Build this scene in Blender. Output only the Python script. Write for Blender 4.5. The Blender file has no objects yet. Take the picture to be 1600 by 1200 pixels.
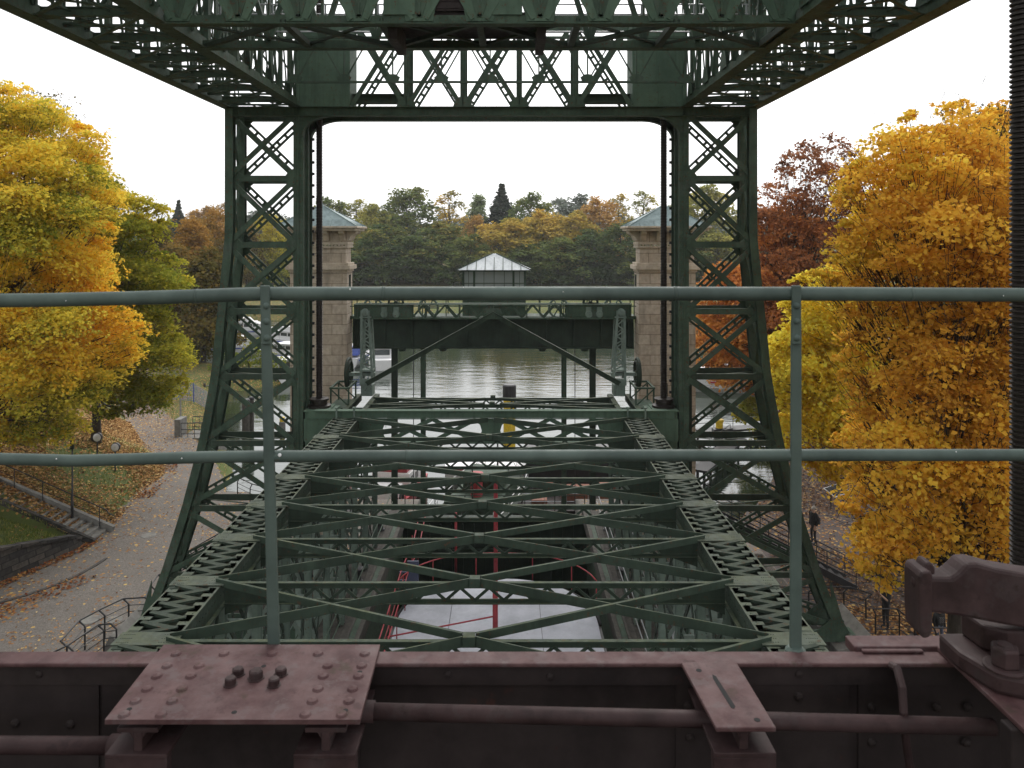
import bpy, math, random
import numpy as np
from mathutils import Vector, Matrix

# ------------------------------------------------------------------ camera, sky, sun, exposure
scene = bpy.context.scene
COL = scene.collection
EYE = Vector((0.65, 0.0, 15.0))
cam_data = bpy.data.cameras.new('camera')
cam = bpy.data.objects.new('camera', cam_data)
COL.objects.link(cam)
cam.location = EYE
cam.rotation_euler = (math.radians(90), 0, 0)
cam_data.sensor_width = 36.0
cam_data.lens = 27.0
cam_data.shift_x = 5 / 1600
cam_data.shift_y = -230 / 1600
cam_data.clip_start = 0.05
cam_data.clip_end = 6000
scene.camera = cam
cam_data.dof.use_dof = True
cam_data.dof.focus_distance = 30.0
cam_data.dof.aperture_fstop = 9.0

SUN_EL, SUN_AZ = math.radians(46), math.radians(6)      # azimuth measured from +Y towards +X
world = bpy.data.worlds.new('World')
scene.world = world
world.use_nodes = True
wn, wl = world.node_tree.nodes, world.node_tree.links
sky = wn.new('ShaderNodeTexSky')
sky.sky_type = 'NISHITA'
sky.sun_disc = False
sky.sun_elevation = SUN_EL
sky.sun_rotation = SUN_AZ
sky.air_density = 1.0
sky.dust_density = 4.0
sky.ozone_density = 1.0
hs = wn.new('ShaderNodeHueSaturation')                   # an overcast sky: hardly any colour
hs.inputs['Saturation'].default_value = 0.12
mx = wn.new('ShaderNodeMix')
mx.data_type = 'RGBA'
mx.inputs[0].default_value = 0.5
mx.inputs[7].default_value = (10.0, 10.1, 10.3, 1)        # even cloud deck
bg = wn['Background']
bg.inputs['Strength'].default_value = 0.14
wl.new(sky.outputs[0], hs.inputs['Color'])
wl.new(hs.outputs[0], mx.inputs[6])
wl.new(mx.outputs[2], bg.inputs['Color'])

sun_data = bpy.data.lights.new('sun', 'SUN')
sun_data.energy = 1.1
sun_data.angle = math.radians(35)
sun_data.color = (1.0, 0.95, 0.88)
sun = bpy.data.objects.new('sun', sun_data)
COL.objects.link(sun)
to_sun = Vector((math.sin(SUN_AZ) * math.cos(SUN_EL), math.cos(SUN_AZ) * math.cos(SUN_EL), math.sin(SUN_EL)))
sun.rotation_euler = (-to_sun).to_track_quat('-Z', 'Y').to_euler()
sun.location = to_sun * 60

vs = scene.view_settings
vs.view_transform = 'Standard'
vs.look = 'None'
vs.exposure = 0.32
vs.gamma = 1.0
scene.render.engine = 'CYCLES'
cy = scene.cycles
cy.max_bounces = 10
cy.diffuse_bounces = 6
cy.glossy_bounces = 3
cy.transmission_bounces = 6
cy.transparent_max_bounces = 8
cy.volume_bounces = 1
cy.caustics_reflective = False
cy.caustics_refractive = False
cy.use_denoising = True
try:
    cy.denoiser = 'OPENIMAGEDENOISE'
    cy.denoising_prefilter = 'ACCURATE'
except Exception:
    pass

# ------------------------------------------------------------------ mesh helpers
ORIGIN = {}


def V(*a):
    return Vector(a)


class MB:
    """collects shapes in world coordinates; build() links them as ONE mesh object"""

    def __init__(self):
        self.v, self.f, self.m = [], [], []
        self.mi = 0

    def add(self, vs_, fs):
        n = len(self.v)
        self.v.extend([tuple(p) for p in vs_])
        self.f.extend([tuple(i + n for i in f) for f in fs])
        self.m.extend([self.mi] * len(fs))
        return self

    def box(self, c, s, rz=0.0):
        x, y, z = s[0] / 2, s[1] / 2, s[2] / 2
        co, si = math.cos(rz), math.sin(rz)
        P = [(-x, -y, -z), (x, -y, -z), (x, y, -z), (-x, y, -z), (-x, -y, z), (x, -y, z), (x, y, z), (-x, y, z)]
        self.add([(c[0] + p[0] * co - p[1] * si, c[1] + p[0] * si + p[1] * co, c[2] + p[2]) for p in P],
                 [(0, 3, 2, 1), (4, 5, 6, 7), (0, 1, 5, 4), (1, 2, 6, 5), (2, 3, 7, 6), (3, 0, 4, 7)])
        return self

    def span(self, x0, x1, y0, y1, z0, z1):
        return self.box(((x0 + x1) / 2, (y0 + y1) / 2, (z0 + z1) / 2), (abs(x1 - x0), abs(y1 - y0), abs(z1 - z0)))

    def frame(self, p0, p1, up):
        d = (p1 - p0).normalized()
        u = Vector(up)
        u = u - d * u.dot(d)
        if u.length < 1e-5:
            u = Vector((1, 0, 0)) if abs(d.x) < .9 else Vector((0, 1, 0))
            u = u - d * u.dot(d)
        u.normalize()
        return d, u, d.cross(u)

    def bar(self, p0, p1, w, h, up=(0, 0, 1), ou=0.0, ow=0.0, w1=None, h1=None):
        """rectangular bar; h is along up, w across; ou / ow shift it along those axes"""
        p0, p1 = Vector(p0), Vector(p1)
        d, u, s = self.frame(p0, p1, up)
        w1 = w if w1 is None else w1
        h1 = h if h1 is None else h1
        o = u * ou + s * ow
        P = []
        for p, ww, hh in ((p0, w, h), (p1, w1, h1)):
            for a, b in ((-1, -1), (1, -1), (1, 1), (-1, 1)):
                P.append(p + o + s * (a * ww / 2) + u * (b * hh / 2))
        self.add(P, [(0, 1, 2, 3), (7, 6, 5, 4), (0, 4, 5, 1), (1, 5, 6, 2), (2, 6, 7, 3), (3, 7, 4, 0)])
        return self

    def ibar(self, p0, p1, w, h, t=0.02, up=(0, 0, 1)):
        self.bar(p0, p1, w, t, up, ou=h / 2 - t / 2)
        self.bar(p0, p1, w, t, up, ou=-h / 2 + t / 2)
        self.bar(p0, p1, t, h - 2 * t, up)
        return self

    def tbar(self, p0, p1, w, h, t=0.02, up=(0, 0, 1)):
        self.bar(p0, p1, w, t, up, ou=-t / 2)
        self.bar(p0, p1, t, h - t, up, ou=-t - (h - t) / 2)
        return self

    def laced(self, p0, p1, w, t, up, fw=0.06, step=0.34, zig=False):
        """two flats w apart joined by small battens (or zigzag); up = normal of the flat plane"""
        p0, p1 = Vector(p0), Vector(p1)
        d, u, s = self.frame(p0, p1, up)
        for k in (-1, 1):
            self.bar(p0, p1, fw, t, up, ow=k * (w / 2 - fw / 2))
        L = (p1 - p0).length
        n = max(2, int(L / step))
        g = w / 2 - fw * 0.6
        for i in range(n):
            a = p0 + d * (L * (i + .25) / n)
            if zig:
                b = p0 + d * (L * (i + 1.25) / n)
                k = 1 if i % 2 else -1
                self.bar(a + s * (k * g), b - s * (k * g), fw * .7, t * .7, up, ou=t * .2)
            else:
                self.bar(a - s * g, a + s * g, fw * 1.2, t * .8, up, ou=t * .05)
        return self

    def tube(self, p0, p1, r0, r1=None, n=8, cap=True):
        return self.path([p0, p1], [r0, r0 if r1 is None else r1], n, cap)

    def path(self, pts, rad, n=8, cap=True, closed=False):
        pts = [Vector(p) for p in pts]
        if not hasattr(rad, '__len__'):
            rad = [rad] * len(pts)
        m = len(pts)
        base = len(self.v)
        u = None
        P = []
        for i, p in enumerate(pts):
            if closed:
                d = pts[(i + 1) % m] - pts[i - 1]
            else:
                d = pts[min(i + 1, m - 1)] - pts[max(i - 1, 0)]
            d = d.normalized() if d.length > 1e-9 else Vector((0, 0, 1))
            if u is None:
                u = Vector((0, 0, 1)) if abs(d.z) < .9 else Vector((1, 0, 0))
            u = u - d * u.dot(d)
            if u.length < 1e-4:
                u = Vector((1, 0, 0)) - d * d.x
            u.normalize()
            s = d.cross(u)
            for k in range(n):
                a = 2 * math.pi * k / n
                P.append(p + (u * math.cos(a) + s * math.sin(a)) * rad[i])
        F = []
        rng = m if closed else m - 1
        for i in range(rng):
            j = (i + 1) % m
            for k in range(n):
                F.append((i * n + k, j * n + k, j * n + (k + 1) % n, i * n + (k + 1) % n))
        if cap and not closed:
            F.append(tuple(range(n)))
            F.append(tuple((m - 1) * n + k for k in reversed(range(n))))
        self.add(P, F)
        return self

    def lathe(self, c, prof, n=16, axis='z'):
        """prof: list of (radius, height)"""
        P, F = [], []
        for r, h in prof:
            for k in range(n):
                a = 2 * math.pi * k / n
                q = (r * math.cos(a), r * math.sin(a), h)
                if axis == 'x':
                    q = (q[2], q[0], q[1])
                elif axis == 'y':
                    q = (q[1], q[2], q[0])
                P.append((c[0] + q[0], c[1] + q[1], c[2] + q[2]))
        m = len(prof)
        for i in range(m - 1):
            for k in range(n):
                F.append((i * n + k, i * n + (k + 1) % n, (i + 1) * n + (k + 1) % n, (i + 1) * n + k))
        F.append(tuple(reversed(range(n))))
        F.append(tuple((m - 1) * n + k for k in range(n)))
        self.add(P, F)
        return self

    def prism(self, poly, ext):
        """planar polygon pushed along ext"""
        e = Vector(ext)
        A = [Vector(p) for p in poly]
        n = len(A)
        nrm = Vector((0, 0, 0))
        for i in range(n):
            nrm += A[i].cross(A[(i + 1) % n])
        if nrm.dot(e) > 0:
            A.reverse()
        F = [tuple(range(n)), tuple(n + k for k in reversed(range(n)))]
        F += [(i, n + i, n + (i + 1) % n, (i + 1) % n) for i in range(n)]
        self.add(A + [p + e for p in A], F)
        return self

    def rivet(self, p, nrm, r=0.02, h=None, n=6):
        p, nrm = Vector(p), Vector(nrm).normalized()
        h = h or r * .7
        u = Vector((0, 0, 1)) if abs(nrm.z) < .9 else Vector((1, 0, 0))
        u = (u - nrm * u.dot(nrm)).normalized()
        s = nrm.cross(u)
        P = []
        for rr, hh in ((r, 0), (r * .72, h * .7)):
            for k in range(n):
                a = 2 * math.pi * k / n
                P.append(p + (u * math.cos(a) + s * math.sin(a)) * rr + nrm * hh)
        P.append(p + nrm * h)
        F = [(k, (k + 1) % n, n + (k + 1) % n, n + k) for k in range(n)]
        F += [(n + k, n + (k + 1) % n, 2 * n) for k in range(n)]
        self.add(P, F)
        return self

    def build(self, name, mat, parent=None, smooth=False, bevel=0.0, at=None):
        me = bpy.data.meshes.new(name)
        o = bpy.data.objects.new(name, me)
        COL.objects.link(o)
        if parent is not None:
            org = ORIGIN[parent.name]
            o.parent = parent
        else:
            org = Vector(at) if at is not None else Vector((0, 0, 0))
            o.location = org
        ORIGIN[o.name] = org
        va = np.array(self.v, dtype=np.float64) - np.array(org)
        me.from_pydata(va.tolist(), [], self.f)
        mats = mat if isinstance(mat, (list, tuple)) else [mat]
        for m_ in mats:
            me.materials.append(m_)
        if len(mats) > 1:
            me.polygons.foreach_set('material_index', self.m)
        if smooth:
            me.polygons.foreach_set('use_smooth', [True] * len(me.polygons))
        me.update()
        if bevel:
            b = o.modifiers.new('edge', 'BEVEL')
            b.width = bevel
            b.segments = 2
            b.limit_method = 'ANGLE'
        return o


def tag(o, label=None, cat=None, group=None, kind=None):
    if label:
        o['label'] = label
    if cat:
        o['category'] = cat
    if group:
        o['group'] = group
    if kind:
        o['kind'] = kind
    return o


def thing(name, label, cat, loc, group=None):
    o = bpy.data.objects.new(name, None)
    o.empty_display_size = 0.3
    COL.objects.link(o)
    o.location = loc
    ORIGIN[o.name] = Vector(loc)
    return tag(o, label, cat, group)


def copy_tree(o, parent=None):
    c = o.copy()
    COL.objects.link(c)
    ORIGIN[c.name] = Vector(ORIGIN[o.name])
    if parent:
        c.parent = parent
    for ch in list(o.children):
        copy_tree(ch, c)
    return c


# ------------------------------------------------------------------ materials
def new_mat(name):
    m = bpy.data.materials.new(name)
    m.use_nodes = True
    nt = m.node_tree
    return m, nt, nt.nodes['Principled BSDF']


def noise(nt, scale, detail=4, rough=.55, coord=None, stretch=None):
    n = nt.nodes.new('ShaderNodeTexNoise')
    n.inputs['Scale'].default_value = scale
    n.inputs['Detail'].default_value = detail
    n.inputs['Roughness'].default_value = rough
    if coord is not None:
        if stretch:
            mp = nt.nodes.new('ShaderNodeMapping')
            mp.inputs['Scale'].default_value = stretch
            nt.links.new(coord, mp.inputs[0])
            coord = mp.outputs[0]
        nt.links.new(coord, n.inputs['Vector'])
    return n


def ramp(nt, fac, stops, interp='LINEAR'):
    r = nt.nodes.new('ShaderNodeValToRGB')
    r.color_ramp.interpolation = interp
    el = r.color_ramp.elements
    while len(el) < len(stops):
        el.new(0.5)
    for e, (p, c) in zip(el, stops):
        e.position = p
        e.color = (c[0], c[1], c[2], 1) if hasattr(c, '__len__') else (c, c, c, 1)
    nt.links.new(fac, r.inputs[0])
    return r


def mix(nt, fac, a, b, mode='MIX'):
    m = nt.nodes.new('ShaderNodeMix')
    m.data_type = 'RGBA'
    m.blend_type = mode
    for val, sock in ((fac, 0), (a, 6), (b, 7)):
        if hasattr(val, 'is_output'):
            nt.links.new(val, m.inputs[sock])
        elif sock == 0:
            m.inputs[0].default_value = val
        else:
            m.inputs[sock].default_value = (val[0], val[1], val[2], 1)
    return m.outputs[2]


def math_(nt, op, a, b=None):
    m = nt.nodes.new('ShaderNodeMath')
    m.operation = op
    for i, v_ in enumerate((a, b)):
        if v_ is None:
            continue
        if hasattr(v_, 'is_output'):
            nt.links.new(v_, m.inputs[i])
        else:
            m.inputs[i].default_value = v_
    return m.outputs[0]


def bump(nt, bsdf, height, strength=.3, dist=.02):
    b = nt.nodes.new('ShaderNodeBump')
    b.inputs['Strength'].default_value = strength
    b.inputs['Distance'].default_value = dist
    nt.links.new(height, b.inputs['Height'])
    nt.links.new(b.outputs[0], bsdf.inputs['Normal'])
    return b


def geo_pos(nt):
    return nt.nodes.new('ShaderNodeNewGeometry')


def painted(name, c0, c1, rust=(0.09, 0.04, 0.02), rough=.58, moss=0.0, scale=1.3, rust_amt=.06, streak=True, spec=.28, patch=0.0):
    """old paint: two tones, rust flecks, rain streaks and, on steel lying flat, moss"""
    m, nt, b = new_mat(name)
    g = geo_pos(nt)
    pos = g.outputs['Position']
    n1 = noise(nt, scale, 7, .68, pos)
    col = ramp(nt, n1.outputs[0], [(.34, [c * .86 for c in c0]), (.5, [(a + b_) / 2 for a, b_ in zip(c0, c1)]), (.66, [c * 1.1 for c in c1])]).outputs[0]
    if patch:
        nw = noise(nt, patch, 8, .72, pos)
        f = ramp(nt, nw.outputs[0], [(.54, 0), (.60, .55)]).outputs[0]
        g_ = sum(c1) / 3 * 1.25
        col = mix(nt, f, col, [c * .6 + g_ * .45 for c in c1])
        f = ramp(nt, nw.outputs[0], [(.36, .6), (.43, 0)]).outputs[0]
        col = mix(nt, f, col, [c * .62 for c in c0])
    if streak:
        n2 = noise(nt, 7, 3, .6, pos, (1, 1, .08))
        f = ramp(nt, n2.outputs[0], [(.5, 0), (.72, .45)]).outputs[0]
        col = mix(nt, f, col, [c * .55 for c in c0])
    n3 = noise(nt, 11, 6, .65, pos)
    f = ramp(nt, n3.outputs[0], [(.66 - rust_amt, 0), (.74 - rust_amt, .8)]).outputs[0]
    col = mix(nt, f, col, rust)
    if moss:
        sx = nt.nodes.new('ShaderNodeSeparateXYZ')
        nt.links.new(g.outputs['True Normal'], sx.inputs[0])
        up = ramp(nt, sx.outputs[2], [(.7, 0), (.95, 1)]).outputs[0]
        n4 = noise(nt, 1.9, 6, .7, pos)
        f = ramp(nt, n4.outputs[0], [(.42, .0), (.62, moss)]).outputs[0]
        f = math_(nt, 'MULTIPLY', f, up)
        col = mix(nt, f, col, (.105, .115, .04))
        n5 = noise(nt, 5, 6, .7, pos)
        f = ramp(nt, n5.outputs[0], [(.45, .0), (.65, moss)]).outputs[0]
        f = math_(nt, 'MULTIPLY', f, up)
        col = mix(nt, f, col, (.13, .15, .115))
    nt.links.new(col, b.inputs['Base Color'])
    b.inputs['Specular IOR Level'].default_value = spec
    r = ramp(nt, n3.outputs[0], [(.3, rough - .02), (.7, min(1, rough + .25))]).outputs[0]
    nt.links.new(r, b.inputs['Roughness'])
    bump(nt, b, n3.outputs[0], .25, .004)
    return m


def plain(name, c, rough=.6, metal=0.0, var=.25, scale=6, spec=.5):
    m, nt, b = new_mat(name)
    g = geo_pos(nt)
    n1 = noise(nt, scale, 5, .6, g.outputs['Position'])
    col = ramp(nt, n1.outputs[0], [(.3, [x * (1 - var) for x in c]), (.7, [min(1, x * (1 + var)) for x in c])]).outputs[0]
    nt.links.new(col, b.inputs['Base Color'])
    b.inputs['Roughness'].default_value = rough
    b.inputs['Metallic'].default_value = metal
    b.inputs['Specular IOR Level'].default_value = spec
    return m


M = {}
M['green'] = painted('green_paint', (.036, .064, .043), (.058, .094, .063), moss=.0, patch=.9, rust_amt=.085)
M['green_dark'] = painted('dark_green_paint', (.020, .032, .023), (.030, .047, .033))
M['green_top'] = painted('mossy_green_paint', (.025, .041, .028), (.040, .061, .042), moss=.42)
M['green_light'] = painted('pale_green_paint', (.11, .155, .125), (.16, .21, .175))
M['flat_green'] = painted('weathered_lit_flat_green', (.058, .074, .055), (.090, .108, .084), moss=.35)  # weathered grey, with the light on the flat top strips put into the colour
M['lacing'] = painted('lacing_green_paint', (.019, .031, .021), (.031, .047, .032), moss=.15)
M['green_pale'] = painted('lightened_pale_green_paint', (.15, .20, .17), (.22, .27, .235))  # pale gantry green, also used to brighten trough members lying in shade
M['green_plate'] = painted('plate_green_paint', (.062, .108, .074), (.086, .138, .094), scale=.6)
M['rail_green'] = painted('rail_green_paint', (.060, .085, .075), (.085, .115, .10), rough=.45, scale=3, rust_amt=.0)
M['red'] = painted('red_oxide_paint', (.029, .0145, .0145), (.050, .029, .029), rust=(.025, .014, .011), rough=.55, scale=9, patch=11, rust_amt=.04)
M['red_top'] = painted('worn_red_oxide_paint', (.060, .025, .026), (.098, .055, .054), rust=(.050, .034, .024), rough=.55, scale=9, patch=14, rust_amt=.07, streak=False)
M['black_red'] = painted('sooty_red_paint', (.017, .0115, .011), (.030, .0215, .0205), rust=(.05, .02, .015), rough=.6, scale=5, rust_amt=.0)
M['spindle'] = plain('greased_steel', (.020, .015, .013), .45, .3, .3, 9)
M['black'] = plain('black_metal', (.015, .015, .017), .5)
M['void'] = plain('dark_recess', (.008, .008, .008), .9)
M['glass'] = plain('window_glass', (.03, .04, .04), .08, 0, .2, 2, .8)
M['white'] = plain('white_paint', (.72, .72, .72), .4, 0, .06)
M['barge_top'] = painted('grey_white_deck', (.40, .415, .465), (.475, .49, .54), rust=(.34, .33, .33), rough=.55, scale=.9, rust_amt=.03, streak=False)
M['barge_red'] = painted('barge_red_paint', (.30, .035, .045), (.42, .06, .07), rough=.4, rust_amt=0)
M['blue'] = plain('blue_paint', (.05, .09, .36), .5)
M['yellow'] = plain('yellow_paint', (.62, .42, .02), .5)
M['dark_stone'] = plain('dark_gutter_stone', (.06, .054, .048), .9, 0, .5, 5)
M['wood'] = plain('weathered_planks', (.060, .054, .045), .85, 0, .45, 5)
M['concrete'] = plain('concrete', (.17, .165, .15), .9, 0, .3, 3)
M['galv'] = plain('galvanised_steel', (.32, .33, .34), .4, .5)
M['copper'] = painted('verdigris_copper', (.17, .23, .235), (.25, .32, .32), rust=(.13, .17, .17), rough=.5, scale=2, rust_amt=.02)
M['roofpanel'] = painted('pale_roof_sheet', (.62, .66, .68), (.72, .75, .76), rust=(.5, .53, .53), rough=.35, rust_amt=0)
M['skin'] = plain('skin', (.42, .26, .19), .6, 0, .1)
M['rubber'] = plain('rubber', (.02, .02, .02), .8)


def sandstone():
    m, nt, b = new_mat('sandstone_blocks')
    tc = nt.nodes.new('ShaderNodeTexCoord')
    sx = nt.nodes.new('ShaderNodeSeparateXYZ')
    nt.links.new(tc.outputs['Object'], sx.inputs[0])
    u = math_(nt, 'ADD', sx.outputs[0], sx.outputs[1])
    cb = nt.nodes.new('ShaderNodeCombineXYZ')
    nt.links.new(u, cb.inputs[0])
    nt.links.new(sx.outputs[2], cb.inputs[1])
    br = nt.nodes.new('ShaderNodeTexBrick')
    nt.links.new(cb.outputs[0], br.inputs['Vector'])
    br.inputs['Scale'].default_value = 1
    br.inputs['Brick Width'].default_value = .98
    br.inputs['Row Height'].default_value = .49
    br.inputs['Mortar Size'].default_value = .012
    br.inputs['Color1'].default_value = (.45, .37, .285, 1)
    br.inputs['Color2'].default_value = (.55, .465, .37, 1)
    br.inputs['Mortar'].default_value = (.17, .13, .09, 1)
    n1 = noise(nt, 5, 6, .65, tc.outputs['Object'])
    f = ramp(nt, n1.outputs[0], [(.35, .72), (.7, 1.05)]).outputs[0]
    col = mix(nt, 1.0, br.outputs['Color'], f, 'MULTIPLY')
    n2 = noise(nt, 2.5, 4, .6, tc.outputs['Object'], (1, 1, .15))
    f = ramp(nt, n2.outputs[0], [(.5, 0), (.75, .5)]).outputs[0]
    col = mix(nt, f, col, (.12, .10, .08))
    nt.links.new(col, b.inputs['Base Color'])
    b.inputs['Roughness'].default_value = .9
    bump(nt, b, br.outputs['Fac'], -.5, .02)
    return m


M['sandstone'] = sandstone()
M['sandstone_trim'] = painted('sandstone_trim', (.45, .375, .29), (.54, .47, .38), rust=(.26, .22, .17), rough=.9, rust_amt=.05)


def block_wall():
    m, nt, b = new_mat('dark_block_wall')
    tc = nt.nodes.new('ShaderNodeTexCoord')
    sx = nt.nodes.new('ShaderNodeSeparateXYZ')
    nt.links.new(tc.outputs['Object'], sx.inputs[0])
    u = math_(nt, 'SUBTRACT', sx.outputs[0], sx.outputs[1])
    cb = nt.nodes.new('ShaderNodeCombineXYZ')
    nt.links.new(u, cb.inputs[0])
    nt.links.new(sx.outputs[2], cb.inputs[1])
    br = nt.nodes.new('ShaderNodeTexBrick')
    nt.links.new(cb.outputs[0], br.inputs['Vector'])
    br.inputs['Scale'].default_value = 1
    br.inputs['Brick Width'].default_value = .5
    br.inputs['Row Height'].default_value = .27
    br.inputs['Mortar Size'].default_value = .02
    br.inputs['Color1'].default_value = (.028, .026, .024, 1)
    br.inputs['Color2'].default_value = (.085, .072, .060, 1)
    br.inputs['Mortar'].default_value = (.016, .015, .013, 1)
    n1 = noise(nt, 6, 6, .65, tc.outputs['Object'])
    f = ramp(nt, n1.outputs[0], [(.35, .6), (.7, 1.3)]).outputs[0]
    col = mix(nt, 1.0, br.outputs['Color'], f, 'MULTIPLY')
    nt.links.new(col, b.inputs['Base Color'])
    b.inputs['Roughness'].default_value = .95
    bump(nt, b, br.outputs['Fac'], -.8, .05)
    return m


M['block_wall'] = block_wall()


def leaf_mat(name, stops, trans=.35, fac_attr='fac'):
    m, nt, b = new_mat(name)
    at = nt.nodes.new('ShaderNodeAttribute')
    at.attribute_name = fac_attr
    col = ramp(nt, at.outputs['Fac'], stops).outputs[0]
    d = nt.nodes.new('ShaderNodeBsdfDiffuse')
    t = nt.nodes.new('ShaderNodeBsdfTranslucent')
    mxs = nt.nodes.new('ShaderNodeMixShader')
    mxs.inputs[0].default_value = trans
    nt.links.new(col, d.inputs[0])
    nt.links.new(col, t.inputs[0])
    nt.links.new(d.outputs[0], mxs.inputs[1])
    nt.links.new(t.outputs[0], mxs.inputs[2])
    nt.links.new(mxs.outputs[0], nt.nodes['Material Output'].inputs[0])
    nt.nodes.remove(b)
    return m


def px(u, v, d):
    """point of the place seen at photo pixel (u, v) at depth d"""
    return Vector((EYE.x + (u - 795) / 1200 * d, d, EYE.z - (v - 370) / 1200 * d))
# ------------------------------------------------------------------ terrain, path, water
WATER_Z = -1.5
SHORE = [(-12.8, 44.2), (-15.2, 46.2), (-17.6, 49), (-18.8, 54), (-21.6, 60), (-25.0, 68), (-28.6, 76.5), (-30.5, 81), (-27.0, 83),
         (-24.5, 87), (-26.5, 92), (-34, 94), (-46, 99), (-75, 112), (-100, 150), (-40, 151), (0, 150), (45, 150), (66, 140), (62, 108),
         (42, 86), (30.0, 77), (26.0, 70), (22.5, 62), (19.7, 54.5), (16.2, 46.2), (13.7, 42.4), (12.1, 40.4), (10.6, 40.4), (10.3, 44.2)]
EDGE_Y = [-40, 20, 28, 33, 36.6, 38.4, 41, 46, 48.5, 51.5, 56, 66.7, 73.5, 90, 120, 400]
EDGE_X = [-30, -24.6, -22.6, -21.4, -20.1, -19.9, -20.3, -21.2, -21.3, -22.6, -26.3, -33.2, -36.6, -46, -64, -230]
REDGE_Y = [46, 51, 54.5, 58, 66.7, 73.5, 90, 120, 400]
REDGE_X = [-15.6, -18.2, -20.6, -23.4, -29.6, -33.4, -41.5, -59, -222]


def sdist(X, Y, poly):
    """signed distance to a polygon, positive inside (numpy)"""
    best = np.full(X.shape, 1e9)
    inside = np.zeros(X.shape, bool)
    n = len(poly)
    for i in range(n):
        x0, y0 = poly[i]
        x1, y1 = poly[(i + 1) % n]
        dx, dy = x1 - x0, y1 - y0
        t = np.clip(((X - x0) * dx + (Y - y0) * dy) / (dx * dx + dy * dy), 0, 1)
        best = np.minimum(best, np.hypot(X - x0 - t * dx, Y - y0 - t * dy))
        c = ((y0 > Y) != (y1 > Y))
        with np.errstate(divide='ignore', invalid='ignore'):
            xx = dx * (Y - y0) / (dy if dy != 0 else 1e-9) + x0
        inside ^= c & (X < xx)
    return np.where(inside, best, -best)


def sstep(a, b, t):
    t = np.clip((t - a) / (b - a), 0, 1)
    return t * t * (3 - 2 * t)


def wobble(X, Y, s):
    return (np.sin(X / s + 1.3 * np.sin(Y / s * .7)) + np.sin(Y / s * 1.13 + .9 * np.sin(X / s * .8))) * .5


def ground_z(X, Y):
    X, Y = np.asarray(X, float), np.asarray(Y, float)
    ed = np.interp(Y, EDGE_Y, EDGE_X)
    s = ed - X
    wallh = np.interp(Y, [0, 33, 36.9, 37.35], [1.9, 1.35, .42, 0])
    rise = np.where(s < 9, .47 * s, 4.23 + .22 * (s - 9))
    rise = rise + .12 * wobble(X, Y, 2.1) * np.clip(s / 2, 0, 1)
    rise = np.clip(rise, 0, 13)
    flat_near = np.clip((Y - 60) / 25, 0, 1)
    rise = rise * (1 - .75 * flat_near)
    step = wallh * sstep(.5, .56, s)
    z = np.where(s > 0, np.where(Y < 37.35, step + np.clip(s - .56, 0, 99) * .33, rise), 0)
    # far bank and hills
    far = sstep(150, 178, Y) * 2.5 + sstep(185, 300, Y) * 6 + sstep(300, 900, Y) * 22
    z = np.maximum(z, 0) + far
    z = z + .03 * wobble(X, Y, 5)
    d = sdist(X, Y, SHORE)
    z = np.where(d > 0, WATER_Z - np.clip(d * .6, 0, 2.5), np.minimum(z, WATER_Z + .12 - d * np.where((Y < 45.5) | ((X > 8) & (Y < 75)), 6.0, .62)))
    chan = (np.abs(X) < 4.4) & (Y > 36.4) & (Y < 46)
    z = np.where(chan, -4.0, z)
    pit = (np.abs(X) < 12.6) & (Y < 36.2) & (Y > -60)
    z = np.where(pit, -7.0, z)
    return z


def gz(x, y):
    return float(ground_z(np.array([x]), np.array([y]))[0])


def hit(u, v):
    """where the ray through photo pixel (u, v) meets the ground"""
    d = np.arange(12, 700, .05)
    x = EYE.x + (u - 795) / 1200 * d
    z = EYE.z - (v - 370) / 1200 * d
    k = np.argmax(z <= ground_z(x, d))
    return Vector((x[k], d[k], gz(x[k], d[k])))


def axis(parts):
    out = []
    for a, b, s in parts:
        out.extend(np.arange(a, b, s).tolist())
    return out


gx = axis([(-3000, -400, 260), (-400, -90, 12), (-90, -44, 1.6), (-44, 30, .42), (30, 70, 1.6), (70, 400, 12), (400, 3001, 260)])
gy = axis([(-400, -40, 30), (-40, 20, 3), (20, 84, .42), (84, 130, 1.4), (130, 200, 3), (200, 420, 10), (420, 3300, 180)])
e = .012
gx = sorted([x for x in gx if min(abs(abs(x) - 12.6), abs(abs(x) - 4.4)) > .06] + [s * (k + t) for s in (-1, 1) for k in (12.6, 4.4) for t in (-e, e)])
gy = sorted([y for y in gy if min(abs(y - 36.2), abs(y - 36.4), abs(y - 46)) > .06] + [k + t for k in (36.2, 36.4, 46) for t in (-e, e)])
GX, GY = np.meshgrid(np.array(gx), np.array(gy))
GZ = ground_z(GX, GY)
ny, nx = GX.shape
verts = np.stack([GX, GY, GZ], -1).reshape(-1, 3)
idx = np.arange(nx * ny).reshape(ny, nx)
quads = np.stack([idx[:-1, :-1], idx[:-1, 1:], idx[1:, 1:], idx[1:, :-1]], -1).reshape(-1, 4)


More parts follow.
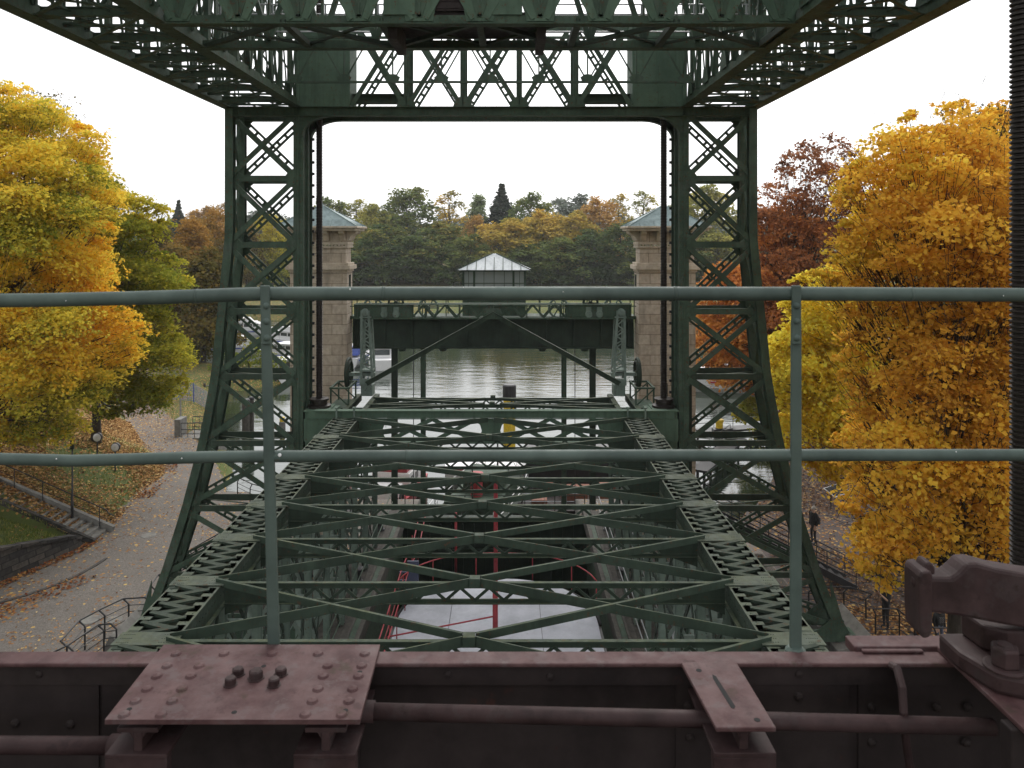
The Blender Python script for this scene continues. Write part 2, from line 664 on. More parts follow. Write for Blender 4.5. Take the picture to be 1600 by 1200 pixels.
def np_mesh(name, verts, quads, mat, parent=None, attrs=None, smooth=False, at=None):
    me = bpy.data.meshes.new(name)
    o = bpy.data.objects.new(name, me)
    COL.objects.link(o)
    org = ORIGIN[parent.name] if parent is not None else (Vector(at) if at is not None else Vector((0, 0, 0)))
    if parent is not None:
        o.parent = parent
    else:
        o.location = org
    ORIGIN[o.name] = org
    verts = np.asarray(verts, np.float32) - np.array(org, np.float32)
    k = quads.shape[1]
    me.vertices.add(len(verts))
    me.vertices.foreach_set('co', verts.ravel())
    me.loops.add(quads.size)
    me.loops.foreach_set('vertex_index', quads.ravel().astype(np.int32))
    me.polygons.add(len(quads))
    me.polygons.foreach_set('loop_start', np.arange(0, quads.size, k, dtype=np.int32))
    me.polygons.foreach_set('loop_total', np.full(len(quads), k, dtype=np.int32))
    if smooth:
        me.polygons.foreach_set('use_smooth', np.ones(len(quads), bool))
    for an, arr in (attrs or {}).items():
        a = me.attributes.new(an, 'FLOAT', 'POINT')
        a.data.foreach_set('value', np.asarray(arr, np.float32))
    me.materials.append(mat)
    me.update(calc_edges=True)
    me.validate()
    return o


# what covers the ground, from where it lies
ed = np.interp(GY, EDGE_Y, EDGE_X)
red = np.interp(GY, REDGE_Y, REDGE_X)
sL = ed - GX
dW = -sdist(GX, GY, SHORE)
w_grass = sstep(-.1, .35, sL) * (1 - .0 * GX)
strip = sstep(-.1, .3, GX - red) * sstep(45.5, 47, GY) * (GX < -8)
w_grass = np.maximum(w_grass, strip)
w_grass = np.maximum(w_grass, sstep(118, 124, GY))
w_grass = np.maximum(w_grass, sstep(24, 30, GX) * sstep(60, 70, GY))
w_grass = np.maximum(w_grass, sstep(34, 44, GX))
w_grass = np.where((GY < 36) & (np.abs(GX) < 12.8), 0, w_grass)
# leaf litter
lit = np.zeros_like(GX) + .12
lit = np.maximum(lit, .85 * sstep(.0, 1.2, sL) * sstep(37.6, 39.2, GY) * sstep(80, 60, GY))
lit = np.where((sL > 0) & (GY < 37.6), .10, lit)
lit = np.maximum(lit, .62 * np.exp(-np.clip(-sL, 0, 9) / 1.1) * (sL < .2) * (GY > 30))
lit = np.maximum(lit, .45 * sstep(52, 60, GY) * (GX < -15))
lit = np.maximum(lit, np.where(GY < 31, .80, .42) * sstep(12.6, 14, GX) * sstep(80, 60, GY))
lit = np.maximum(lit, .55 * np.exp(-((GX + 19.5) ** 2 / 1.2 + (GY - 31.2) ** 2 / 3)))
lit = np.maximum(lit, .45 * sstep(165, 178, GY) * sstep(190, 184, GY))
gsel = (sL > .8) & (np.hypot((GX + 24) / 2.4, (GY - 45.5) / 2.2) < 1)
lit = np.where(gsel, .25, lit)

m, nt, b = new_mat('ground_cover')
pos = geo_pos(nt).outputs['Position']


def attr(nt, n):
    a = nt.nodes.new('ShaderNodeAttribute')
    a.attribute_name = n
    return a.outputs['Fac']


def sepx(nt, pos):
    s_ = nt.nodes.new('ShaderNodeSeparateXYZ')
    nt.links.new(pos, s_.inputs[0])
    return s_.outputs[0]


n1 = noise(nt, .8, 5, .6, pos)
n2 = noise(nt, 22, 3, .7, pos)
asph = mix(nt, ramp(nt, n2.outputs[0], [(.36, 0), (.64, 1)]).outputs[0], (.094, .084, .074), (.220, .198, .176))
asph = mix(nt, ramp(nt, n1.outputs[0], [(.35, 0), (.7, .55)]).outputs[0], asph, (.120, .107, .094))
yard = math_(nt, 'GREATER_THAN', sepx(nt, pos), 12.7)
asph = mix(nt, yard, asph, mix(nt, n2.outputs[0], (.055, .045, .042), (.12, .10, .095)))
grass = mix(nt, noise(nt, 9, 5, .7, pos).outputs[0], (.042, .066, .014), (.125, .15, .038))
grass = mix(nt, ramp(nt, n1.outputs[0], [(.4, 0), (.7, .6)]).outputs[0], grass, (.085, .088, .03))
wob = noise(nt, 3.0, 4, .6, pos)
gf = math_(nt, 'ADD', attr(nt, 'w_grass'), math_(nt, 'MULTIPLY', math_(nt, 'SUBTRACT', wob.outputs[0], .5), .9))
gf = ramp(nt, gf, [(.42, 0), (.58, 1)]).outputs[0]
col = mix(nt, gf, asph, grass)
vo = nt.nodes.new('ShaderNodeTexVoronoi')
vo.inputs['Scale'].default_value = 7.5
vo.inputs['Randomness'].default_value = 1
nt.links.new(pos, vo.inputs['Vector'])
sc_ = nt.nodes.new('ShaderNodeSeparateColor')
nt.links.new(vo.outputs['Color'], sc_.inputs[0])
leafc = ramp(nt, sc_.outputs[0], [(0, (.10, .045, .022)), (.35, (.19, .09, .035)), (.62, (.30, .15, .05)), (.85, (.42, .25, .07)), (1, (.5, .36, .12))]).outputs[0]
lw = noise(nt, 1.1, 5, .65, pos)
thr = math_(nt, 'ADD', attr(nt, 'litter'), math_(nt, 'MULTIPLY', math_(nt, 'SUBTRACT', lw.outputs[0], .5), 1.0))
on = math_(nt, 'GREATER_THAN', thr, sc_.outputs[1])
ins = math_(nt, 'LESS_THAN', vo.outputs['Distance'], .55)
col = mix(nt, math_(nt, 'MULTIPLY', on, ins), col, leafc)
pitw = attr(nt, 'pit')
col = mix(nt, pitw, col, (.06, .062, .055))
nt.links.new(col, b.inputs['Base Color'])
b.inputs['Roughness'].default_value = .92
b.inputs['Specular IOR Level'].default_value = .25
bump(nt, b, vo.outputs['Distance'], .35, .04)
M['ground'] = m
ground = np_mesh('ground', verts, quads, m, attrs={'w_grass': w_grass.ravel(), 'litter': lit.ravel(),
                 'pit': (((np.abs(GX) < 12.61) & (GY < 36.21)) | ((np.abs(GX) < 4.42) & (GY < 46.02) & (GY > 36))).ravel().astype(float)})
tag(ground, 'tarred path, leaf-strewn slopes and banks around the lift', 'ground', kind='structure')

# water: one sheet with wind ripples
m, nt, b = new_mat('basin_water')
pos = geo_pos(nt).outputs['Position']
b.inputs['Base Color'].default_value = (.018, .030, .018, 1)
b.inputs['Roughness'].default_value = .06
b.inputs['IOR'].default_value = 2.0
a1 = noise(nt, 1.5, 3, .6, pos, (.7, 1.9, 1))
a2 = noise(nt, .42, 3, .6, pos, (.6, 1.7, 1))
amp = noise(nt, .05, 2, .5, pos, (1, 1.6, 1))
h = math_(nt, 'ADD', math_(nt, 'MULTIPLY', a1.outputs[0], .4), math_(nt, 'MULTIPLY', a2.outputs[0], 1.6))
ap = ramp(nt, amp.outputs[0], [(.3, .45), (.65, 1.0)]).outputs[0]
h = math_(nt, 'MULTIPLY', h, ap)
bump(nt, b, h, 1.0, .026)
M['water'] = m
m2, nt2, b2 = new_mat('still_dark_water')
b2.inputs['Base Color'].default_value = (.012, .016, .011, 1)
b2.inputs['Roughness'].default_value = .05
b2.inputs['IOR'].default_value = 1.333
bump(nt2, b2, noise(nt2, 1.6, 2, .5, geo_pos(nt2).outputs['Position']).outputs[0], 1.0, .006)
M['still_water'] = m2
w = MB()
w.add([(-160, 36.25, WATER_Z), (160, 36.25, WATER_Z), (160, 170, WATER_Z), (-160, 170, WATER_Z)], [(0, 1, 2, 3)])
tag(w.build('water', m), 'rippled green-grey basin water', 'water', kind='structure')

# drain strip and kerb on the path, manhole covers
kb = MB()
pts = [hit(u, v) for u, v in ((-60, 958), (0, 943), (40, 931), (80, 917), (120, 900), (150, 884), (166, 873))]
for a, c in zip(pts, pts[1:]):
    kb.bar(a + V(0, 0, .01), c + V(0, 0, .01), .16, .05)
tag(kb.build('kerb_strip', M['dark_stone']), 'narrow curved stone gutter strip in the tarred path', 'kerb', kind='structure')
for (u, v), lab in (((232, 837), 'round manhole cover in the path near the foot of the stairs'),
                    ((142, 969), 'round manhole cover behind the black pit railing, left of its bent corner'),
                    ((176, 970), 'round manhole cover directly behind the black pit railing')):
    p = hit(u, v)
    mb = MB().lathe(p, [(.36, -.02), (.36, .012), (.33, .02), (.0, .02)], 20)
    tag(mb.build('manhole_cover', M['concrete'], at=p), lab, 'manhole cover', 'manhole covers in the path')

# dark stone retaining wall with a course of capping stones
t = thing('retaining_wall', 'low curved retaining wall of dark stone blocks below the grass slope', 'wall', (-21.4, 33, 0))
mb, cp = MB(), MB()
ys = np.linspace(20, 37.3, 40)


def wall_pt(y, s):
    return np.interp(y, EDGE_Y, EDGE_X) - s


P = []
for y in ys:
    zt = gz(wall_pt(y, .9), y) + .02 if y < 37.2 else .35
    P.append((y, max(zt, .3)))
for (y0, z0), (y1, z1) in zip(P, P[1:]):
    a0, a1 = wall_pt(y0, .0), wall_pt(y1, .0)
    b0, b1 = wall_pt(y0, .62), wall_pt(y1, .62)
    bt = .10
    mb.add([(a0, y0, -.2), (a1, y1, -.2), (a1 - bt, y1, z1), (a0 - bt, y0, z0), (b0, y0, -.2), (b1, y1, -.2), (b1, y1, z1), (b0, y0, z0)],
           [(0, 1, 2, 3), (3, 2, 6, 7), (7, 6, 5, 4), (0, 3, 7, 4), (1, 5, 6, 2)])
mb.build('wall', M['block_wall'], t)
rr = random.Random(4)
for i in range(0, 39):
    y0, z0 = P[i]
    y1, z1 = P[i + 1]
    c0, c1 = V(wall_pt(y0, .24), y0 + .01, z0 + .03), V(wall_pt(y1, .24), y1 - .01, z1 + .03)
    cp.bar(c0, c1, .42, .13 + rr.random() * .05, w1=.44)
cp.build('capping', M['block_wall'], t, bevel=.02)

# stairs up the bank with a cheek wall and a handrail
A = V(-19.75, 38.25, 0)
t = thing('stairs', 'flight of stone steps with handrail climbing the leafy bank', 'stairs', A)
st = MB()
N = 18
for i in range(N):
    x = A.x - i * .36
    st.span(x - .40, x, 37.75, 39.0, -.4 + i * .16, .02 + (i + 1) * .16)
st.build('step', M['concrete'], t, bevel=.01)
ck = MB()
ck.bar(V(A.x + .25, 39.14, .10), V(A.x - N * .36, 39.14, .10 + N * .16), .24, .34)
ck.build('cheek', M['concrete'], t, bevel=.015)
ck = MB()
ck.bar(V(A.x + .1, 37.63, .02), V(A.x - N * .36, 37.63, .02 + N * .16), .2, .3)
ck.build('cheek', M['block_wall'], t, bevel=.015)
hr = MB()
top = lambda i: V(A.x - i * .36, 38.95, .2 + i * .16 + .95)
hr.path([V(A.x + .45, 38.95, .82), V(A.x + .1, 38.95, .98)] + [top(i) for i in range(0, N + 1)], .026, 8)
hr.path([V(A.x, 38.95, .55)] + [top(i) - V(0, 0, .45) for i in range(0, N + 1)], .014, 6)
hr.build('handrail', M['black'], t, smooth=True)
for i in (1, 5, 9, 13, 17):
    MB().tube(top(i) - V(0, 0, 1.0), top(i), .022).build('post', M['black'], t)

# lamp post and two floodlights on the bank
p = hit(113, 812)
t = thing('lamp_post', 'slim dark lamp post standing on the leafy bank by the stairs', 'lamp post', p)
MB().path([p - V(0, 0, .2), p + V(0, 0, .9), p + V(0, 0, .95), p + V(0, 0, 4.0)], [.065, .065, .042, .036], 10).build('pole', M['black'], t, smooth=True)
MB().span(p.x - .09, p.x + .09, p.y - .05, p.y + .05, p.z + 3.55, p.z + 4.05).build('control_box', M['green_dark'], t, bevel=.02)
for (u, v, hh), lab in (((180, 737, 1.35), 'round white floodlight on a short dark post, nearer the path'),
                        ((152, 727, 1.55), 'round white floodlight on a short dark post, higher on the bank')):
    p = hit(u, v)
    t = thing('floodlight', lab, 'floodlight', p, 'floodlights on the bank')
    MB().tube(p - V(0, 0, .2), p + V(0, 0, hh - .1), .05).build('post', M['black'], t)
    c = p + V(.05, -.06, hh + .12)
    MB().lathe(c, [(.10, .3), (.24, .16), (.27, .0), (.27, -.05), (.25, -.06)], 20, 'y').build('housing', M['black'], t, smooth=True)
    MB().lathe(c + V(0, -.045, 0), [(.0, .0), (.235, .0), (.235, -.03), (.1, -.05), (0, -.052)], 20, 'y').build('lens', M['white'], t, smooth=True)

# ------------------------------------------------------------------ the machine girder just before the camera
FZ = EYE.z - 1.22            # top of its flange
t = thing('machine_girder', 'dark red riveted steel girder with bolted plates across the foreground', 'girder', (EYE.x, 2.2, FZ - .45))
X = lambda u, d: EYE.x + (u - 795) / 1200 * d
g = MB()
g.span(EYE.x - 3.4, EYE.x + 3.4, 2.195, 2.262, FZ - .012, FZ)
g.build('flange', M['red_top'], t, bevel=.004)
g = MB()
g.span(EYE.x - 3.4, EYE.x + 3.4, 2.222, 2.236, FZ - .42, FZ - .0125)
g.span(EYE.x - 3.4, EYE.x + 3.4, 2.21, 2.2215, FZ - .07, FZ - .0125)
for x0, x1 in ((X(-300, 2.2), X(150, 2.2)), (X(150, 2.2) + .01, X(560, 2.2)), (X(1058, 2.2), X(1330, 2.2)), (X(1345, 2.2), X(1450, 2.2))):
    g.span(x0, x1, 2.214, 2.2215, FZ - .40, FZ - .072)
rv = g
for u, v in ((62, 1052), (246, 1052), (700, 1052), (860, 1056), (1248, 1052), (1248, 1088), (1362, 1105), (1362, 1160), (1464, 1105), (1512, 1105), (1510, 1160), (1075, 1103), (1078, 1152), (24, 1130), (110, 1132)):
    rv.rivet(px(u, v, 2.213), (0, -1, 0), .014, .010, 10)
g.build('web', M['black_red'], t)
g = MB()
g.span(EYE.x - 3.4, EYE.x + 3.4, 1.0, 2.21, FZ - .435, FZ - .42)
g.build('dark_infill_plate', M['black_red'], t)  # near-black plate added to fill the view below the web with dark
# rods along the girder
g = MB()
g.path([px(-900, 1160, 2.06), px(172, 1165, 2.06)], .022, 14)
g.path([px(172, 1165, 2.06), px(205, 1165, 2.06)], .028, 14)
g.build('rod', M['red'], t, smooth=True)
g = MB()
g.path([px(520, 1110, 2.06), px(585, 1112, 2.06)], .027, 14)
g.path([px(585, 1112, 2.06), px(1110, 1124, 2.06), px(1552, 1136, 2.06)], .0215, 14)
g.build('rod', M['red'], t, smooth=True)


def stub(u, name, y0=1.922, y1=2.2, top=.016, hgt=.072, mat='red'):
    b = MB()
    x = X(u, 1.93)
    zt = FZ - top
    b.span(x - .052, x + .052, y0 + .01, y1, zt - .012, zt)
    b.span(x - .011, x + .011, y0 + .012, y1, zt - hgt + .012, zt - .012)
    for s in (-1, 1):
        b.prism([(x + s * .011, y0 + .012, zt - .012), (x + s * .022, y0 + .012, zt - .012), (x + s * .011, y0 + .012, zt - .03)], (0, y1 - y0 - .02, 0))
    b.span(x - .078, x + .078, y0, y1, zt - hgt, zt - hgt + .012)
    b.span(x - .078, x + .078, y0 + .002, y0 + .03, zt - hgt - .09, zt - hgt - .0005)
    b.span(x - .03, x - .018, y0 + .10, y0 + .12, zt - hgt, zt - .02)
    return b.build(name, M['black_red'] if mat == 'b' else M['red'], t, bevel=.002)


stub(214, 'joist')
stub(508, 'joist')
stub(1163, 'joist', top=.012)
# large bolted plate
pz = FZ + .004
g = MB()
g.prism([(X(166, 1.922), 1.915, pz), (X(563, 1.922), 1.915, pz), (X(594, 2.268), 2.268, pz), (X(256, 2.268), 2.268, pz)], (0, 0, .012))
rv = g
rows = [(1022, [275, 350, 425, 497, 570]), (1041, [261, 311, 512, 565]), (1057, [245, 298, 505, 560]), (1077, [230, 284, 497, 551]), (1096, [212, 269, 488, 545]), (1117, [194, 252, 477, 534])]
for v, us in rows:
    for u in us:
        d = 1200 * (EYE.z - pz - .012) / (v - 370)
        rv.rivet((X(u, d), d, pz + .012), (0, 0, 1), .016, .008, 12)
pl = g.build('bolted_plate', M['red_top'], t)
for u, v, r, hh in ((372, 1054, .016, .022), (400, 1060, .019, .028), (439, 1054, .016, .022), (360, 1070, .015, .024), (428, 1071, .015, .024)):
    d = 1200 * (EYE.z - pz - .012) / (v - 370)
    bo = MB()
    bo.lathe((X(u, d), d, pz + .0122), [(r * 1.25, 0), (r * 1.25, .002), (r, .0025), (r, hh * .72), (r * .8, hh * .85), (0, hh * .9)], 6 if r > .0155 else 10)
    bo.build('bolt', M['red'], pl)
for u, v in ((202, 1108), (366, 1113), (412, 1041), (540, 1110), (562, 1050)):
    d = 1200 * (EYE.z - pz - .012) / (v - 370)
    MB().lathe((X(u, d), d, pz + .0121), [(.007, 0), (.007, .0005), (0, .0006)], 10).build('hole', M['void'], pl)
# slotted plate
g = MB()
sz = FZ - .006
q = [(X(1118, 1.905), 1.9, sz), (X(1212, 1.905), 1.9, sz), (X(1151, 2.193), 2.193, sz), (X(1064, 2.193), 2.193, sz)]
g.prism(q, (0, 0, .012))
pl = g.build('slotted_plate', M['red_top'], t, bevel=.003)
g = MB()
g.prism([(X(u, d), d, sz + .0122) for u, d in ((1113, 2.13), (1119, 2.12), (1149, 1.985), (1147, 1.975), (1142, 1.98), (1114, 2.11))], (0, 0, .0006))
g.build('slot', M['void'], pl)
for u, d in ((1092, 2.15), (1183, 1.93)):
    MB().lathe((X(u, d), d, sz + .0122), [(.008, 0), (.008, .0006), (0, .0007)], 10).build('hole', M['void'], pl)

# bracket rib behind the rod
g = MB()
g.path([px(1393, 1040, 2.2), px(1402, 1045, 2.13), px(1410, 1075, 2.09), px(1412, 1112, 2.07), px(1416, 1160, 2.08), px(1424, 1215, 2.1)], [.011] * 6, 8)
g.prism([px(1398, 1040, 2.2), px(1406, 1050, 2.12), px(1411, 1112, 2.08), px(1411, 1112, 2.2)], (.006, 0, 0))
g.build('bracket', M['red'], t)
# base plate of the lever
g = MB()
g.prism([(X(1466, 2.255), 2.262, FZ + .001), (X(1470, 2.23) + .9, 2.262, FZ + .001), (X(1470, 2.23) + .9, 1.86, FZ + .001), (X(1600, 1.88), 1.86, FZ + .001)], (0, 0, .014))
g.build('base_plate', M['red_top'], t, bevel=.003)
g = MB()
g.span(X(1336, 2.26), X(1466, 2.26) + .9, 2.264, 2.33, FZ - .02, FZ + .012)
g.span(X(1345, 2.26), X(1440, 2.26), 2.245, 2.262, FZ + .001, FZ + .009)
g.build('backing_angle', M['red_top'], t, bevel=.004)
g = MB()
xs = X(1556, 1.96)
g.span(xs, xs + .05, 1.90, 1.945, FZ - .4, FZ)
g.build('bearer', M['black_red'], t, bevel=.004)

# lever and its casting
t = thing('brake_lever', 'heavy dark red cast lever on a bolted block at the edge of the girder', 'lever', (X(1600, 2.1), 2.1, FZ + .015))
x0 = X(1488, 2.16)
g = MB()
zb = FZ + .0152
g.prism([(x0, 2.235, zb), (x0, 2.13, zb), (x0 + .035, 2.02, zb), (x0 + .10, 1.99, zb), (x0 + .8, 1.99, zb), (x0 + .8, 2.235, zb)], (0, 0, .055))
g.build('bed', M['red'], t, bevel=.012)
g = MB()
x1 = X(1508, 2.2)
zc = zb + .0552
g.prism([(x1, 2.225, zc), (x1 + .01, 2.135, zc), (x1 + .06, 2.105, zc), (x1 + .75, 2.09, zc), (x1 + .75, 2.225, zc)], (0, 0, .07))
g.build('block', M['red'], t, bevel=.008)
prof = [(1440, 893), (1462, 892), (1488, 893), (1500, 884), (1512, 871), (1528, 870), (1560, 879), (1600, 886), (1700, 900), (1900, 915), (1900, 1010), (1700, 985), (1600, 972), (1560, 965), (1500, 953), (1440, 946)]
g = MB()
g.prism([px(u, v + 11, 2.08) for u, v in prof], (0, .075, 0))
g.build('arm', M['red'], t, bevel=.010)
g = MB()
cl = [(1424, 884), (1436, 872), (1446, 874), (1446, 985), (1441, 995), (1430, 997), (1422, 992), (1419, 960)]
g.prism([px(u, v + (14 if v < 900 else 4), 2.05) for u, v in [(1437, 888), (1441, 880), (1454, 878), (1458, 884), (1458, 982), (1453, 993), (1443, 995), (1439, 986), (1437, 950)]], (0, .085, 0))
g.prism([px(u, v + 13, 2.07) for u, v in [(1448, 866), (1456, 866), (1462, 874), (1462, 886), (1440, 886)]], (0, .05, 0))
g.build('clevis', M['red'], t, bevel=.008)
g = MB()
g.lathe(px(1436, 909, 2.085), [(.0, -.020), (.012, -.018), (.018, -.012), (.026, -.010), (.026, .006)], 16, 'x')
g.build('pin', M['red'], t, smooth=False)
cx, cyy = X(1572, 2.045), 2.05
g = MB()
g.lathe((cx, cyy, zc), [(.052, 0), (.052, .004), (.046, .008), (0, .008)], 24)
g.build('washer', M['red'], t)
g = MB()
g.lathe((cx, cyy, zc + .0082), [(.034, 0), (.036, .004), (.036, .044), (.031, .05), (.02, .05), (.02, .056), (.0, .057)], 6)
g.build('nut', M['red'], t, bevel=.002)

# ------------------------------------------------------------------ hand railing on that girder
D = 2.29
t = thing('hand_railing', 'green tubular railing of two rails and two flat posts across the view', 'railing', (EYE.x, D, FZ))
g = MB()
pts = [px(-700, 474, D), px(-200, 471, D), px(60, 469, D), px(200, 466, D), px(300, 463, D), px(392, 459.5, D), px(430, 459, D), px(800, 458.5, D), px(1250, 459, D), px(1620, 461, D), px(2300, 466, D)]
g.path(pts, .0208, 20)
for u, v in ((306, 462.6), (598, 458.8), (1052, 458.8), (1420, 459.8)):
    g.path([px(u, v, D), px(u + 4, v, D)], .0217, 20)
g.build('top_rail', M['rail_green'], t, smooth=True)
g = MB()
pts = [px(-700, 716, D), px(0, 717, D), px(80, 719, D), px(110, 720, D), px(150, 719, D), px(330, 714, D), px(420, 713, D), px(640, 712.5, D), px(1250, 711, D), px(1620, 711, D), px(2300, 712, D)]
g.path(pts, .0175, 18)
g.path([px(634, 712.5, D), px(637, 712.5, D)], .0182, 18)
g.build('middle_rail', M['rail_green'], t, smooth=True)
for u, v, s in ((103, 470, .0018), (547, 452, .0022), (724, 449, .0015), (880, 456, .0015), (88, 717, .0022), (284, 716, .0022), (437, 711, .0055), (1494, 706, .0018), (1568, 462, .0018)):
    MB().rivet(px(u, v, D - .0205), (0, -1, .25), s, .0016, 7).build('paint_chip', M['white'], t)
for (ut, ub) in ((414, 428), (1244, 1243)):
    g = MB()
    a, c, e_ = px(ut, 446, D - .024), px(ut + (ub - ut) * .16, 538, D - .024), px(ub, 1014, D - .012)
    g.bar(px(ut + (ub - ut) * .1, 500, D - .012), e_, .030, .012, (0, 1, 0), w1=.035)
    g.bar(a, c, .028, .011, (0, 1, 0))
    po = g.build('post', M['rail_green'], t, bevel=.003)
    for v in (478, 502, 528):
        g = MB()
        g.rivet(px(ut + 1 + (ub - ut) * (v - 446) / 570, v, D - .0298), (0, -1, 0), .0105, .007, 12)
        g.build('bolt', M['rail_green'], po, smooth=True)
    g = MB()
    g.lathe(e_ + V(0, 0, -.01), [(.034, -.004), (.03, .008), (.022, .016), (0, .018)], 8)
    g.build('foot', M['rail_green'], po)
# ------------------------------------------------------------------ the lift frame: towers, portal, box girders, cross truss
ZB = 19.76                       # underside of the overhead girders
XI, XO = 7.18, 9.76
LEG_Z = [0, 2.5, 4.9, 7.3, 9.8, 12.4, 15, 17.2, 19.76]
LEG_X = [13.15, 12.15, 11.38, 10.75, 10.28, 10.02, 9.76, 9.76, 9.76]
NODES = [.55, 2.55, 5.0, 7.40, 9.85, 12.25, 14.70, 17.15, 19.55]
legx = lambda z: float(np.interp(z, LEG_Z, LEG_X))
frame = thing('ship_lift', 'green riveted steel frame of the ship lift, two lattice towers carrying lattice girders overhead', 'ship lift', (0, 28.9, 0))
G, GD, GP = M['green'], M['green_dark'], M['green_plate']
YF, YR = 28.3, 29.5


def rivet_line(mb, p0, p1, nrm, step=.16, r=.017):
    p0, p1 = Vector(p0), Vector(p1)
    n = max(1, int((p1 - p0).length / step))
    for i in range(n + 1):
        mb.rivet(p0.lerp(p1, i / n), nrm, r, r * .75, 5)


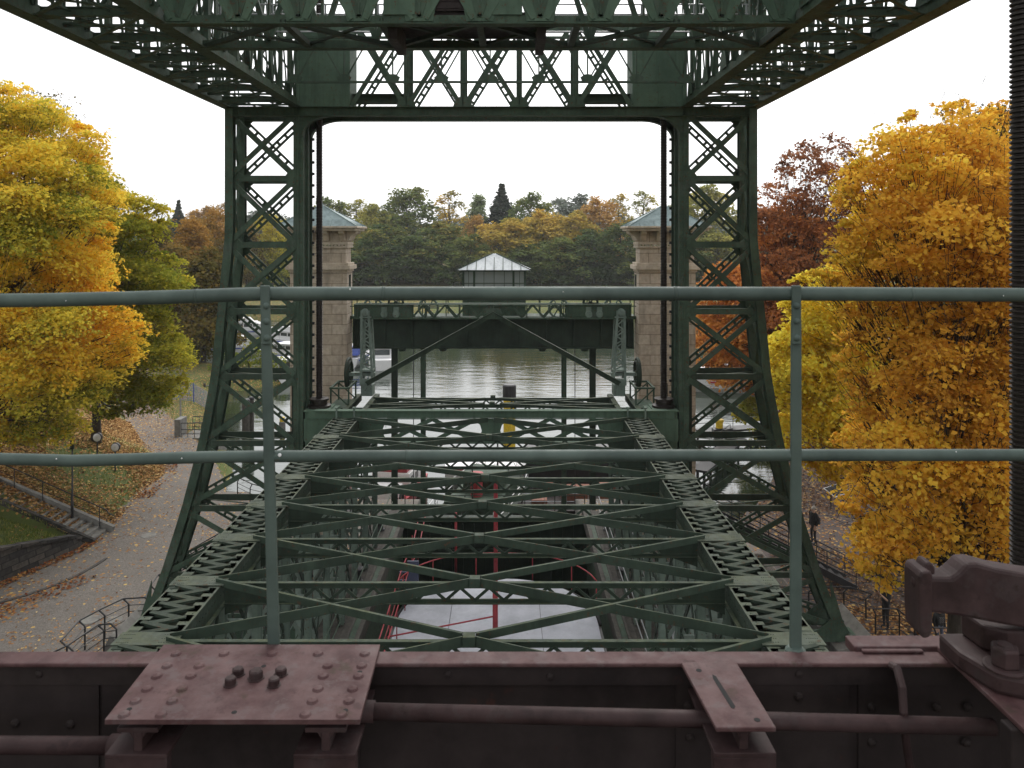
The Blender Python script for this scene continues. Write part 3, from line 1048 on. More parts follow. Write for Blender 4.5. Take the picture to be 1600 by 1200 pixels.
for sd in (-1, 1):
    legs = [MB(), MB()]
    # outer legs, front and rear, following the splay
    zz = [.3] + [float(z) for z in np.linspace(1.2, 19.7, 24)]
    for y, dep, tw in ((YF, .30, legs[0]), (YR, .26, legs[1])):
        for z0, z1 in zip(zz, zz[1:]):
            a, b_ = V(sd * (legx(z0) - .15), y, z0), V(sd * (legx(z1) - .15), y, z1)
            tw.bar(a, b_, .30, .022, (0, 1, 0), ou=-dep / 2)
            tw.bar(a, b_, .022, dep, (0, 1, 0), ow=0)
            tw.bar(a, b_, .30, .022, (0, 1, 0), ou=dep / 2)
    for z0, z1 in zip(zz, zz[1:]):
        for o in (.03, .27):
            rivet_line(legs[0], V(sd * (legx(z0) - o), YF - .162, z0), V(sd * (legx(z1) - o), YF - .162, z1), (0, -1, 0), .2)
    for l_ in legs:
        part = l_.build('tower_leg', G, frame)
    # thin ties between the front and rear outer legs
    ti = MB()
    for z0, z1 in zip(NODES, NODES[1:]):
        ti.bar(V(sd * (legx(z0) - .12), YF, z0), V(sd * (legx(z1) - .12), YR, z1), .02, .09, (sd, 0, 0))
        ti.bar(V(sd * (legx(z1) - .12), YF, z1), V(sd * (legx(z0) - .12), YR, z0), .02, .09, (sd, 0, 0))
        ti.bar(V(sd * (legx(z1) - .12), YF, z1), V(sd * (legx(z1) - .12), YR, z1), .02, .14, (0, 0, 1))
    ti.build('tie', G, part)
    # inner column
    ic = MB()
    ic.span(sd * 6.93, sd * 7.29, YF, YF + .03, 0, ZB)
    ic.span(sd * 6.93, sd * 7.29, YR - .03, YR, 0, ZB)
    ic.span(sd * 6.96, sd * 7.0, YF + .03, YR - .03, 0, ZB)
    ic.span(sd * 6.86, sd * 6.95, YF + .50, YF + .56, 0, ZB)
    ic.span(sd * 6.88, sd * 6.955, YR - .09, YR - .031, 0, ZB)
    ic.span(sd * 7.08, sd * 7.15, YF - .03, YF - .001, 0, ZB)
    rk = MB()
    for k in range(int(ZB / .44)):
        rk.span(sd * 6.80, sd * 6.879, YR - .10, YR - .02, .2 + k * .44, .30 + k * .44)
    rv = ic
    for o in (6.97, 7.04, 7.19, 7.25):
        rivet_line(rv, V(sd * o, YF - .001, .3), V(sd * o, YF - .001, ZB - .1), (0, -1, 0), .15, .018)
    for o in (YF + .2, YF + .75, YF + .95):
        rivet_line(rv, V(sd * 6.959, o, .3), V(sd * 6.959, o, ZB - .1), (-sd, 0, 0), .17, .018)
    col = ic.build('inner_column', G, frame)
    rk.build('guide_rack', M['black'], col)
    gb = MB()
    gb.span(sd * 7.30, sd * 7.68, YR - .02, YR + .5, 5.6, 9.3)
    gb.build('guide_box', GD, col)
    # bracing bays
    for i, (z0, z1) in enumerate(zip(NODES, NODES[1:])):
        xo0, xo1 = legx(z0) - .2, legx(z1) - .2
        xi = 7.24
        b = MB()
        b.bar(V(sd * xi, YF - .045, z0 + .08), V(sd * xo1, YF - .045, z1 - .12), .19, .03, (0, 1, 0))
        b.bar(V(sd * xi, YF - .075, z1 - .08), V(sd * xo0, YF - .075, z0 + .12), .19, .03, (0, 1, 0))
        b.laced(V(sd * xi, YR + .03, z0 + .08), V(sd * xo1, YR + .03, z1 - .12), .27, .05, (0, 1, 0), .085, .36)
        b.laced(V(sd * xi, YR - .03, z1 - .08), V(sd * xo0, YR - .03, z0 + .12), .27, .05, (0, 1, 0), .085, .36)
        b.build('cross_brace', G, frame)
        if i > 0:
            h = MB()
            xo = legx(z0) - .1
            h.bar(V(sd * 7.2, YF - .03, z0), V(sd * xo, YF - .03, z0), .03, .21, (0, 0, 1))
            h.bar(V(sd * 7.2, YF, z0 + .095), V(sd * xo, YF, z0 + .095), .10, .018, (0, 0, 1))
            h.bar(V(sd * 7.2, YR, z0), V(sd * xo, YR, z0), .03, .24, (0, 0, 1))
            h.bar(V(sd * 7.3, YF + .1, z0 - .02), V(sd * (xo - .2), YR - .1, z0 - .02), .07, .02)
            h.bar(V(sd * 7.3, YR - .1, z0 - .05), V(sd * (xo - .2), YF + .1, z0 - .05), .07, .02)
            h.build('strut', M['green_top'] if z0 < 11 else G, frame)
    for z0 in NODES:
        lx = legx(z0)
        lo, hi = legx(z0 - .42), legx(z0 + .42)
        for y, s in ((YF - .018, -1), (YR + .012, 1)):
            gs = MB()
            gs.prism([V(sd * (lo - .03), y, z0 - .38), V(sd * (lo - .32), y, z0 - .34), V(sd * (lx - .62), y, z0 - .10), V(sd * (lx - .62), y, z0 + .10), V(sd * (hi - .32), y, z0 + .34), V(sd * (hi - .03), y, z0 + .38)], (0, -.016 if s < 0 else .016, 0))
            if s < 0:
                for k in range(7):
                    gs.rivet(V(sd * (lx - .12 - .02 * k), YF - .037, z0 - .27 + k * .09), (0, -1, 0), .02, .014, 5)
                    gs.rivet(V(sd * (lx - .45), YF - .037, z0 - .12 + k * .04), (0, -1, 0), .02, .014, 5)
            gs.build('leg_gusset', G, frame)
            gs = MB()
            gs.prism([V(sd * 7.16, y, z0 - .40), V(sd * 7.42, y, z0 - .30), V(sd * 7.56, y, z0 - .12), V(sd * 7.56, y, z0 + .12), V(sd * 7.42, y, z0 + .30), V(sd * 7.16, y, z0 + .40)], (0, -.016 if s < 0 else .016, 0))
            if s < 0:
                for k in range(7):
                    gs.rivet(V(sd * 7.34, YF - .037, z0 - .27 + k * .09), (0, -1, 0), .02, .014, 5)
            gs.build('column_gusset', G, frame)
    # foot
    for y in (YF, YR):
        ft = MB()
        ft.prism([V(sd * 13.35, y - .15, .15), V(sd * 12.2, y - .15, .15), V(sd * 11.2, y - .15, .35), V(sd * 12.0, y - .15, .6), V(sd * 12.5, y - .15, 1.0), V(sd * 12.45, y - .15, 2.4), V(sd * 12.9, y - .15, .9)], (0, .05, 0))
        ft.lathe((sd * 13.2, y - .34, .28), [(.22, 0), (.22, .6), (.0, .62)], 14, 'y')
        ft.build('foot', G, frame)
        gd = MB()
        gd.bar(V(sd * 7.29, y, .35), V(sd * 13.1, y, .35), .05, .36)
        gd.build('foot_beam', G, frame)
    pb = MB()
    pb.prism([V(sd * 12.5, YF - .6, -.6), V(sd * 14.3, YF - .6, -.6), V(sd * 13.75, YF - .6, .62), V(sd * 13.2, YF - .6, .25), V(sd * 12.5, YF - .6, .05)], (0, 2.5, 0))
    pb.build('footing', M['concrete'], frame, bevel=.03)

# ---- the portal girder between the towers
for y in (YF, YR):
    bot = MB()
    bot.span(-XO, XO, y - .03, y + .03, ZB - .30, ZB)
    bot.span(-XO, XO, y - .17, y + .17, ZB - .0, ZB + .02)
    bot.span(-XO, XO, y - .17, y + .17, ZB - .32, ZB - .30)
    bot.span(-XO, XO, y - .12, y + .12, ZB + 3.1, ZB + 3.35)
    if y == YF:
        rivet_line(bot, V(-9.7, YF - .171, ZB + .01), V(9.7, YF - .171, ZB + .01), (0, -1, 0), .2, .018)
    bot.build('portal_chord', G, frame)
for sd in (-1, 1):
    cp = MB()
    for y in (YF - .045, YR + .02):
        cp.span(sd * 5.2, sd * XI, y, y + .024, ZB + .021, ZB + 3.3)
    cp.span(sd * 5.2, sd * 5.24, YF - .02, YR + .02, ZB + .021, ZB + 3.3)
    for xx in (5.28, 6.2, 7.1):
        cp.span(sd * (xx - .05), sd * (xx + .05), YF - .075, YF - .046, ZB + .022, ZB + 3.3)
    rv = cp
    for xx in np.arange(5.36, 7.1, .21):
        rivet_line(rv, V(sd * xx, YF - .046, ZB + .08), V(sd * xx, YF - .046, ZB + 2.0), (0, -1, 0), .17, .02)
    cp.build('corner_plate', GP, frame)
    # haunch under the corner: concave arc plates and a soffit strip
    hp = MB()
    R = 1.12
    cxh, czh = 6.93 - R, ZB - .32 - .72
    arc = [(6.93 - R + R * math.sin(a), czh + .72 * math.cos(a)) for a in np.linspace(0, math.pi / 2, 12)]
    for y in (YF - .03, YR - .05):
        hp = MB()
        for (xa, za), (xb, zb_) in zip(arc, arc[1:]):
            hp.prism([V(sd * xa, y, za), V(sd * xb, y, zb_), V(sd * xb, y, ZB - .301), V(sd * xa, y, ZB - .301)], (0, .03, 0))
        for (xa, za), (xb, zb_) in zip(arc, arc[1:]):
            hp.bar(V(sd * xa, y + .015, za), V(sd * xb, y + .015, zb_), .30, .02, (sd * .5, 0, .5))
        hp.build('haunch', G, frame)
# bays of X bracing
xs = np.linspace(-5.2, 5.2, 6)
for i in range(5):
    a, b_ = float(xs[i]), float(xs[i + 1])
    br = MB()
    br.bar(V(a + .06, YF - .05, ZB + .05), V(b_ - .06, YF - .05, ZB + 3.2), .17, .03, (0, 1, 0))
    br.bar(V(b_ - .06, YF - .08, ZB + .05), V(a + .06, YF - .08, ZB + 3.2), .17, .03, (0, 1, 0))
    br.laced(V(a + .06, YR + .03, ZB + .05), V(b_ - .06, YR + .03, ZB + 3.2), .26, .05, (0, 1, 0), .08, .33)
    br.laced(V(b_ - .06, YR - .03, ZB + .05), V(a + .06, YR - .03, ZB + 3.2), .26, .05, (0, 1, 0), .08, .33)
    br.build('portal_brace', G, frame)
    if i:
        pp = MB()
        for y in (YF, YR):
            pp.span(a - .10, a + .10, y - .02, y + .02, ZB + .02, ZB + 3.1)
            pp.span(a - .015, a + .015, y - .10, y + .10, ZB + .02, ZB + 3.1)
        for s in (-1, 1):
            pp.prism([V(a, YF - .1, ZB + .021), V(a + s * .36, YF - .1, ZB + .021), V(a + s * .25, YF - .1, ZB + .33), V(a, YF - .1, ZB + .42)], (0, .014, 0))
        pp.build('portal_post', G, frame)
for sd in (-1, 1):
    fl = MB()
    fl.ibar(V(sd * 3.15, (YF + YR) / 2, ZB + .42), V(sd * 5.19, (YF + YR) / 2, ZB + .42), .5, .32)
    fl.build('landing_beam', G, frame)
# a light walkway truss hung in front of the portal
wt = MB()
yw, zw = 26.8, 20.40
wt.bar(V(-8.9, yw, zw), V(8.9, yw, zw), .10, .07)
wt.bar(V(-8.9, yw, zw + 1.55), V(8.9, yw, zw + 1.55), .10, .08)
for k in range(-5, 6):
    xk = k * 1.70
    wt.bar(V(xk, yw, zw), V(xk + .85, yw, zw + 1.5), .05, .03, (0, 1, 0))
    wt.bar(V(xk, yw, zw), V(xk - .85, yw, zw + 1.5), .05, .03, (0, 1, 0))
    wt.bar(V(xk, yw, zw), V(xk, yw, zw + 1.5), .05, .05, (0, 1, 0))
    wt.prism([V(xk - .20, yw - .03, zw + .03), V(xk + .20, yw - .03, zw + .03), V(xk + .26, yw - .03, zw + .16), V(xk + .1, yw - .03, zw + .27), V(xk - .1, yw - .03, zw + .27), V(xk - .26, yw - .03, zw + .16)], (0, .02, 0))
wt.build('walkway_truss', G, frame)

# ---- the box girders running overhead from the camera to the towers
HT = 4.2
PL = 2.13
n_p = 17
y_end = YR
for sd in (-1, 1):
    ch = MB()
    y0 = y_end - n_p * PL
    for xx in (XI, XO):
        ch.span(sd * (xx - .03), sd * (xx + .03), y0, y_end, ZB + .03, ZB + .36)
        ch.span(sd * (xx - .20), sd * (xx + .20), y0, y_end, ZB, ZB + .028)
        ch.span(sd * (xx - .16), sd * (xx + .16), y0, y_end, ZB + HT, ZB + HT + .12)
    rv = ch
    for o in (-.15, .15):
        for xx in (XI, XO):
            rivet_line(rv, V(sd * (xx + o), 14, ZB), V(sd * (xx + o), y_end, ZB), (0, 0, -1), .28, .02)
    ch.build('girder_chord', G, frame)
    for i in range(n_p):
        ya, yb = y0 + i * PL, y0 + (i + 1) * PL
        ym = (ya + yb) / 2
        if yb < 2:
            continue
        # side panels, inner and outer plane
        for xx in (XI, XO):
            sp = MB()
            for o in (-.07, .07):
                sp.bar(V(sd * xx + o, ya, ZB + .3), V(sd * xx + o, ym, ZB + HT), .09, .03, (1, 0, 0))
                sp.bar(V(sd * xx + o, yb, ZB + .3), V(sd * xx + o, ym, ZB + HT), .09, .03, (1, 0, 0))
            for yy in (ya, ym):
                sp.bar(V(sd * xx, yy, ZB + .3), V(sd * xx, yy, ZB + HT), .10, .12, (1, 0, 0))
                sp.laced(V(sd * xx, yy + .12, ZB + .3), V(sd * xx, yy + .12, ZB + HT), .22, .04, (1, 0, 0), .05, .4)
            sp.bar(V(sd * xx, ya, ZB + 2.1), V(sd * xx, yb, ZB + 2.1), .08, .12)
            sp.bar(V(sd * xx - .1, ym, ZB + .3), V(sd * xx - .1, yb, ZB + HT), .03, .08, (1, 0, 0))
            sp.bar(V(sd * xx - .1, ym, ZB + .3), V(sd * xx - .1, ya, ZB + HT), .03, .08, (1, 0, 0))
            sp.prism([V(sd * xx - .09, ya - .35, ZB + .3), V(sd * xx - .09, ya + .35, ZB + .3), V(sd * xx - .09, ya + .2, ZB + .78), V(sd * xx - .09, ya - .2, ZB + .78)], (.015, 0, 0))
            sp.build('girder_panel', G, frame)
        # underside lacing
        un = MB()
        un.ibar(V(sd * (XI + .2), ya, ZB + .14), V(sd * (XO - .2), ya, ZB + .14), .12, .20)
        un.bar(V(sd * (XI + .1), ya, ZB + .05), V(sd * (XO - .1), yb, ZB + .05), .09, .03)
        un.bar(V(sd * (XO - .1), ya, ZB + .09), V(sd * (XI + .1), yb, ZB + .09), .09, .03)
        un.bar(V(sd * (XI + .1), ym, ZB + .13), V(sd * (XO - .1), ym, ZB + .13), .08, .06)
        for q_ in (1 / 3, 2 / 3):
            un.bar(V(sd * (XI + (XO - XI) * q_), ya, ZB + .15), V(sd * (XI + (XO - XI) * q_), yb, ZB + .15), .05, .03)
        un.bar(V(sd * (XI + .1), ya, ZB + HT), V(sd * (XO - .1), yb, ZB + HT), .09, .05)
        un.bar(V(sd * XI, ya, ZB + HT - .2), V(sd * XO, ya, ZB + HT - .2), .10, .12)
        un.bar(V(sd * (XI + .1), ya, ZB + .16), V(sd * (XO - .1), ym, ZB + .16), .06, .03)
        un.bar(V(sd * (XI + .1), yb, ZB + .19), V(sd * (XO - .1), ym, ZB + .19), .06, .03)
        # inner diaphragm frame
        un.bar(V(sd * XI, ya, ZB + .3), V(sd * XO, ya, ZB + HT), .1, .06)
        un.bar(V(sd * XO, ya, ZB + .3), V(sd * XI, ya, ZB + HT), .1, .06)
        for k in (-1, 1):
            un.prism([V(sd * (XI + .2 if k < 0 else XO - .2), ya - .26, ZB + .030), V(sd * (XI + .2 if k < 0 else XO - .2), ya + .26, ZB + .030), V(sd * (XI + .62 if k < 0 else XO - .62), ya + .1, ZB + .030), V(sd * (XI + .62 if k < 0 else XO - .62), ya - .1, ZB + .030)], (0, 0, .012))
        un.build('girder_lacing', G, frame)
# ---- cross truss with the machine floor
Y1, Y2 = 17.2, 19.4
ct = MB()
for y in (Y1, Y2):
    ct.span(-XI + .1, XI - .1, y - .02, y + .02, ZB, ZB + .2)
    ct.span(-XI + .1, XI - .1, y - .15, y + .15, ZB - .022, ZB)
    ct.span(-XI + .1, XI - .1, y - .12, y + .12, ZB + 3.4, ZB + 3.6)
for o in (.05, .15):
    rivet_line(ct, V(-7, Y1 - .021, ZB + o), V(7, Y1 - .021, ZB + o), (0, -1, 0), .16, .017)
ct.build('cross_truss_chord', G, frame)
nd = [-6.75, -5.4, -4.05, -2.7, -1.35, 0, 1.35, 2.7, 4.05, 5.4, 6.75]
for y in (Y1, Y2):
    tr = MB()
    for a, b_ in zip(nd, nd[1:]):
        mid = (a + b_) / 2
        tr.bar(V(a, y, ZB + .15), V(mid, y, ZB + 2.3), .12, .12, (0, 1, 0))
        tr.bar(V(b_, y, ZB + .15), V(mid, y, ZB + 2.3), .12, .12, (0, 1, 0))
        tr.bar(V(mid, y, ZB + 2.3), V(a, y, ZB + 3.4), .10, .10, (0, 1, 0))
        tr.bar(V(mid, y, ZB + 2.3), V(b_, y, ZB + 3.4), .10, .10, (0, 1, 0))
    for a in nd:
        tr.bar(V(a, y, ZB + .2), V(a, y, ZB + 3.4), .05, .16, (0, 1, 0))
    tr.build('cross_truss_web', G, frame)
for a in nd:
    gp = MB()
    wdt = .30
    gp.prism([V(a - wdt, Y1 - .045, ZB + .06), V(a + wdt, Y1 - .045, ZB + .06), V(a + .42, Y1 - .045, ZB + .62), V(a - .42, Y1 - .045, ZB + .62)] if abs(a) < 2 else
             [V(a - .26, Y1 - .045, ZB + .06), V(a + .26, Y1 - .045, ZB + .06), V(a + .46, Y1 - .045, ZB + .75), V(a - .46, Y1 - .045, ZB + .75)], (0, .016, 0))
    for s in (-1, 1):
        gp.bar(V(a + s * .16, Y1 - .06, ZB + .1), V(a + s * .62, Y1 - .06, ZB + .9), .09, .03, (0, 1, 0))
        for k in range(6):
            gp.rivet(V(a + s * (.06 + .02 * k), Y1 - .046, ZB + .25 + k * .08), (0, -1, 0), .017, .012, 5)
    gp.build('cross_truss_gusset', GP, frame)
for a in (-1.8, .6):
    MB().span(a - .35, a + .35, Y1 - .065, Y1 - .047, ZB + .2, ZB + 1.2).build('cover_plate', GP, frame)
pb = MB()
k = 0
zz = [-7.0, -4.4, -2.2, 0, 2.2, 4.4, 7.0]
for a, b_ in zip(zz, zz[1:]):
    ya, yb = (Y1, Y2) if k % 2 else (Y2, Y1)
    pb.bar(V(a, ya, ZB + .05), V(b_, yb, ZB + .05), .13, .10)
    pb.bar(V(a, yb, ZB + .10), V(b_, ya, ZB + .10), .10, .05)
    pb.bar(V(b_, Y1, ZB + .07), V(b_, Y2, ZB + .07), .16, .14)
    k += 1
pb.build('plan_bracing', GD, frame)
fl = MB()
fl.span(-2.15, 1.55, Y1 + .1, Y2 - .1, ZB + .22, ZB + .30)
fl.span(-1.35, -.05, Y1 + .02, Y2, ZB + .31, ZB + 1.3)
for k in range(5):
    fl.span(-1.28, -.12, Y1 + .0, Y1 + .02, ZB + .36 + k * .16, ZB + .46 + k * .16)
fl.span(-2.1, -1.9, Y1 + .3, Y2 - .3, ZB - .25, ZB + .22)
fl.span(1.3, 1.5, Y1 + .3, Y2 - .3, ZB - .25, ZB + .22)
fl.build('machine_floor', M['black_red'], frame)
hr = MB()
for z in (ZB + .5, ZB + .95, ZB + 1.2):
    hr.tube(V(-6.9, Y2 + .3, z), V(6.9, Y2 + .3, z), .02, n=6)
for k in range(-5, 6):
    hr.tube(V(k * 1.35, Y2 + .3, ZB + .1), V(k * 1.35, Y2 + .3, ZB + 1.2), .022, n=6)
hr.build('walkway_railing', M['galv'], frame)

# ------------------------------------------------------------------ lifting screws
def spindle(label, x, y, z0, z1):
    t = thing('lifting_screw', label, 'lifting screw', (x, y, z0), 'threaded lifting screws')
    prof = []
    z = 0.0
    pt = .058
    prof.append((.10, 0))
    while z < z1 - z0:
        prof += [(.100, z), (.127, z + pt * .25), (.127, z + pt * .6), (.100, z + pt * .85)]
        z += pt
    MB().lathe((x, y, z0), prof, 14).build('thread', M['spindle'], t)
    return t


SX, SY = 6.48, 28.9
t1 = spindle('dark threaded lifting screw in front of the stone tower beside the lit cruisers', -SX, SY, 8.95, 27)
t2 = spindle('dark threaded lifting screw in front of the other stone tower, on the side of the yellow trees', SX, SY, 8.95, 27)
t3 = spindle('thick dark threaded lifting screw close to the camera, past the brake lever', SX, 8.72, 3.0, 27)
t1['label'] = 'dark threaded lifting screw standing on the bracket beside the lattice tower by the path'
t2['label'] = 'dark threaded lifting screw standing on the bracket beside the lattice tower by the yard'
for t, x, y_, zq in ((t1, -SX, SY, 8.60), (t2, SX, SY, 8.60), (t3, SX, 8.72, 2.7)):
    MB().lathe((x, y_, zq), [(.44, 0), (.44, .08), (.38, .10), (.30, .12), (.30, .24), (.36, .26), (.36, .33), (.2, .35)], 16).build('nut', M['spindle'], t, smooth=False)

# ------------------------------------------------------------------ the trough and its lattice bridge
trough = thing('ship_trough', 'green lattice bridge of the lift trough seen from above, with cross beams and X bracing', 'ship trough', (0, 20, 0))
ZT = 8.4
CI, CO = 4.80, 5.75
GT = M['green_top']
PN = 2.12
ND = [12.57 + PN * i for i in range(-4, 7)]
YE = 28.1


for sd in (-1, 1):
    c = MB()
    y0 = ND[0] - 1
    for x0, x1, web in ((CI, CI + .21, CI + .05), (CO - .21, CO, CO - .05)):
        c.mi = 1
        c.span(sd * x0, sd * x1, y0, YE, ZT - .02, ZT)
        c.mi = 0
        c.span(sd * (web - .014), sd * (web + .014), y0, YE, ZT - .42, ZT - .0205)
        c.span(sd * (web - .09), sd * (web + .09), y0, YE, ZT - .445, ZT - .4205)
    c.span(sd * (CI + .16), sd * (CO - .16), y0, YE, ZT - .435, ZT - .425)  # closing plate added so the gaps between the lacing bars look dark
    rv = c
    rivet_line(rv, V(sd * (CI + .035), 11.8, ZT - .22), V(sd * (CI + .035), YE, ZT - .22), (-sd, 0, 0), .14, .016)
    for o in (CI + .09, CO - .09):
        rivet_line(rv, V(sd * o, 11.8, ZT), V(sd * o, YE, ZT), (0, 0, 1), .15, .014)
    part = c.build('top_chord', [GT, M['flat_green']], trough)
    lc = MB()
    for ya, yb in zip(ND, ND[1:] + [YE]):
        n = 10 if yb - ya < 2.3 else 13
        s0, s1 = ya + .20, yb - .20
        for i in range(n):
            f0, f1 = s0 + (s1 - s0) * i / n, s0 + (s1 - s0) * (i + 1) / n
            a, b_ = (CI + .13, CO - .13) if i % 2 else (CO - .13, CI + .13)
            lc.bar(V(sd * a, f0, ZT - .035), V(sd * b_, f1, ZT + .012), .14, .05, w1=.085)
            for xx, ff in ((a, f0), (b_, f1)):
                lc.prism([V(sd * (xx + ox), ff + oy, ZT + .001) for ox, oy in ((-.09, -.10), (.09, -.10), (.09, .10), (-.09, .10))], (0, 0, .010))
    lc.build('lacing', M['lacing'], part)
    for ya in ND:
        tp = MB()
        tp.span(sd * (CI - .06), sd * (CO + .02), ya - .20, ya + .20, ZT + .014, ZT + .028)
        for k in range(6):
            for j in range(3):
                for o in (CI + .02 + k * .04, CO - .05 - k * .035):
                    tp.rivet(V(sd * o, ya - .12 + j * .12, ZT + .028), (0, 0, 1), .013, .01, 5)
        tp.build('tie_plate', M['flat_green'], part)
# cross beams
for ya in ND + [30.3, 31.5]:
    b = MB()
    far = ya > 29
    zt = ZT - .005
    xe = CI - .02
    b.bar(V(-xe, ya, zt - .012), V(xe, ya, zt - .012), .085, .022)
    b.bar(V(-xe, ya, zt - .07), V(xe, ya, zt - .07), .02, .095)
    b.bar(V(-xe, ya, zt - .355), V(xe, ya, zt - .355), .03, .07)
    b.bar(V(-xe, ya, zt - .395), V(xe, ya, zt - .395), .13, .012)
    n = 28
    for i in range(n):
        x0 = -xe + .9 + (2 * xe - 1.8) * i / n
        x1 = -xe + .9 + (2 * xe - 1.8) * (i + 1) / n
        za, zb_ = (zt - .10, zt - .34) if i % 2 else (zt - .34, zt - .10)
        b.bar(V(x0, ya - .012, za), V(x1, ya - .012, zb_), .055, .02, (0, 1, 0))
    for s in (-1, 1):
        b.prism([V(s * xe, ya - .012, zt - .055), V(s * (xe - 1.0), ya - .012, zt - .055), V(s * (xe - .8), ya - .012, zt - .33), V(s * xe, ya - .012, zt - .62)], (0, .024, 0))
    b.span(-.10, .10, ya - .11, ya + .07, ZT - .06, ZT + .10)
    b.build('cross_beam', GT, trough)
# plan bracing: from mid-beam to the chords, both ways
seq = ND
for ya, yb in zip(seq, seq[1:] + [YE - .35]):
    for s in (-1, 1):
        b = MB()
        b.bar(V(s * .11, ya + .05, ZT + .085), V(s * (CI + .12), yb - .05, ZT + .085), .055, .018)
        b.bar(V(s * .11, ya + .03, ZT + .018), V(s * (CI + .12), yb - .07, ZT + .018), .022, .118)
        b.build('plan_brace', GT, trough)
        b = MB()
        b.bar(V(s * (CI + .12), ya + .05, ZT + .005), V(s * .11, yb - .05, ZT + .005), .024, .165)
        b.bar(V(s * (CI + .12), ya + .085, ZT - .08), V(s * .11, yb - .015, ZT - .08), .085, .018)
        b.build('plan_brace', GT, trough)
b = MB()
for s in (-1, 1):
    b.tbar(V(s * .3, 30.3, ZT + .04), V(s * 4.9, 31.5, ZT + .04), .12, .12)
    b.tbar(V(s * 4.9, 29.3, ZT + .04), V(s * .3, 30.3, ZT + .04), .12, .12)
    b.tbar(V(s * 4.9, 30.3, ZT + .0), V(s * .3, 31.5, ZT + .0), .12, .12)
    for x0, x1 in ((CI, CI + .2), (CO - .2, CO)):
        b.span(s * x0, s * x1, 29.32, 32.4, ZT - .3, ZT - .02)
b.build('plan_brace', GT, trough)
# side trusses
GL = M['green']
ys = []
for a in ND:
    ys += [a]
ys = [y for y in ys if y > 8] + [27.41, 29.5, 31.6]
for sd in (-1, 1):
    for pl, xx in enumerate((4.85, 5.68)):
        for i, y in enumerate(ys):
            p_ = MB()
            z1 = ZT - .44
            p_.bar(V(sd * xx, y, 2.0), V(sd * xx, y, z1), .17, .02, (0, 1, 0), ou=-.08)
            p_.bar(V(sd * xx, y, 2.0), V(sd * xx, y, z1), .17, .02, (0, 1, 0), ou=.08)
            p_.bar(V(sd * xx, y, 2.0), V(sd * xx, y, z1), .02, .138, (0, 1, 0))
            p_.build('side_post', M['green_pale'] if pl else M['green_light'], trough)  # paler colour makes up for the shade the posts stand in
        for i, (ya, yb) in enumerate(zip(ys, ys[1:])):
            q = MB()
            xb = sd * (xx + .03)
            q.bar(V(xb, ya, 5.25), V(xb, yb, ZT - .5), .10, .03, (sd, 0, 0))
            q.bar(V(xb, yb, 5.25), V(xb, ya, ZT - .5), .10, .03, (sd, 0, 0))
            q.bar(V(xb, ya, 2.0), V(xb, yb, 5.15), .10, .03, (sd, 0, 0))
            q.bar(V(xb, yb, 2.0), V(xb, ya, 5.15), .10, .03, (sd, 0, 0))
            q.bar(V(xb, ya, 5.2), V(xb, yb, 5.2), .05, .13)
            q.prism([V(xb - .03, ya - .22, 5.2), V(xb - .03, ya, 4.9), V(xb - .03, ya + .22, 5.2), V(xb - .03, ya, 5.5)], (.012, 0, 0))
            q.build('panel_brace', M['green_dark'], trough)  # darker green imitates the shaded gaps behind the posts
    # frames across the double truss
    for y in ys:
        f = MB()
        for za, zb_ in ((2.3, 3.7), (3.75, 5.1), (5.3, 6.55), (6.6, 7.9)):
            f.bar(V(sd * 4.9, y + .05, za), V(sd * 5.65, y + .05, zb_), .03, .10)
            f.bar(V(sd * 5.65, y + .07, za), V(sd * 4.9, y + .07, zb_), .03, .10)
            f.bar(V(sd * 4.9, y + .05, zb_), V(sd * 5.65, y + .05, zb_), .06, .12)
        f.build('frame_brace', M['green_pale'], trough)  # brightened colour so the frames show in the shaded truss
    # outer stiffener buttresses that stand off the truss
    for y in ys[::2]:
        f = MB()
        f.bar(V(sd * 5.75, y, 4.6), V(sd * 6.5, y, 2.0), .08, .05, (0, 1, 0))
        f.bar(V(sd * 5.75, y, 2.0), V(sd * 6.5, y, 2.0), .1, .1)
        f.build('buttress', GL, trough)
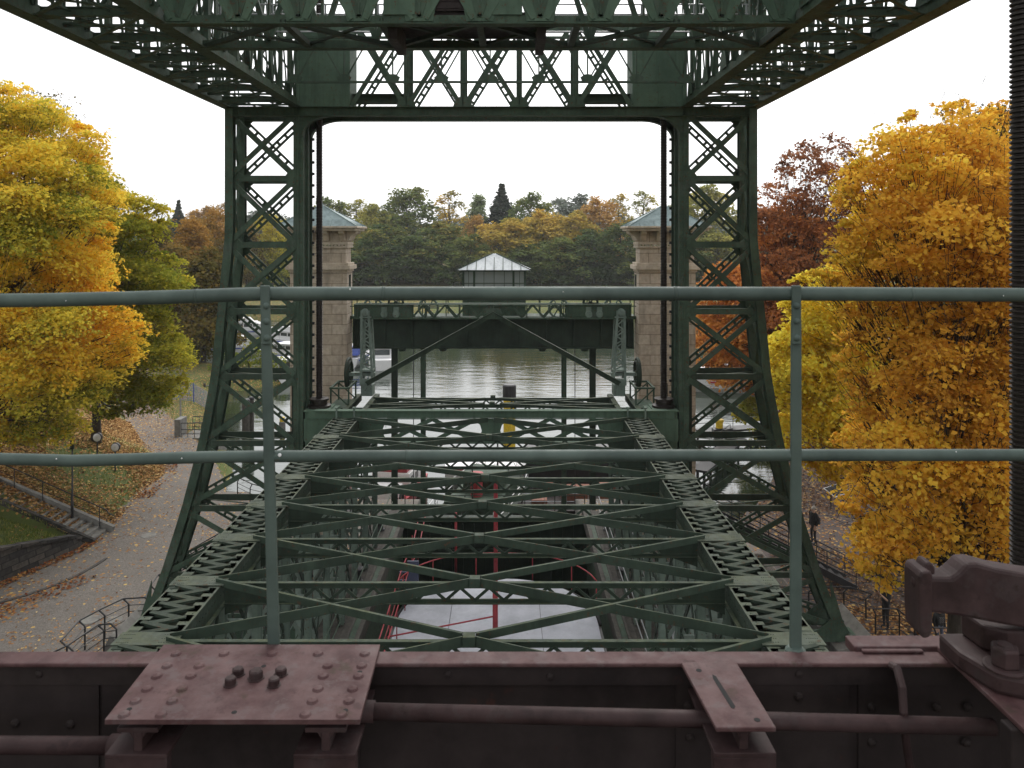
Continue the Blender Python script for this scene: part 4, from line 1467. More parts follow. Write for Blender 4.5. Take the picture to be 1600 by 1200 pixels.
# bottom girder, trough wall, walkway
for sd in (-1, 1):
    wl_ = MB()
    wl_.span(sd * 4.30, sd * 4.36, 4, 36, -2.2, 2.32)
    wl_.span(sd * 4.22, sd * 4.40, 4, 36, 2.32, 2.36)
    for y in np.arange(5, 36, 1.06):
        wl_.span(sd * 4.361, sd * 4.60, float(y) - .01, float(y) + .01, -2.2, 2.0)
    wl_.build('trough_wall', M['green'], trough)
    fd = MB()
    fd.span(sd * 4.05, sd * 4.21, 4, 35.9, 1.9, 2.40)
    fd.span(sd * 4.405, sd * 4.50, 4, 35.9, 2.2, 2.40)
    fd.build('fender', M['wood'], trough, bevel=.02)
    wk = MB()
    r_ = random.Random(5 + sd)
    for j in range(5):
        y = 4.0
        while y < 35.5:
            L = 3.2 + r_.random() * 1.6
            x0 = 4.52 + j * .235
            wk.span(sd * x0, sd * (x0 + .222), y + .006, min(y + L, 35.8) - .006, 2.20, 2.25 + r_.random() * .012)
            y += L
    wk.build('walkway', M['wood'], trough)
    bg_ = MB()
    bg_.span(sd * 4.75, sd * 5.78, 4, 35.9, 1.62, 1.98)
    bg_.build('bottom_chord', GD, trough)
    # inner hand rails
    hr = MB()
    for z in (2.75, 3.25):
        hr.path([V(sd * 4.72, 5, z), V(sd * 4.72, 35.5, z)], .02, 6)
    for z in (2.75, 3.3):
        hr.path([V(sd * 5.55, 5, z), V(sd * 5.55, 35.5, z)], .02, 6)
    for y in np.arange(6, 35.6, 2.12):
        hr.tube(V(sd * 5.55, float(y), 2.2), V(sd * 5.55, float(y), 3.3), .025, n=6)
    hr.build('handrail', M['galv'] if sd > 0 else GL, trough, smooth=True)
    for y in (14.0, 21.0, 28.4, 33.4):
        bo = MB().lathe((sd * 4.93, y, 2.24), [(.20, 0), (.20, .04), (.13, .06), (.11, .34), (.13, .40), (.24, .44), (.24, .50), (.12, .53), (0, .54)], 16)
        bo.build('bollard', M['black'], trough, smooth=True)
fl = MB()
fl.span(-4.3, 4.3, 4, 36, -2.3, -2.2)
fl.build('trough_floor', GD, trough)
tw_ = MB()
tw_.add([(-4.29, 4, -1.2), (4.29, 4, -1.2), (4.29, 35.79, -1.2), (-4.29, 35.79, -1.2)], [(0, 1, 2, 3)])
tw_.build('trough_water', M['still_water'], trough)
# closing gate at the far end of the trough
eg = MB()
eg.span(-4.3, 4.3, 35.92, 36.0, -2.2, 1.75)
for x in np.arange(-4.1, 4.2, .52):
    eg.span(float(x) - .03, float(x) + .03, 35.80, 35.919, -2.2, 1.6)
eg.span(-4.3, 4.3, 35.72, 36.02, 1.751, 1.95)
eg.span(-4.3, 4.3, 35.74, 35.918, .3, .45)
eg.build('end_gate', GD, trough)
er = MB()
for z in (2.4, 2.9):
    er.tube(V(-4.2, 35.9, z), V(4.2, 35.9, z), .02, n=6)
for x in np.linspace(-4.2, 4.2, 7):
    er.tube(V(float(x), 35.9, 1.95), V(float(x), 35.9, 2.9), .022, n=6)
er.build('gate_railing', GD, trough)
# cross girder at the screws
cg = MB()
ya, yb = 28.1, 29.3
z0, z1 = 7.48, 8.64
cg.span(-6.45, 6.45, ya - .16, ya + .16, z1, z1 + .025)
cg.span(-6.7, 6.7, ya - .012, ya + .012, z1 - .27, z1 - .001)
cg.span(-6.7, 6.7, ya - .09, ya - .0121, z1 - .30, z1 - .275)
for s in (-1, 1):
    cg.prism([V(s * 6.85, ya - .016, z1 - .301), V(s * 3.70, ya - .016, z1 - .301), V(s * 3.70, ya - .016, z1 - .36), V(s * 3.9, ya - .016, z1 - .52), V(s * 3.98, ya - .016, (z0 + z1) / 2 - .15), V(s * 3.9, ya - .016, z0 + .22), V(s * 3.70, ya - .016, z0 + .031), V(s * 6.85, ya - .016, z0 + .031)], (0, .02, 0))
cg.prism([V(-.62, ya - .016, z1 - .301), V(.62, ya - .016, z1 - .301), V(.60, ya - .016, z1 - .36), V(.40, ya - .016, z1 - .52), V(.34, ya - .016, (z0 + z1) / 2 - .15), V(.40, ya - .016, z0 + .22), V(.62, ya - .016, z0 + .031), V(-.62, ya - .016, z0 + .031), V(-.40, ya - .016, z0 + .22), V(-.34, ya - .016, (z0 + z1) / 2 - .15), V(-.40, ya - .016, z1 - .52), V(-.60, ya - .016, z1 - .36)], (0, .02, 0))
cg.bar(V(-6.4, ya, z0), V(6.4, ya, z0), .2, .06)
for s in (-1, 1):
    for xa, xb in ((.55, 2.15), (2.15, 3.8)):
        cg.bar(V(s * xa, ya - .03, z0 + .04), V(s * xb, ya - .03, z1 - .30), .15, .02, (0, 1, 0))
        cg.bar(V(s * xa, ya - .055, z1 - .30), V(s * xb, ya - .055, z0 + .04), .15, .02, (0, 1, 0))
for s in (-1, 1):
    for zz_ in (7.55, 8.05):
        rivet_line(cg, V(s * 3.85, 28.083, zz_), V(s * 5.9, 28.083, zz_), (0, -1, 0), .16, .018)
    for xx in (3.85, 4.7, 5.4):
        rivet_line(cg, V(s * xx, 28.083, 7.5), V(s * xx, 28.083, 8.1), (0, -1, 0), .14, .018)
cg.build('screw_girder', GP, trough)
for s in (-1, 1):
    bk = MB()
    bk.span(s * 5.78, s * 6.86, 28.3, 29.35, 6.2, 8.56)
    bk.span(s * 5.98, s * 6.90, 28.22, 29.42, 8.56, 8.60)
    bk.prism([V(s * 5.75, 28.6, 4.0), V(s * 6.05, 28.6, 6.2), V(s * 6.86, 28.6, 6.2), V(s * 6.0, 28.6, 3.4)], (0, .5, 0))
    rv = bk
    for xx in (6.1, 6.22, 6.68, 6.8):
        rivet_line(rv, V(s * xx, 28.299, 6.4), V(s * xx, 28.299, 8.5), (0, -1, 0), .14, .018)
    bk.build('screw_bracket', GP, trough)
    for x in (4.98, 5.62):
        pn = MB().tube(V(s * x, 27.9, 8.0), V(s * x, 27.95, 8.75), .035, n=8)
        pn.lathe((s * x, 27.95, 8.75), [(.07, 0), (.07, .05), (0, .06)], 8)
        pn.build('pin', M['green_light'], trough)
    # small fenced platform by the gantry foot
    pf = MB()
    for xa in (5.65, 6.35):
        for yy in (30.2, 31.6):
            pf.bar(V(s * xa, yy, 8.3), V(s * xa, yy, 9.05), .06, .06)
    for yy in (30.2, 31.6):
        pf.bar(V(s * 5.6, yy, 9.05), V(s * 6.4, yy, 9.05), .09, .07)
        pf.bar(V(s * 5.65, yy, 8.35), V(s * 6.35, yy, 9.0), .05, .03, (0, 1, 0))
    for xa in (5.65, 6.35):
        pf.bar(V(s * xa, 30.2, 9.05), V(s * xa, 31.6, 9.05), .07, .07)
    pf.span(s * 5.55, s * 6.45, 30.1, 31.7, 8.22, 8.30)
    pf.build('platform', G, trough)

# ---- gantry for the end gate on top of the trough bridge
YG = 32.0
ga = MB()
zt, zb_ = 12.22, 11.60
for y in (YG - .25, YG + .25):
    ga.span(-5.75, 5.72, y - .09, y + .09, zt - .05, zt)
    ga.span(-5.75, 5.72, y - .09, y + .09, zb_, zb_ + .06)
    for x0, x1 in ((-5.75, -3.35), (3.0, 5.72)):
        ga.span(x0, x1, y - .012, y + .012, zb_ + .061, zt - .051)
    n = 14
    for i in range(n):
        x0, x1 = -3.35 + 6.35 * i / n, -3.35 + 6.35 * (i + 1) / n
        a, c = (zt - .05, zb_ + .06) if i % 2 else (zb_ + .06, zt - .05)
        ga.bar(V(x0, y - .02, a), V(x1, y - .02, c), .07, .02, (0, 1, 0))
for x in np.linspace(-5.6, 5.6, 9):
    ga.span(float(x) - .02, float(x) + .02, YG - .3, YG + .3, zb_ + .07, zt - .06)
rv = ga
for x0, x1 in ((-5.7, -3.4), (3.05, 5.7)):
    for zq in (zb_ + .1, zt - .1):
        rivet_line(rv, V(x0, YG - .263, zq), V(x1, YG - .263, zq), (0, -1, 0), .12, .014)
ga.build('gantry_beam', M['green'], trough)
for x in (-5.0, -4.05, -2.7, 2.72, 4.05, 5.0):
    r = .40 if abs(abs(x) - 4.05) > .1 else .30
    sh = MB()
    ring = [V(x + r * math.cos(a), YG - .02, zt + .02 + r * math.sin(a) - (.2 if r > .35 else .0)) for a in np.linspace(0, 2 * math.pi, 25)[:-1]]
    sh.path(ring, .045, 8, closed=True)
    cz = zt + .02 - (.2 if r > .35 else .0)
    for a in np.linspace(0, math.pi, 4)[:-1]:
        sh.bar(V(x - r * math.cos(a), YG - .02, cz - r * math.sin(a)), V(x + r * math.cos(a), YG - .02, cz + r * math.sin(a)), .05, .05, (0, 1, 0))
    sh.lathe((x, YG - .1, cz), [(.09, 0), (.09, .16), (0, .17)], 12, 'y')
    sh.build('sheave', M['green_light'] if r > .35 else GD, trough)
for x in (-4.0, -4.5, 3.95, 4.4):
    bx = MB().lathe((x, YG - .33, zb_ + .2), [(.13, 0), (.15, .02), (.15, .10)], 14, 'y')
    bx.span(x - .11, x + .11, YG - .31, YG - .262, zb_ + .2, zb_ + .5)
    bx.build('bearing', M['green_light'], trough)
for s in (-1, 1):
    cm = MB()
    zt2, zl = 11.95, 9.05
    for y in (YG - .3, YG + .3):
        cm.bar(V(s * 5.45, y, zl), V(s * 5.42, y, zt2), .09, .09, (0, 1, 0))
        cm.bar(V(s * 4.98, y, zl), V(s * 5.14, y, zt2), .09, .09, (0, 1, 0))
        n = 9
        for i in range(n):
            f0, f1 = i / n, (i + 1) / n
            ax = lambda f: s * (5.45 - .03 * f)
            bx_ = lambda f: s * (4.98 + .16 * f)
            p0 = V(ax(f0) if i % 2 else bx_(f0), y - .05, zl + .45 + (zt2 - zl - .8) * f0)
            p1 = V(bx_(f1) if i % 2 else ax(f1), y - .05, zl + .45 + (zt2 - zl - .8) * f1)
            cm.bar(p0, p1, .05, .02, (0, 1, 0))
    cm.span(s * 4.95, s * 5.48, YG - .35, YG + .35, zl + .40, zl + .46)
    cm.span(s * 5.02, s * 5.5, YG - .36, YG + .36, zt2 - .30, zt2 - .24)
    cm.span(s * 5.0, s * 5.5, YG - .37, YG - .352, zl - .18, zl + .10)
    cm.lathe((s * 5.28, YG - .42, zt2 - .06), [(.07, 0), (.16, .02), (.16, .10)], 14, 'y')
    cm.build('gantry_column', M['green_pale'], trough)
    pd = MB()
    pd.span(s * 4.98, s * 5.46, YG - .3, YG + .3, 8.42, 8.86)
    pd.span(s * 4.90, s * 6.05, YG - .12, YG + .12, 9.22, 9.36)
    pd.build('pedestal', M['green_pale'], trough, bevel=.01)
    wh = MB()
    R = .60
    ring = [V(s * 6.02, YG + R * math.cos(a), 9.32 + R * math.sin(a)) for a in np.linspace(0, 2 * math.pi, 29)[:-1]]
    wh.path(ring, .075, 8, closed=True)
    ring = [V(s * 5.95, YG + (R - .1) * math.cos(a), 9.32 + (R - .1) * math.sin(a)) for a in np.linspace(0, 2 * math.pi, 29)[:-1]]
    wh.path(ring, .04, 8, closed=True)
    for a in np.linspace(0, math.pi, 5)[:-1]:
        wh.bar(V(s * 6.02, YG - R * math.cos(a), 9.32 - R * math.sin(a)), V(s * 6.02, YG + R * math.cos(a), 9.32 + R * math.sin(a)), .07, .05, (1, 0, 0))
    wh.lathe((s * 6.02 - .1, YG, 9.32), [(.12, 0), (.12, .2), (0, .21)], 12, 'x')
    wh.build('hoist_wheel', GD, trough)
    db = MB()
    db.tbar(V(0, YG - .42, 11.93), V(s * 5.25, YG - .42, 9.05), .24, .2, .04)
    db.build('gantry_brace', GT, trough)
ap = MB()
ap.prism([V(-.45, YG - .45, 11.62), V(.45, YG - .45, 11.62), V(.3, YG - .45, 12.05), V(-.3, YG - .45, 12.05)], (0, .03, 0))
ap.build('gantry_gusset', M['green'], trough)

# ------------------------------------------------------------------ barge lying in the trough
barge = thing('barge', 'barge with a pale grey rounded deck and red railings lying in the trough', 'barge', (.26, 22, .9))
bc, hw = .26, 3.42
yb0, ycv, ye = 8.0, 25.2, 28.42
def outline(k=1.0, n=26, off=0.0):
    pts = []
    for a in np.linspace(0, math.pi, n):
        c_, s_ = math.cos(a), math.sin(a)
        ex = .86
        pts.append((bc + (hw + off) * math.copysign(abs(c_) ** ex, c_), ycv + (ye - ycv + off) * abs(s_) ** ex))
    return [(bc + hw + off, yb0)] + pts + [(bc - hw - off, yb0)]
zd = 2.28
hm = MB()
o1 = outline()
hm.prism([V(x, y, -1.7) for x, y in outline(off=-.25)], (0, 0, 1.9))
hm.prism([V(x, y, .2) for x, y in o1], (0, 0, zd - .06 - .2))
hm.build('hull', M['black'], barge)
dk = MB()
ii = outline(off=-.10)
crown = [V(x, y, zd + .10 * (1 - ((x - bc) / hw) ** 2)) for x, y in ii]
# cambered deck as a strip mesh
nseg = 26
left, right = [], []
rows_y = [yb0] + list(np.linspace(10, 25.2, 12)) + [25.2 + (28.32 - 25.2) * math.sin(a) for a in np.linspace(.1, math.pi / 2 - .02, 12)]
grid = []
for y in rows_y:
    if y <= ycv:
        w_ = hw - .1
    else:
        q_ = min(1, (y - ycv) / (ye - .1 - ycv))
        w_ = (hw - .1) * (max(0, 1 - q_ ** (2 / .86)) ** (.86 / 2))
    grid.append([(bc + w_ * f, y, zd + .12 * (1 - (w_ * f / hw) ** 2)) for f in np.linspace(-1, 1, 17)])
P = [p for r in grid for p in r]
F = [(r * 17 + c_, r * 17 + c_ + 1, (r + 1) * 17 + c_ + 1, (r + 1) * 17 + c_) for r in range(len(grid) - 1) for c_ in range(16)]
dk.add(P, F)
deck = dk.build('deck', M['barge_top'], barge, smooth=True)
sm = MB()
for x in (-1.25, 1.75):
    sm.bar(V(x, 8, zd + .105), V(x - .05, 27.2, zd + .105), .012, .01)
for y in (14.2, 20.6):
    sm.bar(V(bc - 3.2, y, zd + .09), V(bc + 3.2, y, zd + .09), .012, .01)
sm.build('seam', M['rubber'], deck)
rm = MB()
bw = outline(n=26, off=-.02)
bow = [(x, y) for x, y in bw if y >= ycv - .2]
rm.path([V(x, y, zd - .02) for x, y in bow], .05, 8)
rm.build('rubbing_strake', M['rubber'], barge, smooth=True)
rl = MB()
rp = [(x, y) for x, y in outline(off=.05) if y > 25.8]
rl.path([V(x, y, zd + 1.0) for x, y in rp], .022, 8)
for i in range(0, len(rp), 4):
    rl.tube(V(rp[i][0], rp[i][1], zd - .1), V(rp[i][0], rp[i][1], zd + 1.0), .02, n=6)
rl.build('bow_railing', M['barge_red'], barge, smooth=True)
sr = MB()
for x, zt in ((bc - hw + .05, zd + 1.05), (bc - hw + .28, zd + .95)):
    sr.path([V(x, 8, zt), V(x, 27.4, zt), V(x + .15, 28.6, zt + .05), V(x + .1, 31.5, zt + .3)], .022, 8)
    for y in np.arange(9, 31, 1.9):
        sr.tube(V(x, float(y), zd), V(x, float(y), zt + (.05 if y > 28 else 0)), .018, n=6)
sr.path([V(bc - hw + .05, 8, zd + .55), V(bc - hw + .05, 27.4, zd + .55)], .016, 6)
sr.build('side_railing', M['barge_red'], barge, smooth=True)
ms = MB()
mx_, my_ = bc - .02 + (-.04), 24.4
ms.path([V(.22, my_, zd + .1), V(.22, my_, 3.9)], .085, 12)
ms.path([V(.235, my_, 3.9), V(.235, my_, 7.3)], .065, 12)
ms.build('mast', M['barge_red'], barge, smooth=True)
MB().path([V(.22, my_, 2.95), V(-3.1, 23.6, 2.7)], .025, 8).build('stay', M['barge_red'], barge, smooth=True)
MB().path([V(-1.5, 31.2, 1.0), V(-1.5, 31.2, 3.8)], .05, 8).build('post', M['barge_red'], barge, smooth=True)
bp = MB()
bp.span(-2.95, -2.55, 27.2, 27.3, 2.2, 3.5)
for k in range(4):
    bp.span(-3.25, -2.96, 27.22, 27.28, 2.5 + k * .28, 2.56 + k * .28)
bp.build('locker', plain('dull_blue_paint', (.060, .072, .125), .6), barge, bevel=.01)
# ------------------------------------------------------------------ stone gate towers
def stone_tower(x, label, win):
    Y0, Y1 = 36.95, 38.25
    yc = (Y0 + Y1) / 2
    hw = 1.37
    hd = (Y1 - Y0) / 2
    t = thing('stone_tower', label, 'stone tower', (x, yc, 0), 'sandstone towers of the lower gate')
    SS, ST = M['sandstone'], M['sandstone_trim']
    b = MB().span(x - hw, x + hw, Y0, Y1, -2.5, 13.35)
    b.build('shaft', SS, t, bevel=.02)
    b = MB().span(x - hw + .06, x + hw - .06, Y0 + .06, Y1 - .06, 13.72, 14.55)
    b.build('upper_shaft', SS, t, bevel=.02)
    b = MB()
    for z0, z1, o in ((13.30, 13.42, .06), (13.42, 13.62, .18), (13.62, 13.74, .08), (14.46, 14.55, .04), (14.62, 14.74, .05)):
        b.span(x - hw - o, x + hw + o, Y0 - o, Y1 + o, z0, z1)
    for k in range(17):
        xx = x - hw + .05 + k * (2 * hw - .1) / 16
        b.span(xx - .045, xx + .045, Y0 - .04, Y0 + .1, 14.551, 14.619)
        for s in (-1, 1):
            yy = Y0 + .05 + k * (Y1 - Y0 - .1) / 16
            b.span(x + s * (hw + .03), x + s * (hw - .1), yy - .045, yy + .045, 14.551, 14.619)
    b.build('cornice', ST, t, bevel=.015)
    b = MB().span(x - hw + .02, x + hw - .02, Y0 + .02, Y1 - .02, 14.74, 15.28)
    b.build('frieze', SS, t)
    for k in range(4):
        f = -hw + .2 + k * (2 * hw - .4) / 3
        for s in (-1, 1):
            prof = [(0, 14.80), (.08, 14.80), (.16, 14.92), (.22, 15.06), (.42, 15.16), (.46, 15.28), (0, 15.28)]
            yy = Y0 + .02 if s < 0 else Y1 - .02
            MB().prism([V(x + f - .13, yy + s * o, z) for o, z in prof], (.26, 0, 0)).build('bracket', ST, t, bevel=.015)
            fy = Y0 + .2 + k * (Y1 - Y0 - .4) / 3
            MB().prism([V(x + s * (hw - .02 + o), fy - .13, z) for o, z in prof], (0, .26, 0)).build('bracket', ST, t, bevel=.015)
    b = MB()
    e, ed_ = hw + .62, hd + .62
    b.span(x - e + .10, x + e - .10, yc - ed_ + .10, yc + ed_ - .10, 15.28, 15.40)
    b.span(x - e, x + e, yc - ed_, yc + ed_, 15.40, 15.51)
    b.build('eaves', ST, t, bevel=.02)
    b = MB()
    ex_, ey_ = e - .05, ed_ - .05
    z0, zt = 15.51, 16.48
    b.add([(x - ex_, yc - ey_, z0), (x + ex_, yc - ey_, z0), (x + ex_, yc + ey_, z0), (x - ex_, yc + ey_, z0), (x - .2, yc - .08, zt), (x + .2, yc - .08, zt), (x + .2, yc + .08, zt), (x - .2, yc + .08, zt)],
          [(0, 1, 5, 4), (1, 2, 6, 5), (2, 3, 7, 6), (3, 0, 4, 7), (4, 5, 6, 7)])
    r = b.build('roof', M['copper'], t)
    b = MB()
    for (sx, sy) in ((0, -1), (1, 0), (0, 1), (-1, 0)):
        for f in (-.72, -.36, 0, .36, .72):
            base = V(x + (sx * ex_ if sx else f * ex_), yc + (sy * ey_ if sy else f * ey_), z0 + .01)
            k = 1 - abs(f)
            top = V(x + (sx * ex_ * (1 - k) if sx else f * ex_), yc + (sy * ey_ * (1 - k) if sy else f * ey_), z0 + .01 + (zt - z0) * k)
            b.bar(base, top, .03, .04)
    for sx in (-1, 1):
        for sy in (-1, 1):
            b.bar(V(x + sx * ex_, yc + sy * ey_, z0 + .01), V(x + sx * .18, yc + sy * .07, zt), .05, .05)
    b.lathe((x, yc, zt - .02), [(.16, 0), (.12, .08), (.05, .14), (.03, .3), (0, .34)], 8)
    b.build('standing_seams', M['copper'], r)
    for wx, wy, wz, ax, w_, h_ in win:
        b = MB()
        if ax == 'x':
            b.span(wx - .02, wx + .02, wy - w_ / 2, wy + w_ / 2, wz - h_ / 2, wz + h_ / 2)
        else:
            b.span(wx - w_ / 2, wx + w_ / 2, wy - .02, wy + .02, wz - h_ / 2, wz + h_ / 2)
        b.build('window', M['glass'], t)
    return t


TXL, TXR = -8.51, 8.27
stone_tower(TXL, 'square sandstone tower with copper hip roof behind the lattice tower by the path', [(TXL + 1.37, 37.6, 12.6, 'x', .4, 1.1), (TXL + 1.37, 37.6, 3, 'x', .6, 1.6)])
stone_tower(TXR, 'square sandstone tower with copper hip roof behind the lattice tower by the yard', [(TXR - 1.37, 37.8, 12.6, 'x', .4, 1.1), (TXR - .12, 36.95, 7.4, 'y', .28, 1.1), (TXR - .12, 36.95, 6.9, 'y', .32, .08)])

# ------------------------------------------------------------------ raised lift gate and its bridge between the stone towers
t = thing('lift_gate', 'dark green plate gate hanging raised between the two stone towers', 'lift gate', (-.1, 38, 9.6))
x0, x1 = TXL + 1.38, TXR - 1.38
g = MB()
g.span(x0 + .06, x1 - .06, 38.0, 38.1, 9.55, 10.95)
for x in np.linspace(x0 + .3, x1 - .3, 11):
    g.span(float(x) - .05, float(x) + .05, 37.9, 37.999, 9.6, 10.9)
g.span(x0 + .06, x1 - .06, 37.80, 38.2, 9.49, 9.549)
for x in (-4.6, -2.6, 2.3, 4.4):
    g.lathe((x, 37.9, 9.45), [(.0, -.1), (.16, -.08), (.2, .02), (.2, .04)], 10)
g.build('gate_plate', M['green_dark'], t)
for x, w_, mt in ((-5.05, .22, 'green_dark'), (4.83, .22, 'green_dark'), (-3.62, .16, 'galv'), (3.40, .16, 'galv')):
    p_ = MB()
    p_.span(x - w_ / 2, x + w_ / 2, 38.25, 38.45, -2.5, 9.6)
    p_.span(x - w_ / 2 - .05, x + w_ / 2 + .05, 38.30, 38.34, -2.5, 9.6)
    p_.build('guide_post', M['green_dark'] if mt != 'galv' else M['green'], t)
for x in (-4.1, 3.95):
    MB().tube(V(x, 38.3, -2), V(x, 38.3, 9.6), .02, n=6).build('cable', M['black'], t)
t = thing('gate_bridge', 'green girder footbridge spanning between the stone towers above the raised gate', 'footbridge', (-.1, 38, 11))
g = MB()
g.span(x0 + .02, x1 - .02, 37.6, 38.9, 10.96, 11.12)
g.build('bridge_deck', M['green'], t)
for side, y in (('a', 37.62), ('b', 38.88)):
    r = MB()
    for z in (11.6, 12.15):
        r.tube(V(x0, y, z), V(x1, y, z), .025, n=6)
    for x in np.linspace(x0 + .1, x1 - .1, 13):
        r.tube(V(float(x), y, 11.1), V(float(x), y, 12.15), .025, n=6)
    r.build('bridge_railing', M['green'], t)
t = thing('glass_cabin', 'glazed green cabin with pale hipped roof on the footbridge', 'cabin', (-.05, 38.4, 11.12))
cx, cyy, hwc = -.07, 38.4, 1.55
g = MB()
g.span(cx - hwc, cx + hwc, cyy - .75, cyy + .75, 11.12, 12.25)
g.build('cabin_base', M['green'], t)
fr = MB()
for x in (-hwc + .04, -.98, .95, hwc - .04):
    for y in (cyy - .72, cyy + .72):
        fr.span(cx + x - .05, cx + x + .05, y - .04, y + .04, 12.25, 13.36)
for y in (cyy - .72, cyy + .72):
    for z in (12.27, 12.72, 13.32):
        fr.span(cx - hwc, cx + hwc, y - .03, y + .03, z - .02, z + .02)
    for x in (-1.25, -.5, 0, .5, 1.25):
        fr.span(cx + x - .012, cx + x + .012, y - .02, y + .02, 12.25, 13.34)
for x in (-hwc + .04, hwc - .04):
    fr.span(cx + x - .03, cx + x + .03, cyy - .7, cyy + .7, 13.28, 13.36)
    fr.span(cx + x - .03, cx + x + .03, cyy - .7, cyy + .7, 12.7, 12.74)
fr.build('window_frame', M['green'], t)
gl, ntg, bg2 = new_mat('clear_glazing')
bg2.inputs['Base Color'].default_value = (.62, .68, .66, 1)
bg2.inputs['Roughness'].default_value = .12
bg2.inputs['Transmission Weight'].default_value = .55
bg2.inputs['IOR'].default_value = 1.1
M['glazing'] = gl
gp = MB()
for y in (cyy - .72, cyy + .72):
    gp.span(cx - hwc + .05, cx + hwc - .05, y - .004, y + .004, 12.28, 13.31)
gp.build('glazing', gl, t)
rf = MB()
ze, zr, ex = 13.38, 14.16, 1.82
ey = 1.05
P = [(cx - ex, cyy - ey, ze), (cx + ex, cyy - ey, ze), (cx + ex, cyy + ey, ze), (cx - ex, cyy + ey, ze), (cx - .10, cyy - .06, zr), (cx + .10, cyy - .06, zr), (cx + .10, cyy + .06, zr), (cx - .10, cyy + .06, zr)]
rf.add(P, [(0, 1, 5, 4), (1, 2, 6, 5), (2, 3, 7, 6), (3, 0, 4, 7), (4, 5, 6, 7), (3, 2, 1, 0)])
roof = rf.build('roof', M['roofpanel'], t)
sm = MB()
for k in range(-4, 5):
    f = k * .24
    kk = 1 - abs(f)
    for s in (-1, 1):
        if kk > 0.02:
            sm.bar(V(cx + f * ex, cyy + s * ey, ze + .01), V(cx + f * ex, cyy + s * ey * (1 - kk), ze + .01 + (zr - ze) * kk), .03, .04)
for sx in (-1, 1):
    for sy in (-1, 1):
        sm.bar(V(cx + sx * ex, cyy + sy * ey, ze + .01), V(cx + sx * .1, cyy + sy * .06, zr + .01), .04, .04)
sm.build('seams', M['green'], roof)
ea = MB()
ea.span(cx - hwc - .05, cx + hwc + .05, cyy - .8, cyy + .8, 13.30, 13.379)
ea.build('eaves', M['green'], t)

# ------------------------------------------------------------------ boats
def hull_mb(L, B, H, bow=.45, z0=-.35):
    """pointed hull along +x (bow at +L/2), keel below the water line"""
    st = [(-L / 2, .86, 0), (-L * .3, .97, 0), (0, 1, .02), (L * .2, .9, .06), (L * .35, .6, .12), (L * .45, .26, .18), (L / 2, .02, .24)]
    P, F = [], []
    for x, w_, up in st:
        zt = H * (1 + up)
        P += [(x, -B / 2 * w_, zt), (x, -B / 2 * w_ * .92, zt * .35), (x, -B / 2 * w_ * .55, z0), (x, B / 2 * w_ * .55, z0), (x, B / 2 * w_ * .92, zt * .35), (x, B / 2 * w_, zt)]
    n = 6
    for i in range(len(st) - 1):
        for k in range(n - 1):
            F.append((i * n + k, (i + 1) * n + k, (i + 1) * n + k + 1, i * n + k + 1))
        F.append((i * n + 5, (i + 1) * n + 5, (i + 1) * n, i * n))
    F.append((0, 1, 2, 3, 4, 5))
    return P, F


def place(P, loc, rz):
    c, s = math.cos(rz), math.sin(rz)
    return [(loc[0] + p[0] * c - p[1] * s, loc[1] + p[0] * s + p[1] * c, loc[2] + p[2]) for p in P]


class BoatMB(MB):
    def __init__(self, loc, rz):
        super().__init__()
        self.loc, self.rz = loc, rz

    def add(self, vs_, fs):
        return super().add(place([tuple(v_) for v_ in vs_], self.loc, self.rz), fs)


